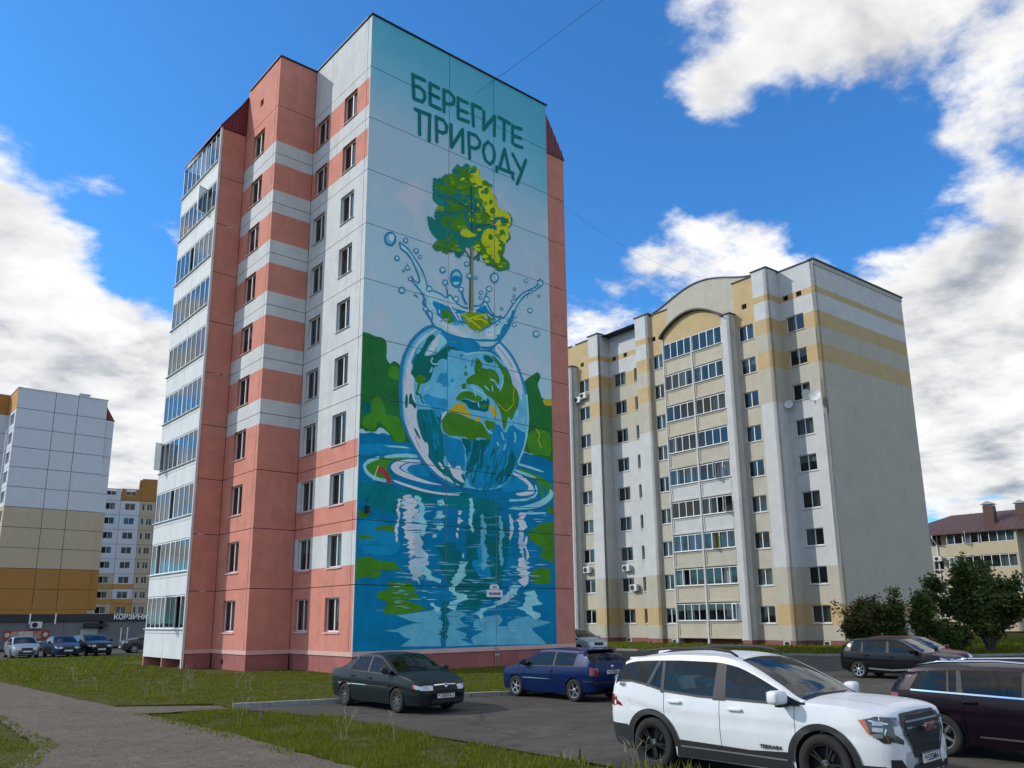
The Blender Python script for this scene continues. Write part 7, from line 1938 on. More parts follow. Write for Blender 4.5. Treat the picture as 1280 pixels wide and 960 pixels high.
class Car:
    def __init__(s,label,cat,loc,heading,sp,pt,group=None,name='parked_car'):
        s.sp=sp; s.root=thing(name,label,cat,loc,heading,group); s.pt=pt; s.build()
    def build(s):
        sp=s.sp; top,belt,half,bot=pchip(sp['top']),pchip(sp['belt']),pchip(sp['half']),pchip(sp['bot'])
        x0,x1=sp['top'][0][0],sp['top'][-1][0]; xs=set(np.linspace(x0,x1,sp.get('n',64)))
        for d in (.004,.012,.025,.045,.07,.10,.14,.19,.26): xs|={x0+d,x1-d}
        R=sp['R']; axles=(sp['xf'],sp['xr']); zc=sp['rw']
        for xa in axles:
            xs={x for x in xs if abs(x-xa)>R+.03}
            for i in range(25): xs.add(xa+R*cos(pi*i/24)*.9995)
            xs|={xa-R-.002,xa+R+.002}
        for q in (sp['cowl'],sp['rf'],sp['rr'],sp['deck']): xs.add(q)
        seams=sp.get('seams',())
        for q in seams: xs|={q-.005,q+.005}
        xs=sorted(x for x in xs if x0<=x<=x1); 
        NB,NG,NT=14,7,8; rings=[]; tum=sp['tumble']
        for x in xs:
            zt_=top(x); zb=bot(x)
            for xa in axles:
                if abs(x-xa)<R: zb=max(zb,zc+math.sqrt(max(0,R*R-(x-xa)**2)))
            zt=min(belt(x),zt_-.004); W_=half(x); zs=bot(x); cr=sp.get('crown',.06)*min(1,W_/.8)
            ze=max(zt+.0008,zt_-cr); zb=min(zb,zt-.02)
            def g(z):
                q=(z-zs)/max(.05,zt-zs)
                v=.925+.075*sin(min(1,max(0,q)/.62)*pi/2)
                if q>.62: v=1-.04*((q-.62)/.38)**2
                cl=sp.get('crease',.62); v-=.014*max(0,1-abs(q-cl+.07)/.07)
                return W_*v
            ring=[(g(zb)*.55,zb)]
            for i in range(NB+1):
                z=zb+(zt-zb)*i/NB; ring.append((g(z),z))
            wb=g(zt); 
            for i in range(1,NG+1):
                t=i/NG; h=(ze-zt)*t; ring.append((wb-(h*tum+.10*h*h),zt+h))
            we=ring[-1][0]
            for i in range(1,NT+1):
                t=i/NT; y=we*(1-t); ring.append((y,ze+(zt_-ze)*(1-(1-t)**2.3)))
            rings.append(ring)
        s.xs,s.rings=xs,rings; n=len(rings[0]); iB=NB+1; iG=iB+NG; s.iG=iG
        part={}
        def put(k,q,flip,m=0):
            mb=part.setdefault(k,MB()); mb.add(q[::-1] if flip else q,((0,1,2,3),),m)
        full=MB(); doors=sp.get('doors',())
        for i in range(len(xs)-1):
            xc=(xs[i]+xs[i+1])/2; a,b=rings[i],rings[i+1]
            for j in range(n-1):
                for sd in (1,-1):
                    q=[(xs[i],sd*a[j][0],a[j][1]),(xs[i+1],sd*b[j][0],b[j][1]),(xs[i+1],sd*b[j+1][0],b[j+1][1]),(xs[i],sd*a[j+1][0],a[j+1][1])]
                    full.add(q,((0,1,2,3),))
                    if j==0: k='underbody'
                    elif j<iB:
                        if any(abs(xc-e)<.0051 for e in seams): continue
                        k='body' if not seams or xc<seams[0] else 'front_body'
                        for di,(d0,d1) in enumerate(doors):
                            if d0<xc<d1: k='door%d%d'%(di,sd)
                    elif j<iG:
                        if a[iG][1]-a[iB][1]<.012 and b[iG][1]-b[iB][1]<.012: k=('front_body' if seams and xc>seams[0] else 'body')
                        else: k='side%d'%sd if sp['sideend']<xc<sp['cowl']+.05 else 'body'
                        if k is None: 
                            k='body'
                    else:
                        k='hood' if xc>sp['cowl'] else ('windshield' if xc>sp['rf'] else ('roof' if xc>sp['rr'] else ('rear_window' if xc>sp['deck'] else 'body')))
                    put(k,q,sd<0)
        
        for idx in (0,-1):
            bd=part['body'] if idx==0 or 'front_body' not in part else part['front_body']
            r=rings[idx]; x=xs[idx]; pts=[(x,y,z) for y,z in r[1:]]+[(x,-y,z) for y,z in r[1:-1]][::-1]
            bd.add(pts,[list(range(len(pts)))]); full.add(pts,[list(range(len(pts)))])
        s.bvh=BVHTree.FromPolygons([Vector(v) for v in full.v],full.f)
        gl=MT['car_glass']; dg=MT['dark_glass']
        for k,mb in part.items():
            # weld so shading is smooth
            me=mb.mesh(k,MT['trim'] if k=='underbody' else s.pt,True)
            bm=bmesh.new(); bm.from_mesh(me); bmesh.ops.remove_doubles(bm,verts=bm.verts,dist=.0004); bmesh.ops.dissolve_degenerate(bm,edges=bm.edges,dist=.0004); bm.to_mesh(me); bm.free()
            nm={'side1':'side_window','side-1':'side_window'}.get(k,'door' if k.startswith('door') else k); me.name=nm
            me.materials.clear(); me.materials.append(dg if (k in sp.get('tint',()) ) else gl if nm in('side_window','windshield','rear_window') else (MT['trim'] if k=='underbody' else (sp['roofm'] if k=='roof' and 'roofm' in sp else s.pt)))
            me.shade_smooth() if hasattr(me,'shade_smooth') else None
            o=link(nm,me,s.root); 
            if nm=='body': s.body=o
            if nm=='door': s.__dict__.setdefault('door',{})[(int(k[4]),int(k[5:]))]=o
        MB().box(x0+.25,x1-.25,-.6,.6,sp['bot'][len(sp['bot'])//2][1]-.02,sp['bot'][len(sp['bot'])//2][1]+.05).build('floor_pan',MT['dark'],s.root)
        ty,rim,disc,cp=wheel_meshes(sp['rw'],sp['tw'],sp['wheel'],sp.get('rim','rim_alloy'))
        for xa in axles:
            for sd in (1,-1):
                y=sd*(half(xa)-sp['tw']/2-.02)
                w=link('wheel',None,s.root,(xa,y,zc),(0,0,0 if sd>0 else pi))
                rt=random.uniform(0,6.28)
                for nm,me in (('tyre',ty),('rim',rim),('brake_disc',disc),('hub_cap',cp)): link(nm,me,w,None,(0,rt,0))
        if sp.get('inside',1): s.inside()
    def inside(s):
        sp=s.sp; H=sp['belt'][len(sp['belt'])//2][1]; xf=sp['cowl']-1.25; m=sp.get('seatm',MT['seat']); b=sp['rw']
        for y in (.36,-.36):
            o=MB().bevbox(xf-.1,xf+.42,y-.24,y+.24,b+.02,b+.25,.06).build('seat',m,s.root,True)
            bk=MB().bevbox(-.09,.09,-.24,.24,0,.60,.07).build('seat_back',m,o,True,(xf-.06,y,b+.18),(0,-.32,0))
            MB().bevbox(-.05,.05,-.13,.13,.62,.80,.04).build('headrest',m,bk,True)
        o=MB().bevbox(xf-1.0,xf-.5,-.6,.6,b+.02,b+.24,.06).build('rear_bench',m,s.root,True)
        bk=MB().bevbox(-.09,.09,-.6,.6,0,.56,.06).build('seat_back',m,o,True,(xf-.98,0,b+.18),(0,-.35,0))
        for y in (.38,-.38): MB().bevbox(-.05,.05,y-.13,y+.13,.57,.72,.04).build('headrest',m,bk,True)
        MB().bevbox(sp['cowl']-.62,sp['cowl']-.10,-.68,.68,H-.32,H-.06,.06).build('dashboard',MT['seat'],s.root,True)
        st=MB()
        P=[(0,.17*cos(2*pi*i/16),.17*sin(2*pi*i/16)) for i in range(17)]; st.tube(P,.014,6,caps=False); st.tube([(0,-.16,0),(0,.16,0)],.012); st.tube([(0,0,0),(.25,0,-.08)],.02)
        st.build('steering_wheel',MT['seat'],s.root,True,(sp['cowl']-.72,.36,H-.02),(0,-.35,0))
    def cast(s,mode,a,b,off):
        if mode in 'LR':
            sd=1 if mode=='L' else -1; o,d=Vector((a,sd*2.5,b)),Vector((0,-sd,0))
        elif mode=='F': o,d=Vector((4,a,b)),Vector((-1,0,0))
        elif mode=='B': o,d=Vector((-4,a,b)),Vector((1,0,0))
        elif mode=='T': o,d=Vector((a,b,4)),Vector((0,0,-1))
        else:   # corner: 'FL','FR','BL','BR'
            pass
        h=s.bvh.ray_cast(o,d)
        return None if h[0] is None else h[0]-d*off
    def patch(s,name,mode,pts,m,off=.005,parent=None,step=.07,mirror=False,label=None):
        if mirror:
            s.patch(name,'L',pts,m,off,parent,step); return s.patch(name,'R',pts,m,off,parent,step)
        P=[]
        for (x0,y0),(x1,y1) in zip(pts,pts[1:]+pts[:1]):
            k=max(1,int(math.hypot(x1-x0,y1-y0)/step)); P+=[(x0+(x1-x0)*i/k,y0+(y1-y0)*i/k) for i in range(k)]
        nb=len(P); ax=[p[0] for p in P]; ay=[p[1] for p in P]
        for gx in np.arange(min(ax)+step/2,max(ax),step):
            for gy in np.arange(min(ay)+step/2,max(ay),step):
                if pip(gx,gy,P[:nb]): P.append((gx,gy))
        vs,_,fs,_,_,_=delaunay_2d_cdt([Vector(p) for p in P],[],[list(range(nb))],1,1e-4)
        hit=[s.cast(mode,v.x,v.y,off) for v in vs]; ok=[h is not None for h in hit]
        mb=MB(); mb.v=[tuple(h) if h is not None else (0,0,0) for h in hit]
        for q in fs:
            if all(ok[i] for i in q):
                zz=[hit[i] for i in q]; span=max((zz[0]-zz[1]).length,(zz[1]-zz[2]).length,(zz[0]-zz[2]).length)
                if span<step*5: mb.f.append(list(q) if mode in 'RFT' else list(q)[::-1]); mb.m.append(0)
        if not mb.f: return None
        return mb.build(name,m,parent or s.root,True)
    def strip(s,name,mode,pts,w,m,off=.004,parent=None,mirror=False,step=.05):
        out=[]
        for i,p in enumerate(pts):
            q0,q1=pts[max(0,i-1)],pts[min(len(pts)-1,i+1)]; t=Vector((q1[0]-q0[0],q1[1]-q0[1])).normalized(); out.append((Vector((-t.y,t.x)),p))
        poly=[(p[0]+n.x*w/2,p[1]+n.y*w/2) for n,p in out]+[(p[0]-n.x*w/2,p[1]-n.y*w/2) for n,p in out][::-1]
        return s.patch(name,mode,poly,m,off,parent,step,mirror)
    def rail(s,name,xa,xb,j0,j1,m,off=.006):
        n=len(s.rings[0]); iG=s.iG
        for sd in (1,-1):
            mb=MB(); sel=[i for i,x in enumerate(s.xs) if xa-1e-6<=x<=xb+1e-6]
            for i in sel:
                for j in range(iG+j0,iG+j1+1): y,z=s.rings[i][j]; mb.v.append((s.xs[i],sd*(y+off*.8),z+off*.7))
            w=j1-j0+1
            for i in range(len(sel)-1):
                for j in range(w-1):
                    q=[i*w+j,(i+1)*w+j,(i+1)*w+j+1,i*w+j+1]; mb.f.append(q if sd>0 else q[::-1]); mb.m.append(0)
            mb.build(name,m,s.root,True)
    def handle(s,x,z,m,key=None,chrome=None):
        for sd in (1,-1):
            p=s.cast('L' if sd>0 else 'R',x,z,0); 
            if p is None: continue
            par=getattr(s,'door',{}).get((key,sd),s.root)
            MB().bevbox(-.11,.11,-.02,.02,-.018,.018,.009).build('handle',m,par,True,(x,p.y+sd*.022,z))
            MB().lathe([(.055,0),(.045,-.002),(0,-.002)],14,1).build('handle_recess',MT['trim'],par,True,(x+.01,p.y+sd*.003,z+.01)) if False else None
    def mirrors(s,x,z,m,size=1.):
        for sd in (1,-1):
            p=s.cast('L' if sd>0 else 'R',x,z-.05,0)
            if p is None: continue
            o=MB().bevbox(-.085*size,.085*size,-.12*size,.12*size,-.075*size,.085*size,.045*size).build('mirror',m,s.root,True,(x,p.y+sd*.17*size,z+.03),(0,0,sd*.18))
            MB().bevbox(-.05,.05,-.10,.06,-.03,.02,.012).build('mirror_foot',MT['trim'],o,True,(0,-sd*.09*size,-.08*size))
            MB().box(-.088*size,-.083*size,-.10*size,.10*size,-.06*size,.07*size).build('mirror_glass',MT['chrome'],o)
    def plate(s,x,z,txt,front=True,y=0,tilt=0.):
        o=MB().bevbox(-.012,.012,-.26,.26,-.056,.056,.006).build('number_plate',MT['plate'],s.root,False,(x,y,z),(0,tilt,0 if front else pi))
        MB().box(.012,.0135,-.262,.262,-.058,-.05).box(.012,.0135,-.262,.262,.05,.058).build('plate_border',MT['plate_ink'],o)
        if txt:
            t=text(txt,.105,MT['plate_ink'],'plate_text',o,(.014,.03,-.002),(RAD(90),0,RAD(90)),.002,.001,.98)
        MB().box(.0125,.0145,-.235,-.195,.0,.03).build('plate_emblem',MT['lamp_red'],o)
        return o
# ---- shapes of the cars
SUV=dict(top=[(-2.31,.78),(-2.29,.98),(-2.22,1.14),(-2.06,1.40),(-1.98,1.50),(-1.85,1.565),(-1.4,1.625),(-.8,1.655),(-.3,1.65),(.05,1.60),(.35,1.49),(.75,1.30),(1.12,1.135),(1.5,1.125),(1.9,1.095),(2.10,1.055),(2.20,.985),(2.25,.84),(2.28,.60)],
 belt=[(-2.31,.76),(-2.22,1.06),(-2.0,1.20),(-1.75,1.215),(-1.45,1.175),(-1.1,1.10),(-.5,1.06),(.4,1.045),(1.12,1.05),(1.5,1.05),(1.9,1.02),(2.10,.96),(2.20,.88),(2.28,.56)],
 half=[(-2.31,.66),(-2.24,.78),(-2.05,.87),(-1.4,.92),(0,.905),(1.36,.92),(1.8,.915),(2.05,.87),(2.18,.80),(2.25,.71),(2.28,.62)],
 bot=[(-2.31,.42),(-2.1,.30),(-1.9,.25),(0,.23),(1.9,.22),(2.15,.24),(2.28,.30)],R=.405,rw=.365,tw=.235,xf=1.36,xr=-1.365,cowl=1.12,rf=.08,rr=-1.93,deck=-2.20,sideend=-2.1,tumble=.30,crown=.055,crease=.72,
 seams=(1.0,-.16,-1.12),doors=((-.155,.995),(-1.115,-.165)),wheel='suv',rim='rim_black',seatm=None,n=72)
SUV['seatm']=MT['seat_light']
SEDAN=dict(top=[(-2.28,.66),(-2.26,.86),(-2.2,.97),(-1.75,1.03),(-1.45,1.09),(-.95,1.32),(-.6,1.405),(-.1,1.43),(.3,1.40),(.6,1.29),(1.0,1.10),(1.28,.975),(1.7,.90),(2.05,.80),(2.22,.71),(2.28,.56)],
 belt=[(-2.28,.62),(-2.2,.90),(-1.75,.955),(-1.0,.955),(0,.93),(.8,.915),(1.28,.90),(1.7,.83),(2.05,.74),(2.22,.66),(2.28,.52)],
 half=[(-2.28,.62),(-2.2,.72),(-2.0,.80),(-1.3,.85),(0,.855),(1.3,.845),(1.8,.81),(2.05,.74),(2.18,.66),(2.28,.52)],
 bot=[(-2.28,.34),(-2.1,.26),(0,.19),(1.9,.20),(2.2,.22),(2.28,.26)],R=.335,rw=.30,tw=.19,xf=1.305,xr=-1.30,cowl=1.28,rf=.36,rr=-.72,deck=-1.46,sideend=-1.45,tumble=.40,crown=.05,crease=.66,
 seams=(1.02,-.08,-.98),doors=((-.075,1.015),(-.975,-.085)),wheel='steel',rim='rim_steel')
HATCH=dict(top=[(-2.0,.55),(-1.99,.82),(-1.95,.99),(-1.87,1.10),(-1.64,1.34),(-1.53,1.385),(-.9,1.415),(-.3,1.425),(.15,1.40),(.5,1.26),(.85,1.08),(1.12,.96),(1.5,.92),(1.85,.84),(1.98,.74),(2.04,.55)],
 belt=[(-2.0,.52),(-1.94,.92),(-1.7,.955),(-1.0,.94),(0,.92),(.8,.905),(1.12,.895),(1.5,.86),(1.85,.78),(1.98,.68),(2.04,.50)],
 half=[(-2.0,.68),(-1.93,.76),(-1.75,.82),(-1.2,.85),(0,.855),(1.2,.85),(1.6,.82),(1.85,.76),(1.97,.68),(2.04,.56)],
 bot=[(-2.0,.36),(-1.85,.28),(0,.20),(1.7,.21),(1.95,.24),(2.04,.30)],R=.335,rw=.305,tw=.20,xf=1.22,xr=-1.255,cowl=1.12,rf=.24,rr=-1.55,deck=-1.89,sideend=-1.80,tumble=.34,crown=.05,crease=.62,
 seams=(.80,-.42),doors=((-.415,.795),),wheel='alloy5',rim='rim_alloy')
ESTATE=dict(top=[(-2.38,.66),(-2.36,.90),(-2.28,1.04),(-2.05,1.33),(-1.92,1.40),(-1.3,1.455),(-.6,1.48),(-.1,1.47),(.25,1.40),(.7,1.22),(1.15,1.04),(1.5,.99),(2.0,.90),(2.22,.78),(2.32,.56)],
 belt=[(-2.38,.62),(-2.28,.96),(-2.0,1.02),(-1.2,1.00),(0,.97),(.8,.955),(1.15,.945),(1.5,.92),(2.0,.82),(2.22,.70),(2.32,.52)],
 half=[(-2.38,.70),(-2.3,.78),(-2.1,.85),(-1.4,.895),(0,.90),(1.4,.895),(1.9,.85),(2.15,.76),(2.32,.58)],
 bot=[(-2.38,.36),(-2.2,.28),(0,.20),(2.0,.21),(2.2,.24),(2.32,.28)],R=.37,rw=.335,tw=.22,xf=1.38,xr=-1.46,cowl=1.15,rf=.15,rr=-1.95,deck=-2.26,sideend=-2.2,tumble=.32,crown=.05,crease=.66,
 seams=(1.0,-.10,-1.05),doors=((-.095,.995),(-1.045,-.105)),wheel='alloy5',rim='rim_alloy')
CROSS=dict(top=[(-2.10,.70),(-2.08,.95),(-2.0,1.12),(-1.8,1.40),(-1.7,1.48),(-1.2,1.57),(-.6,1.60),(-.1,1.59),(.25,1.52),(.7,1.32),(1.1,1.12),(1.5,1.06),(1.9,.96),(2.08,.82),(2.14,.60)],
 belt=[(-2.10,.68),(-2.0,1.05),(-1.7,1.13),(-1.2,1.08),(-.4,1.03),(.6,1.01),(1.1,1.0),(1.5,.97),(1.9,.88),(2.08,.75),(2.14,.56)],
 half=[(-2.10,.68),(-2.02,.78),(-1.8,.86),(-1.3,.90),(0,.89),(1.3,.90),(1.75,.86),(2.0,.76),(2.14,.58)],
 bot=[(-2.10,.42),(-1.95,.32),(0,.24),(1.8,.25),(2.0,.28),(2.14,.34)],R=.39,rw=.345,tw=.215,xf=1.31,xr=-1.30,cowl=1.10,rf=.10,rr=-1.74,deck=-1.98,sideend=-1.9,tumble=.32,crown=.055,crease=.66,
 seams=(.95,-.15,-1.05),doors=((-.145,.945),(-1.045,-.155)),wheel='multi',rim='rim_alloy')
HATCH5=dict(HATCH,seams=(.84,-.12,-.92),doors=((-.115,.835),(-.915,-.125)),wheel='multi')
def lights(c,front,rear,mf='lamp_clear',mr='lamp_red'):
    for y in (1,-1):
        if front: c.patch('headlight','F',[(a*y,b) for a,b in front],MT[mf],.006,step=.05)
        if rear: c.patch('tail_light','B',[(a*y,b) for a,b in rear],MT[mr],.006,step=.05)
def pillars(c,A=None,B=(),D=None,m=None,frame=None):
    m=m or c.pt
    for q in B: c.patch('pillar','L',q,MT['trim'],.006,mirror=True)
    if D: c.patch('rear_pillar','L',D,m,.007,mirror=True)
    if A: c.rail('front_pillar',c.sp['rf'],c.sp['cowl'],-1,1,m)
    if frame: c.strip('window_trim','L',frame[0],frame[1],frame[2],.007,mirror=True)
# ---- white SUV in the foreground
random.seed(21)
suv=Car("white SUV with black wheels and black lower cladding parked at the right front",'car',(-6.78,-24.13,0),RAD(-88),SUV,paint('paint_white',(.74,.75,.75)))
KP=MT['trim']; suv.root.scale=(1.02,1.02,1.06)
c=suv
pillars(c,A=[(1.05,1.075),(.75,1.235),(.35,1.425),(.08,1.535)],B=([(-.27,1.03),(-.06,1.03),(-.10,1.60),(-.25,1.60)],[(-1.18,1.08),(-1.12,1.08),(-1.16,1.6),(-1.21,1.6)],[(-1.46,1.16),(-1.41,1.15),(-1.19,1.59),(-1.25,1.59)]))
c.strip('window_trim','L',[(1.08,1.045),(.4,1.05),(-.5,1.065),(-1.1,1.105),(-1.45,1.18),(-1.75,1.22),(-2.0,1.21)],.03,MT['trim'],.006,mirror=True)
c.rail('roof_side',c.sp['rr'],c.sp['rf'],-1,0,c.pt)
c.patch('quarter_glass','L',[(-1.30,1.155),(-1.75,1.225),(-2.02,1.20),(-1.99,1.42),(-1.85,1.50),(-1.30,1.57)],MT['trim_gloss'],.005,mirror=True)
for sd in 'LR':
    for xa in (SUV['xf'],SUV['xr']):   # arch cladding
        n=22; inn=[(xa+.408*cos(pi*i/n),.365+.408*sin(pi*i/n)) for i in range(n+1)]; out=[(xa+.50*cos(pi*i/n)*(1.0),.365+.485*sin(pi*i/n)) for i in range(n+1)]
        c.patch('arch_cladding',sd,inn+out[::-1],KP,.016,step=.05)
    c.patch('sill_cladding',sd,[(-.94,.24),(.93,.24),(.90,.47),(.3,.44),(-.9,.47)],KP,.014,step=.06)
    c.strip('sill_trim',sd,[(-.85,.385),(.85,.37)],.02,MT['steel'],.02)
    c.patch('bumper_cladding',sd,[(-2.29,.43),(-2.25,.60),(-1.84,.60),(-1.775,.36),(-1.775,.255),(-1.9,.252),(-2.1,.305),(-2.2,.36)],KP,.014,step=.06)
    c.patch('bumper_cladding',sd,[(1.80,.26),(1.86,.42),(2.12,.42),(2.2,.30),(2.1,.25)],KP,.010,step=.06)
c.handle(.10,.93,c.pt,0); c.handle(-.92,.97,c.pt,1); c.mirrors(.86,1.10,c.pt,1.05)
c.patch('grille','F',[(-.46,.96),(.46,.96),(.53,.90),(.53,.78),(.34,.53),(-.34,.53),(-.53,.78),(-.53,.90)],MT['dark'],.012,step=.06)
for z,w in ((.90,.48),(.83,.49),(.76,.48),(.69,.43),(.62,.37)): c.strip('grille_bar','F',[(-w,z),(0,z),(w,z)],.022,MT['rim_black'],.03,step=.08)
c.strip('grille_surround','F',[(-.50,.975),(-.56,.90),(-.56,.77),(-.35,.51),(.35,.51),(.56,.77),(.56,.90),(.50,.975),(0,.985),(-.50,.975)],.035,MT['trim'],.02)
text('GMC',.125,MT['badge_red'],'grille_badge',c.root,(2.36,0,.82),(RAD(90),0,RAD(90)),.004,.012,1.2)
for sd in (1,-1):
    c.patch('headlight','F',[(y*sd,z) for y,z in ((.58,.955),(.84,.975),(.895,.93),(.86,.80),(.80,.70),(.62,.66),(.60,.70),(.74,.78),(.74,.87),(.60,.87))],MT['lamp_inner'],.008,step=.035)
    m='L' if sd>0 else 'R'
    c.patch('headlight',m,[(1.93,.945),(2.22,.895),(2.24,.86),(2.15,.85),(2.16,.74),(2.2,.68),(2.12,.68),(2.02,.76),(1.92,.90)],MT['lamp_inner'],.010,step=.03)
    c.patch('indicator',m,[(1.86,.925),(1.93,.945),(2.0,.775),(1.98,.765)],MT['lamp_amber'],.012,step=.03)
    for zz in (.90,.83,.76): c.patch('lamp_lens',m,[(2.02,zz-.022),(2.13,zz-.024),(2.13,zz+.022),(2.02,zz+.024)],MT['lamp_clear'],.016,step=.03)
    c.strip('lamp_strip',m,[(1.98,.93),(2.12,.905),(2.23,.885)],.014,MT['chrome'],.016); c.strip('lamp_strip',m,[(2.16,.84),(2.145,.78),(2.18,.70)],.014,MT['chrome'],.016)
    c.patch('fog_recess','F',[(y*sd,z) for y,z in ((.50,.30),(.78,.30),(.80,.50),(.70,.50),(.62,.40),(.48,.38))],MT['trim'],.010,step=.05)
    c.patch('tail_light','B' ,[(y*sd,z) for y,z in ((.60,.98),(.86,.98),(.88,.84),(.62,.86))],MT['lamp_red'],.01,step=.04)
    c.patch('tail_light',m,[(-2.27,.99),(-2.12,1.01),(-2.08,.97),(-2.20,.86),(-2.28,.84)],MT['lamp_red'],.012,step=.03)
c.patch('lower_grille','F',[(-.46,.28),(.46,.28),(.40,.42),(-.40,.42)],KP,.012,step=.06); c.patch('lower_bumper','F',[(-.62,.31),(.62,.31),(.6,.36),(-.6,.36)],KP,.006,step=.06)
c.plate(2.335,.475,'1535MH-3')
text('TERRAIN',.062,MT['plate_ink'],'door_lettering',c.root,(.62,-.908,.505),(RAD(90),0,0),.003,.001,1.3); text('SLE',.06,MT['plate_ink'],'rear_lettering',c.root,(-1.93,-.885,1.165),(RAD(76),0,0),.003,.001,1.2)
for sd in (1,-1):
    r=MB().tube([(.02,sd*.60,1.60),(-.10,sd*.61,1.665),(-.4,sd*.615,1.70),(-1.2,sd*.615,1.69),(-1.62,sd*.61,1.65),(-1.78,sd*.60,1.59)],[.014,.02,.021,.021,.02,.014],8).build('roof_rail',MT['trim'],c.root,True)
MB().bevbox(-2.03,-1.86,-.56,.56,1.50,1.545,.018).build('spoiler',c.pt,c.root,True)
MB().tube([(1.0,.1,1.135),(.95,-.35,1.15),(.9,-.55,1.18)],.011).tube([(1.02,-.55,1.10),(.98,-.1,1.145)],.011).build('wiper',MT['trim'],c.root)
MB().prism([(-1.62,1.635),(-1.86,1.585),(-1.84,1.66)],1,-.02,.02).build('aerial',c.pt,c.root)
c.strip('hood_crease','T',[(1.25,.42),(1.7,.47),(2.05,.44)],.02,c.pt,.006); c.strip('hood_crease','T',[(1.25,-.42),(1.7,-.47),(2.05,-.44)],.02,c.pt,.006)
# ---- dark saloon
c=Car("dark green-grey saloon parked on the tarmac in front of the mural wall",'car',(-5.42,-11.88,0),RAD(-90),SEDAN,paint('paint_saloon',(.014,.020,.022),.1))
pillars(c,A=[(1.18,.945),(.85,1.10),(.55,1.25),(.32,1.345)],B=([(-.12,.93),(-.03,.93),(-.07,1.38),(-.13,1.38)],),D=[(-1.02,.95),(-1.48,.955),(-1.05,1.19),(-.75,1.335),(-.72,1.30)])
c.rail('roof_side',c.sp['rr'],c.sp['rf'],-1,0,c.pt)
c.strip('rubbing_strip','L',[(-1.60,.60),(-.94,.60)],.035,MT['steel'],.012,mirror=True) ; c.strip('rubbing_strip','L',[(-.90,.605),(-.1,.605),(.93,.60)],.03,MT['trim'],.012,mirror=True); c.strip('rubbing_trim','L',[(-.90,.612),(-.1,.612),(.93,.608)],.012,MT['chrome'],.016,mirror=True)
c.strip('window_trim','L',[(1.1,.915),(0,.935),(-.98,.957)],.022,MT['trim'],.007,mirror=True)
c.handle(.02,.80,c.pt,0); c.handle(-.86,.82,c.pt,1); c.mirrors(.92,.99,MT['trim'],.85)
lights(c,[(.36,.68),(.60,.69),(.70,.655),(.68,.57),(.38,.565)],[(.42,.86),(.70,.86),(.72,.68),(.44,.68)])
for sd in 'LR': c.patch('headlight',sd,[(2.0,.70),(2.17,.665),(2.19,.59),(2.05,.60)],MT['lamp_clear'],.008,step=.03); c.patch('indicator',sd,[(1.94,.71),(2.0,.70),(2.05,.60),(1.98,.615)],MT['lamp_amber'],.008,step=.03)
c.patch('grille','F',[(-.32,.685),(.32,.685),(.28,.575),(-.28,.575)],MT['dark'],.010,step=.05); c.strip('grille_chrome','F',[(-.33,.692),(0,.70),(.33,.692)],.024,MT['chrome'],.018); 
MB().lathe([(.055,0),(.055,.012),(.035,.014),(.035,.004),(0,.004)],16,1).build('badge',MT['chrome'],c.root,True,(2.275,0,.675),(0,0,RAD(-90)))
c.patch('lower_grille','F',[(-.42,.26),(.42,.26),(.40,.36),(-.40,.36)],MT['dark'],.008,step=.06); c.strip('bumper_strip','F',[(-.62,.50),(0,.515),(.62,.50)],.03,MT['trim'],.010); c.plate(2.30,.43,'1058TA-1')
MB().tube([(1.15,.2,1.045),(1.0,-.3,1.12)],.01).tube([(1.16,-.3,1.035),(1.0,-.62,1.07)],.01).build('wiper',MT['trim'],c.root)
# ---- blue three-door hatchback
c=Car("dark blue three-door hatchback with alloy wheels seen from behind near the mural",'car',(-.43,-13.18,0),RAD(90),dict(HATCH,tint=('rear_window',)),paint('paint_blue',(.003,.016,.080),.1))
pillars(c,A=[(1.02,.935),(.7,1.085),(.4,1.245),(.22,1.335)],B=([(-.50,.92),(-.42,.92),(-.44,1.38),(-.50,1.38)],),D=[(-1.26,.945),(-1.82,.95),(-1.90,1.0),(-1.66,1.28),(-1.55,1.345),(-1.34,1.36)])
c.rail('roof_side',c.sp['rr'],c.sp['rf'],-1,0,c.pt); c.strip('rubbing_strip','L',[(-1.96,.56),(-1.62,.56)],.045,MT['trim'],.012,mirror=True); c.strip('rubbing_strip','L',[(-.9,.56),(.86,.56)],.04,c.pt,.016,mirror=True); c.strip('rubbing_trim','L',[(-.9,.575),(.86,.575)],.012,MT['chrome'],.02,mirror=True)
c.strip('window_trim','L',[(1.0,.905),(0,.925),(-1.3,.95),(-1.7,.955)],.022,MT['trim'],.007,mirror=True)
c.handle(-.28,.80,MT['trim'],0); c.mirrors(.74,.99,c.pt,.85)
lights(c,[(.36,.72),(.60,.72),(.60,.60),(.38,.60)],[(.56,.92),(.76,.92),(.79,.72),(.58,.70)])
for sd in 'LR': c.patch('tail_light',sd,[(-1.95,.92),(-1.86,.93),(-1.86,.72),(-1.97,.70)],MT['lamp_red'],.008,step=.03)
c.strip('bumper_strip','B',[(-.72,.52),(0,.53),(.72,.52)],.05,MT['trim'],.012); c.plate(-2.02,.80,'4170EK-3',False)
MB().bevbox(-1.68,-1.50,-.52,.52,1.365,1.405,.015).build('spoiler',c.pt,c.root,True)
MB().lathe([(.05,0),(.05,.01),(.03,.012),(0,.012)],14,1).build('badge',MT['chrome'],c.root,True,(-1.98,0,.93),(0,0,RAD(90)))
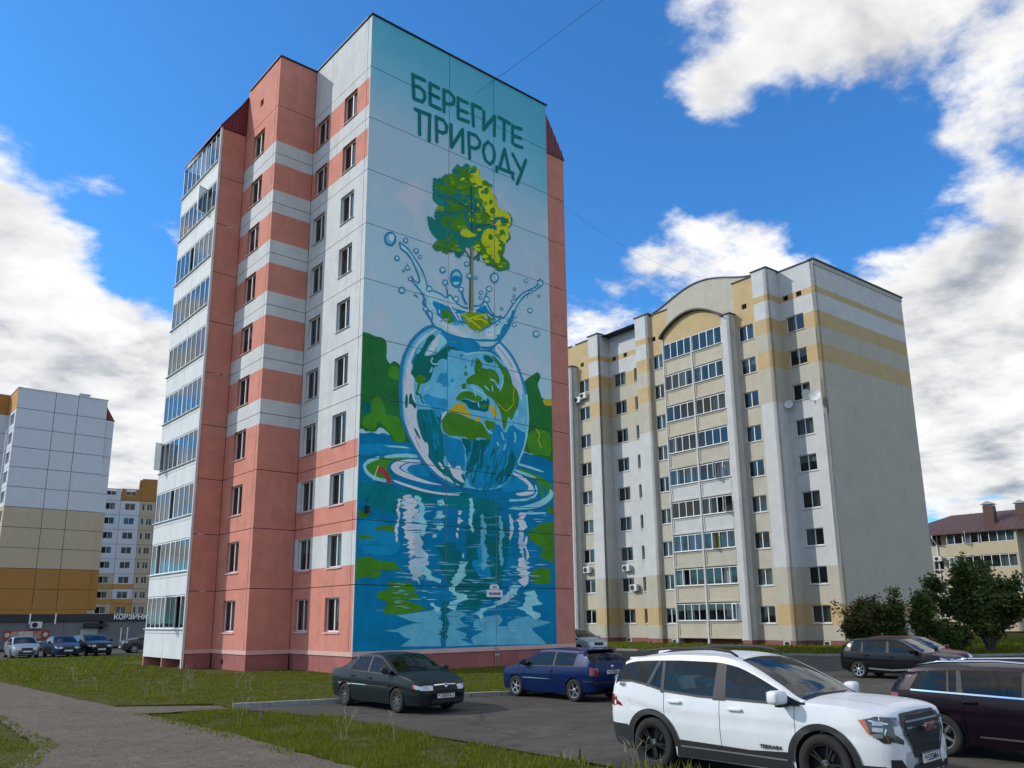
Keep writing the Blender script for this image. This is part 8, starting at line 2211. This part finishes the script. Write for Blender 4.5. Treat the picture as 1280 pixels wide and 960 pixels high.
# ---- dark purple estate at the right edge
c=Car("dark purple estate with silver roof rails beyond the white SUV at the right edge",'car',(-2.55,-26.70,0),RAD(-90),ESTATE,paint('paint_purple',(.009,.004,.010),.1))
pillars(c,A=[(1.05,.985),(.7,1.17),(.4,1.31),(.16,1.40)],B=([(-.18,.97),(-.04,.97),(-.08,1.45),(-.17,1.45)],[(-1.14,1.0),(-1.04,1.0),(-1.10,1.43),(-1.16,1.43)],[(-1.30,1.0),(-1.26,1.0),(-1.28,1.43),(-1.31,1.43)]),D=[(-1.92,1.02),(-2.3,1.0),(-2.08,1.30),(-1.95,1.37),(-1.72,1.39)])
c.rail('roof_side',c.sp['rr'],c.sp['rf'],-1,0,c.pt); c.strip('window_trim','L',[(1.0,.95),(0,.975),(-1.1,1.005),(-1.9,1.025)],.025,MT['chrome'],.008,mirror=True)
c.handle(.0,.86,c.pt,0); c.handle(-.95,.88,c.pt,1); c.mirrors(.86,1.02,c.pt,.95); c.strip('sill_trim','L',[(-.85,.36),(.9,.34)],.03,MT['chrome'],.014,mirror=True); c.strip('side_crease','L',[(-2.1,.84),(0,.80),(1.5,.78)],.02,c.pt,.006,mirror=True)
lights(c,[(.42,.80),(.68,.78),(.66,.66),(.44,.68)],[(.44,.98),(.76,.97),(.78,.80),(.46,.80)]); c.plate(-2.40,.80,'',False)
for sd in (1,-1): MB().tube([(.10,sd*.56,1.42),(.0,sd*.57,1.48),(-.6,sd*.58,1.515),(-1.5,sd*.57,1.485),(-1.85,sd*.56,1.42)],.017,8).build('roof_rail',MT['chrome'],c.root,True)
for sd in 'LR': c.patch('tail_light',sd,[(-2.33,.97),(-2.12,.96),(-2.12,.85),(-2.34,.80)],MT['lamp_red'],.008,step=.03)
MB().tube([(-1.2,.02,1.46),(-1.32,.02,1.60)],.006).build('aerial',MT['trim'],c.root)
# ---- black crossover, red car behind, white and silver cars
def plain(label,loc,head,sp,pt,kind='car',group=None):
    c=Car(label,kind,loc,head,sp,pt,group); t=pchip(sp['top']); b=pchip(sp['belt']); x0,x1=sp['top'][0][0],sp['top'][-1][0]; q=sp['cowl']
    A=[(q-.09,b(q-.09)+.03)]+[(q+(sp['rf']-q)*k,t(q+(sp['rf']-q)*k)-.075) for k in (.35,.7,1)]
    rr=sp['rr']; dk=sp['sideend']
    pillars(c,A=A,B=([(-.17,b(0)),(-.05,b(0)),(-.09,t(0)-.02),(-.16,t(0)-.02)],[(-1.10,b(-1)),(-1.02,b(-1)),(-1.06,t(-1)-.03),(-1.10,t(-1)-.03)]),D=[(dk+.28,b(dk+.28)),(dk-.02,b(dk)),(rr-.02,t(rr)-.09),(rr+.15,t(rr+.15)-.07)])
    c.strip('roof_side','L',[(sp['rf'],t(sp['rf'])-.045),(-.3,t(-.3)-.045),(rr,t(rr)-.05)],.05,c.pt,.008,mirror=True)
    c.mirrors(q-.28,b(q)+.08,pt,.9); c.handle(.0,b(0)-.13,pt,0); c.handle(-.9,b(-.9)-.12,pt,1)
    zf=t(x1-.12); lights(c,[(.36,zf-.03),(.64,zf-.04),(.62,zf-.17),(.38,zf-.15)],[(.46,b(x0+.1)-.02),(.72,b(x0+.1)-.02),(.73,b(x0+.1)-.2),(.48,b(x0+.1)-.2)])
    for sd in 'LR': c.patch('headlight',sd,[(x1-.36,zf+.0),(x1-.14,zf-.05),(x1-.12,zf-.15),(x1-.3,zf-.12)],MT['lamp_clear'],.008,step=.04)
    c.patch('grille','F',[(-.34,zf-.06),(.34,zf-.06),(.30,zf-.22),(-.30,zf-.22)],MT['dark'],.012,step=.06); c.patch('lower_grille','F',[(-.42,.30),(.42,.30),(.40,.40),(-.40,.40)],MT['dark'],.01,step=.06)
    c.plate(x1+.02,.47,''); return c
c=plain("black crossover with bright alloy wheels parked by the far trees",(12.85,-17.1,0),RAD(-90),HATCH5,paint('paint_black',(.007,.007,.009),.0)); c.strip('sill_trim','L',[(-.85,.36),(0,.32),(.8,.38)],.05,MT['steel'],.012,mirror=True)
plain("dark red car half hidden behind the black crossover",(15.8,-16.2,0),RAD(-97),HATCH5,paint('paint_red',(.11,.018,.016),.2))
c=plain("black car squeezed between the blue hatchback and the white SUV",(-.3,-17.7,0),RAD(90),HATCH5,paint('paint_black3',(.010,.010,.012)))
c.strip('roof_edge','L',[(.20,1.365),(-.3,1.395),(-1.0,1.38),(-1.38,1.335)],.03,MT['chrome'],.014,mirror=True)
plain("silver SUV parked at the far corner of the mural building",(18.6,5.4,0),RAD(-98),CROSS,paint('paint_silver',(.40,.44,.50),.6))
far='cars parked in front of the shop'
plain("silver saloon at the far left, leftmost of the cars before the shop",(-5.75,34.9,0),RAD(-92),SEDAN,paint('paint_silver2',(.36,.37,.38),.6),group=far)
plain("blue saloon second from the left in front of the shop",(-3.45,34.2,0),RAD(-91),SEDAN,paint('paint_blue2',(.035,.05,.10),.4),group=far)
plain("black estate third from the left, before the shop entrance",(-1.3,35.0,0),RAD(-88),ESTATE,paint('paint_black2',(.014,.016,.022),.3),group=far)
plain("dark grey car half hidden behind the corner of the pink block",(3.4,37.2,0),RAD(178),CROSS,paint('paint_grey',(.09,.09,.095),.4),group=far)
# ------------------------------------------------------------------ trees and shrubs
def leaf_mat(name,c0,c1,c2):
    m=bpy.data.materials.new(name); m.use_nodes=True; nt=m.node_tree; N=nt.nodes; L=nt.links; b=N['Principled BSDF']; b.inputs['Roughness'].default_value=.55; b.inputs['Specular IOR Level'].default_value=.25
    a=N.new('ShaderNodeAttribute'); a.attribute_name='tone'; r=N.new('ShaderNodeValToRGB'); e=r.color_ramp.elements; e[0].color=(*c0,1); e[1].color=(*c2,1); x=e.new(.5); x.color=(*c1,1)
    L.new(a.outputs['Fac'],r.inputs[0]); L.new(r.outputs[0],b.inputs['Base Color'])
    t=N.new('ShaderNodeBsdfTranslucent'); L.new(r.outputs[0],t.inputs[0]); mx=N.new('ShaderNodeMixShader'); mx.inputs[0].default_value=.3; L.new(b.outputs[0],mx.inputs[1]); L.new(t.outputs[0],mx.inputs[2]); L.new(mx.outputs[0],N['Material Output'].inputs[0])
    return m
MT['leaf_a']=leaf_mat('leaf_a',(.042,.070,.014),(.082,.118,.024),(.14,.175,.04)); MT['leaf_b']=leaf_mat('leaf_b',(.05,.06,.013),(.085,.092,.022),(.13,.125,.04))
mk('bark',(.09,.07,.055),.9,var=.3,vscale=6,bump=.4,bscale=20)
def tree(name,label,base,h,rx,stems,seed,nleaf,leafm,crown0=.18,lsize=.11,spread=.32,group=None,upright=0.):
    rg=random.Random(seed); t=thing(name,label,'shrub' if 'shrub' in name else 'tree',base,0,group); wood=MB(); tips=[]
    def grow(p,d,l,r,lev):
        k=4; pts=[p]; rs=[r]
        for i in range(k):
            d=(d+Vector((rg.gauss(0,.12),rg.gauss(0,.12),rg.gauss(.02+upright,.08)))).normalized(); p=p+d*(l/k); pts.append(p); rs.append(r*(1-.55*(i+1)/k))
        wood.tube(pts,rs,5 if lev else 7,caps=False)
        if lev>=1: tips.extend(pts[1:])
        if lev<3:
            for i in range(rg.randint(3,4) if lev<2 else 3):
                j=rg.randint(1,k); a=rg.uniform(0,2*pi); o=Vector((cos(a),sin(a),rg.uniform(.0,.6)+upright)).normalized(); nd=(d*.55+o*(.75-.5*upright)).normalized()
                grow(pts[j],nd,l*rg.uniform(.5,.72),rs[j]*.62,lev+1)
    for i in range(stems):
        a=2*pi*i/stems+rg.uniform(-.4,.4); d=Vector((cos(a)*spread,sin(a)*spread,1)).normalized()
        grow(Vector((cos(a)*.12,sin(a)*.12,0)),d,h*rg.uniform(.42,.58),.035+.012*h,0)
    # keep the crown inside its height and width
    mz=max(p.z for p in tips); mr=max(math.hypot(p.x,p.y) for p in tips)
    sc=Vector((rx/mr*1.0,rx/mr*1.0,h*.97/mz)); wood.v=[(v[0]*sc.x,v[1]*sc.y,v[2]*sc.z) for v in wood.v]
    T=np.array([(p.x*sc.x,p.y*sc.y,p.z*sc.z) for p in tips]); T=T[T[:,2]>h*crown0]
    wood.build('trunk',MT['bark'],t,True)
    r=np.random.RandomState(seed); n=nleaf; idx=r.randint(0,len(T),n); c=T[idx]+r.normal(0,.16,(n,3))*np.array([1,1,.8])*(.6+.12*h)
    c[:,2]=np.maximum(c[:,2],.08)
    a=r.uniform(0,2*pi,n); e=r.uniform(-.6,.9,n); u=np.c_[np.cos(a)*np.cos(e),np.sin(a)*np.cos(e),np.sin(e)]; w=np.cross(u,r.normal(0,1,(n,3))); w/=np.linalg.norm(w,axis=1)[:,None]
    s=lsize*r.uniform(.6,1.3,n)[:,None]; V=np.stack([c-u*s,c+w*s*.5,c+u*s,c-w*s*.5],1)
    me=bpy.data.meshes.new('crown'); me.vertices.add(n*4); me.vertices.foreach_set('co',V.ravel()); me.loops.add(n*4); me.loops.foreach_set('vertex_index',np.arange(n*4,dtype=np.int32)); me.polygons.add(n); me.polygons.foreach_set('loop_start',np.arange(0,n*4,4,dtype=np.int32)); me.update(calc_edges=True)
    cl=r.rand(len(T))[idx]*.55+r.rand(n)*.45; me.attributes.new('tone','FLOAT','POINT').data.foreach_set('value',np.repeat(cl,4).astype(np.float32)); me.materials.append(leafm)
    link('crown',me,t); return t
G_='greenery in front of the cream flats'
tree('broad_tree',"broad dark green tree at the right edge in front of the cream house",(33.6,-12.5,.08),5.4,3.3,5,3,22000,MT['leaf_a'],.14,.12,.55)
tree('shrub',"rounded brownish green shrub at the corner of the cream block",(28.9,-7.4,.08),3.3,2.0,6,5,12000,MT['leaf_b'],.06,.10,.55)
tree('shrub',"slim upright shrub, left one of two beside the rounded shrub",(30.0,-8.9,.08),3.75,.85,3,7,5200,MT['leaf_a'],.10,.11,.12,upright=.35)
tree('shrub',"slim upright shrub, right one of two before the bare end wall",(31.2,-9.9,.08),3.6,.8,3,9,4800,MT['leaf_a'],.10,.11,.12,upright=.35)
tree('shrub',"low dark shrub filling the gap under the broad tree",(31.8,-11.2,.08),1.9,1.5,6,11,5000,MT['leaf_a'],.04,.10,.6)
tree('shrub',"low dense shrub behind the purple estate at the right edge",(35.6,-15.6,.08),2.4,2.0,6,13,5500,MT['leaf_a'],.04,.10,.6)
tree('broad_tree',"dark tree cut off by the right edge of the picture",(37.8,-17.6,.08),4.6,2.6,4,15,9000,MT['leaf_a'],.1,.12,.5)
tree('shrub',"dark shrub standing far back between the tree and the cream house",(44,-15.5,.08),2.6,2.4,6,17,5500,MT['leaf_a'],.04,.12,.6)
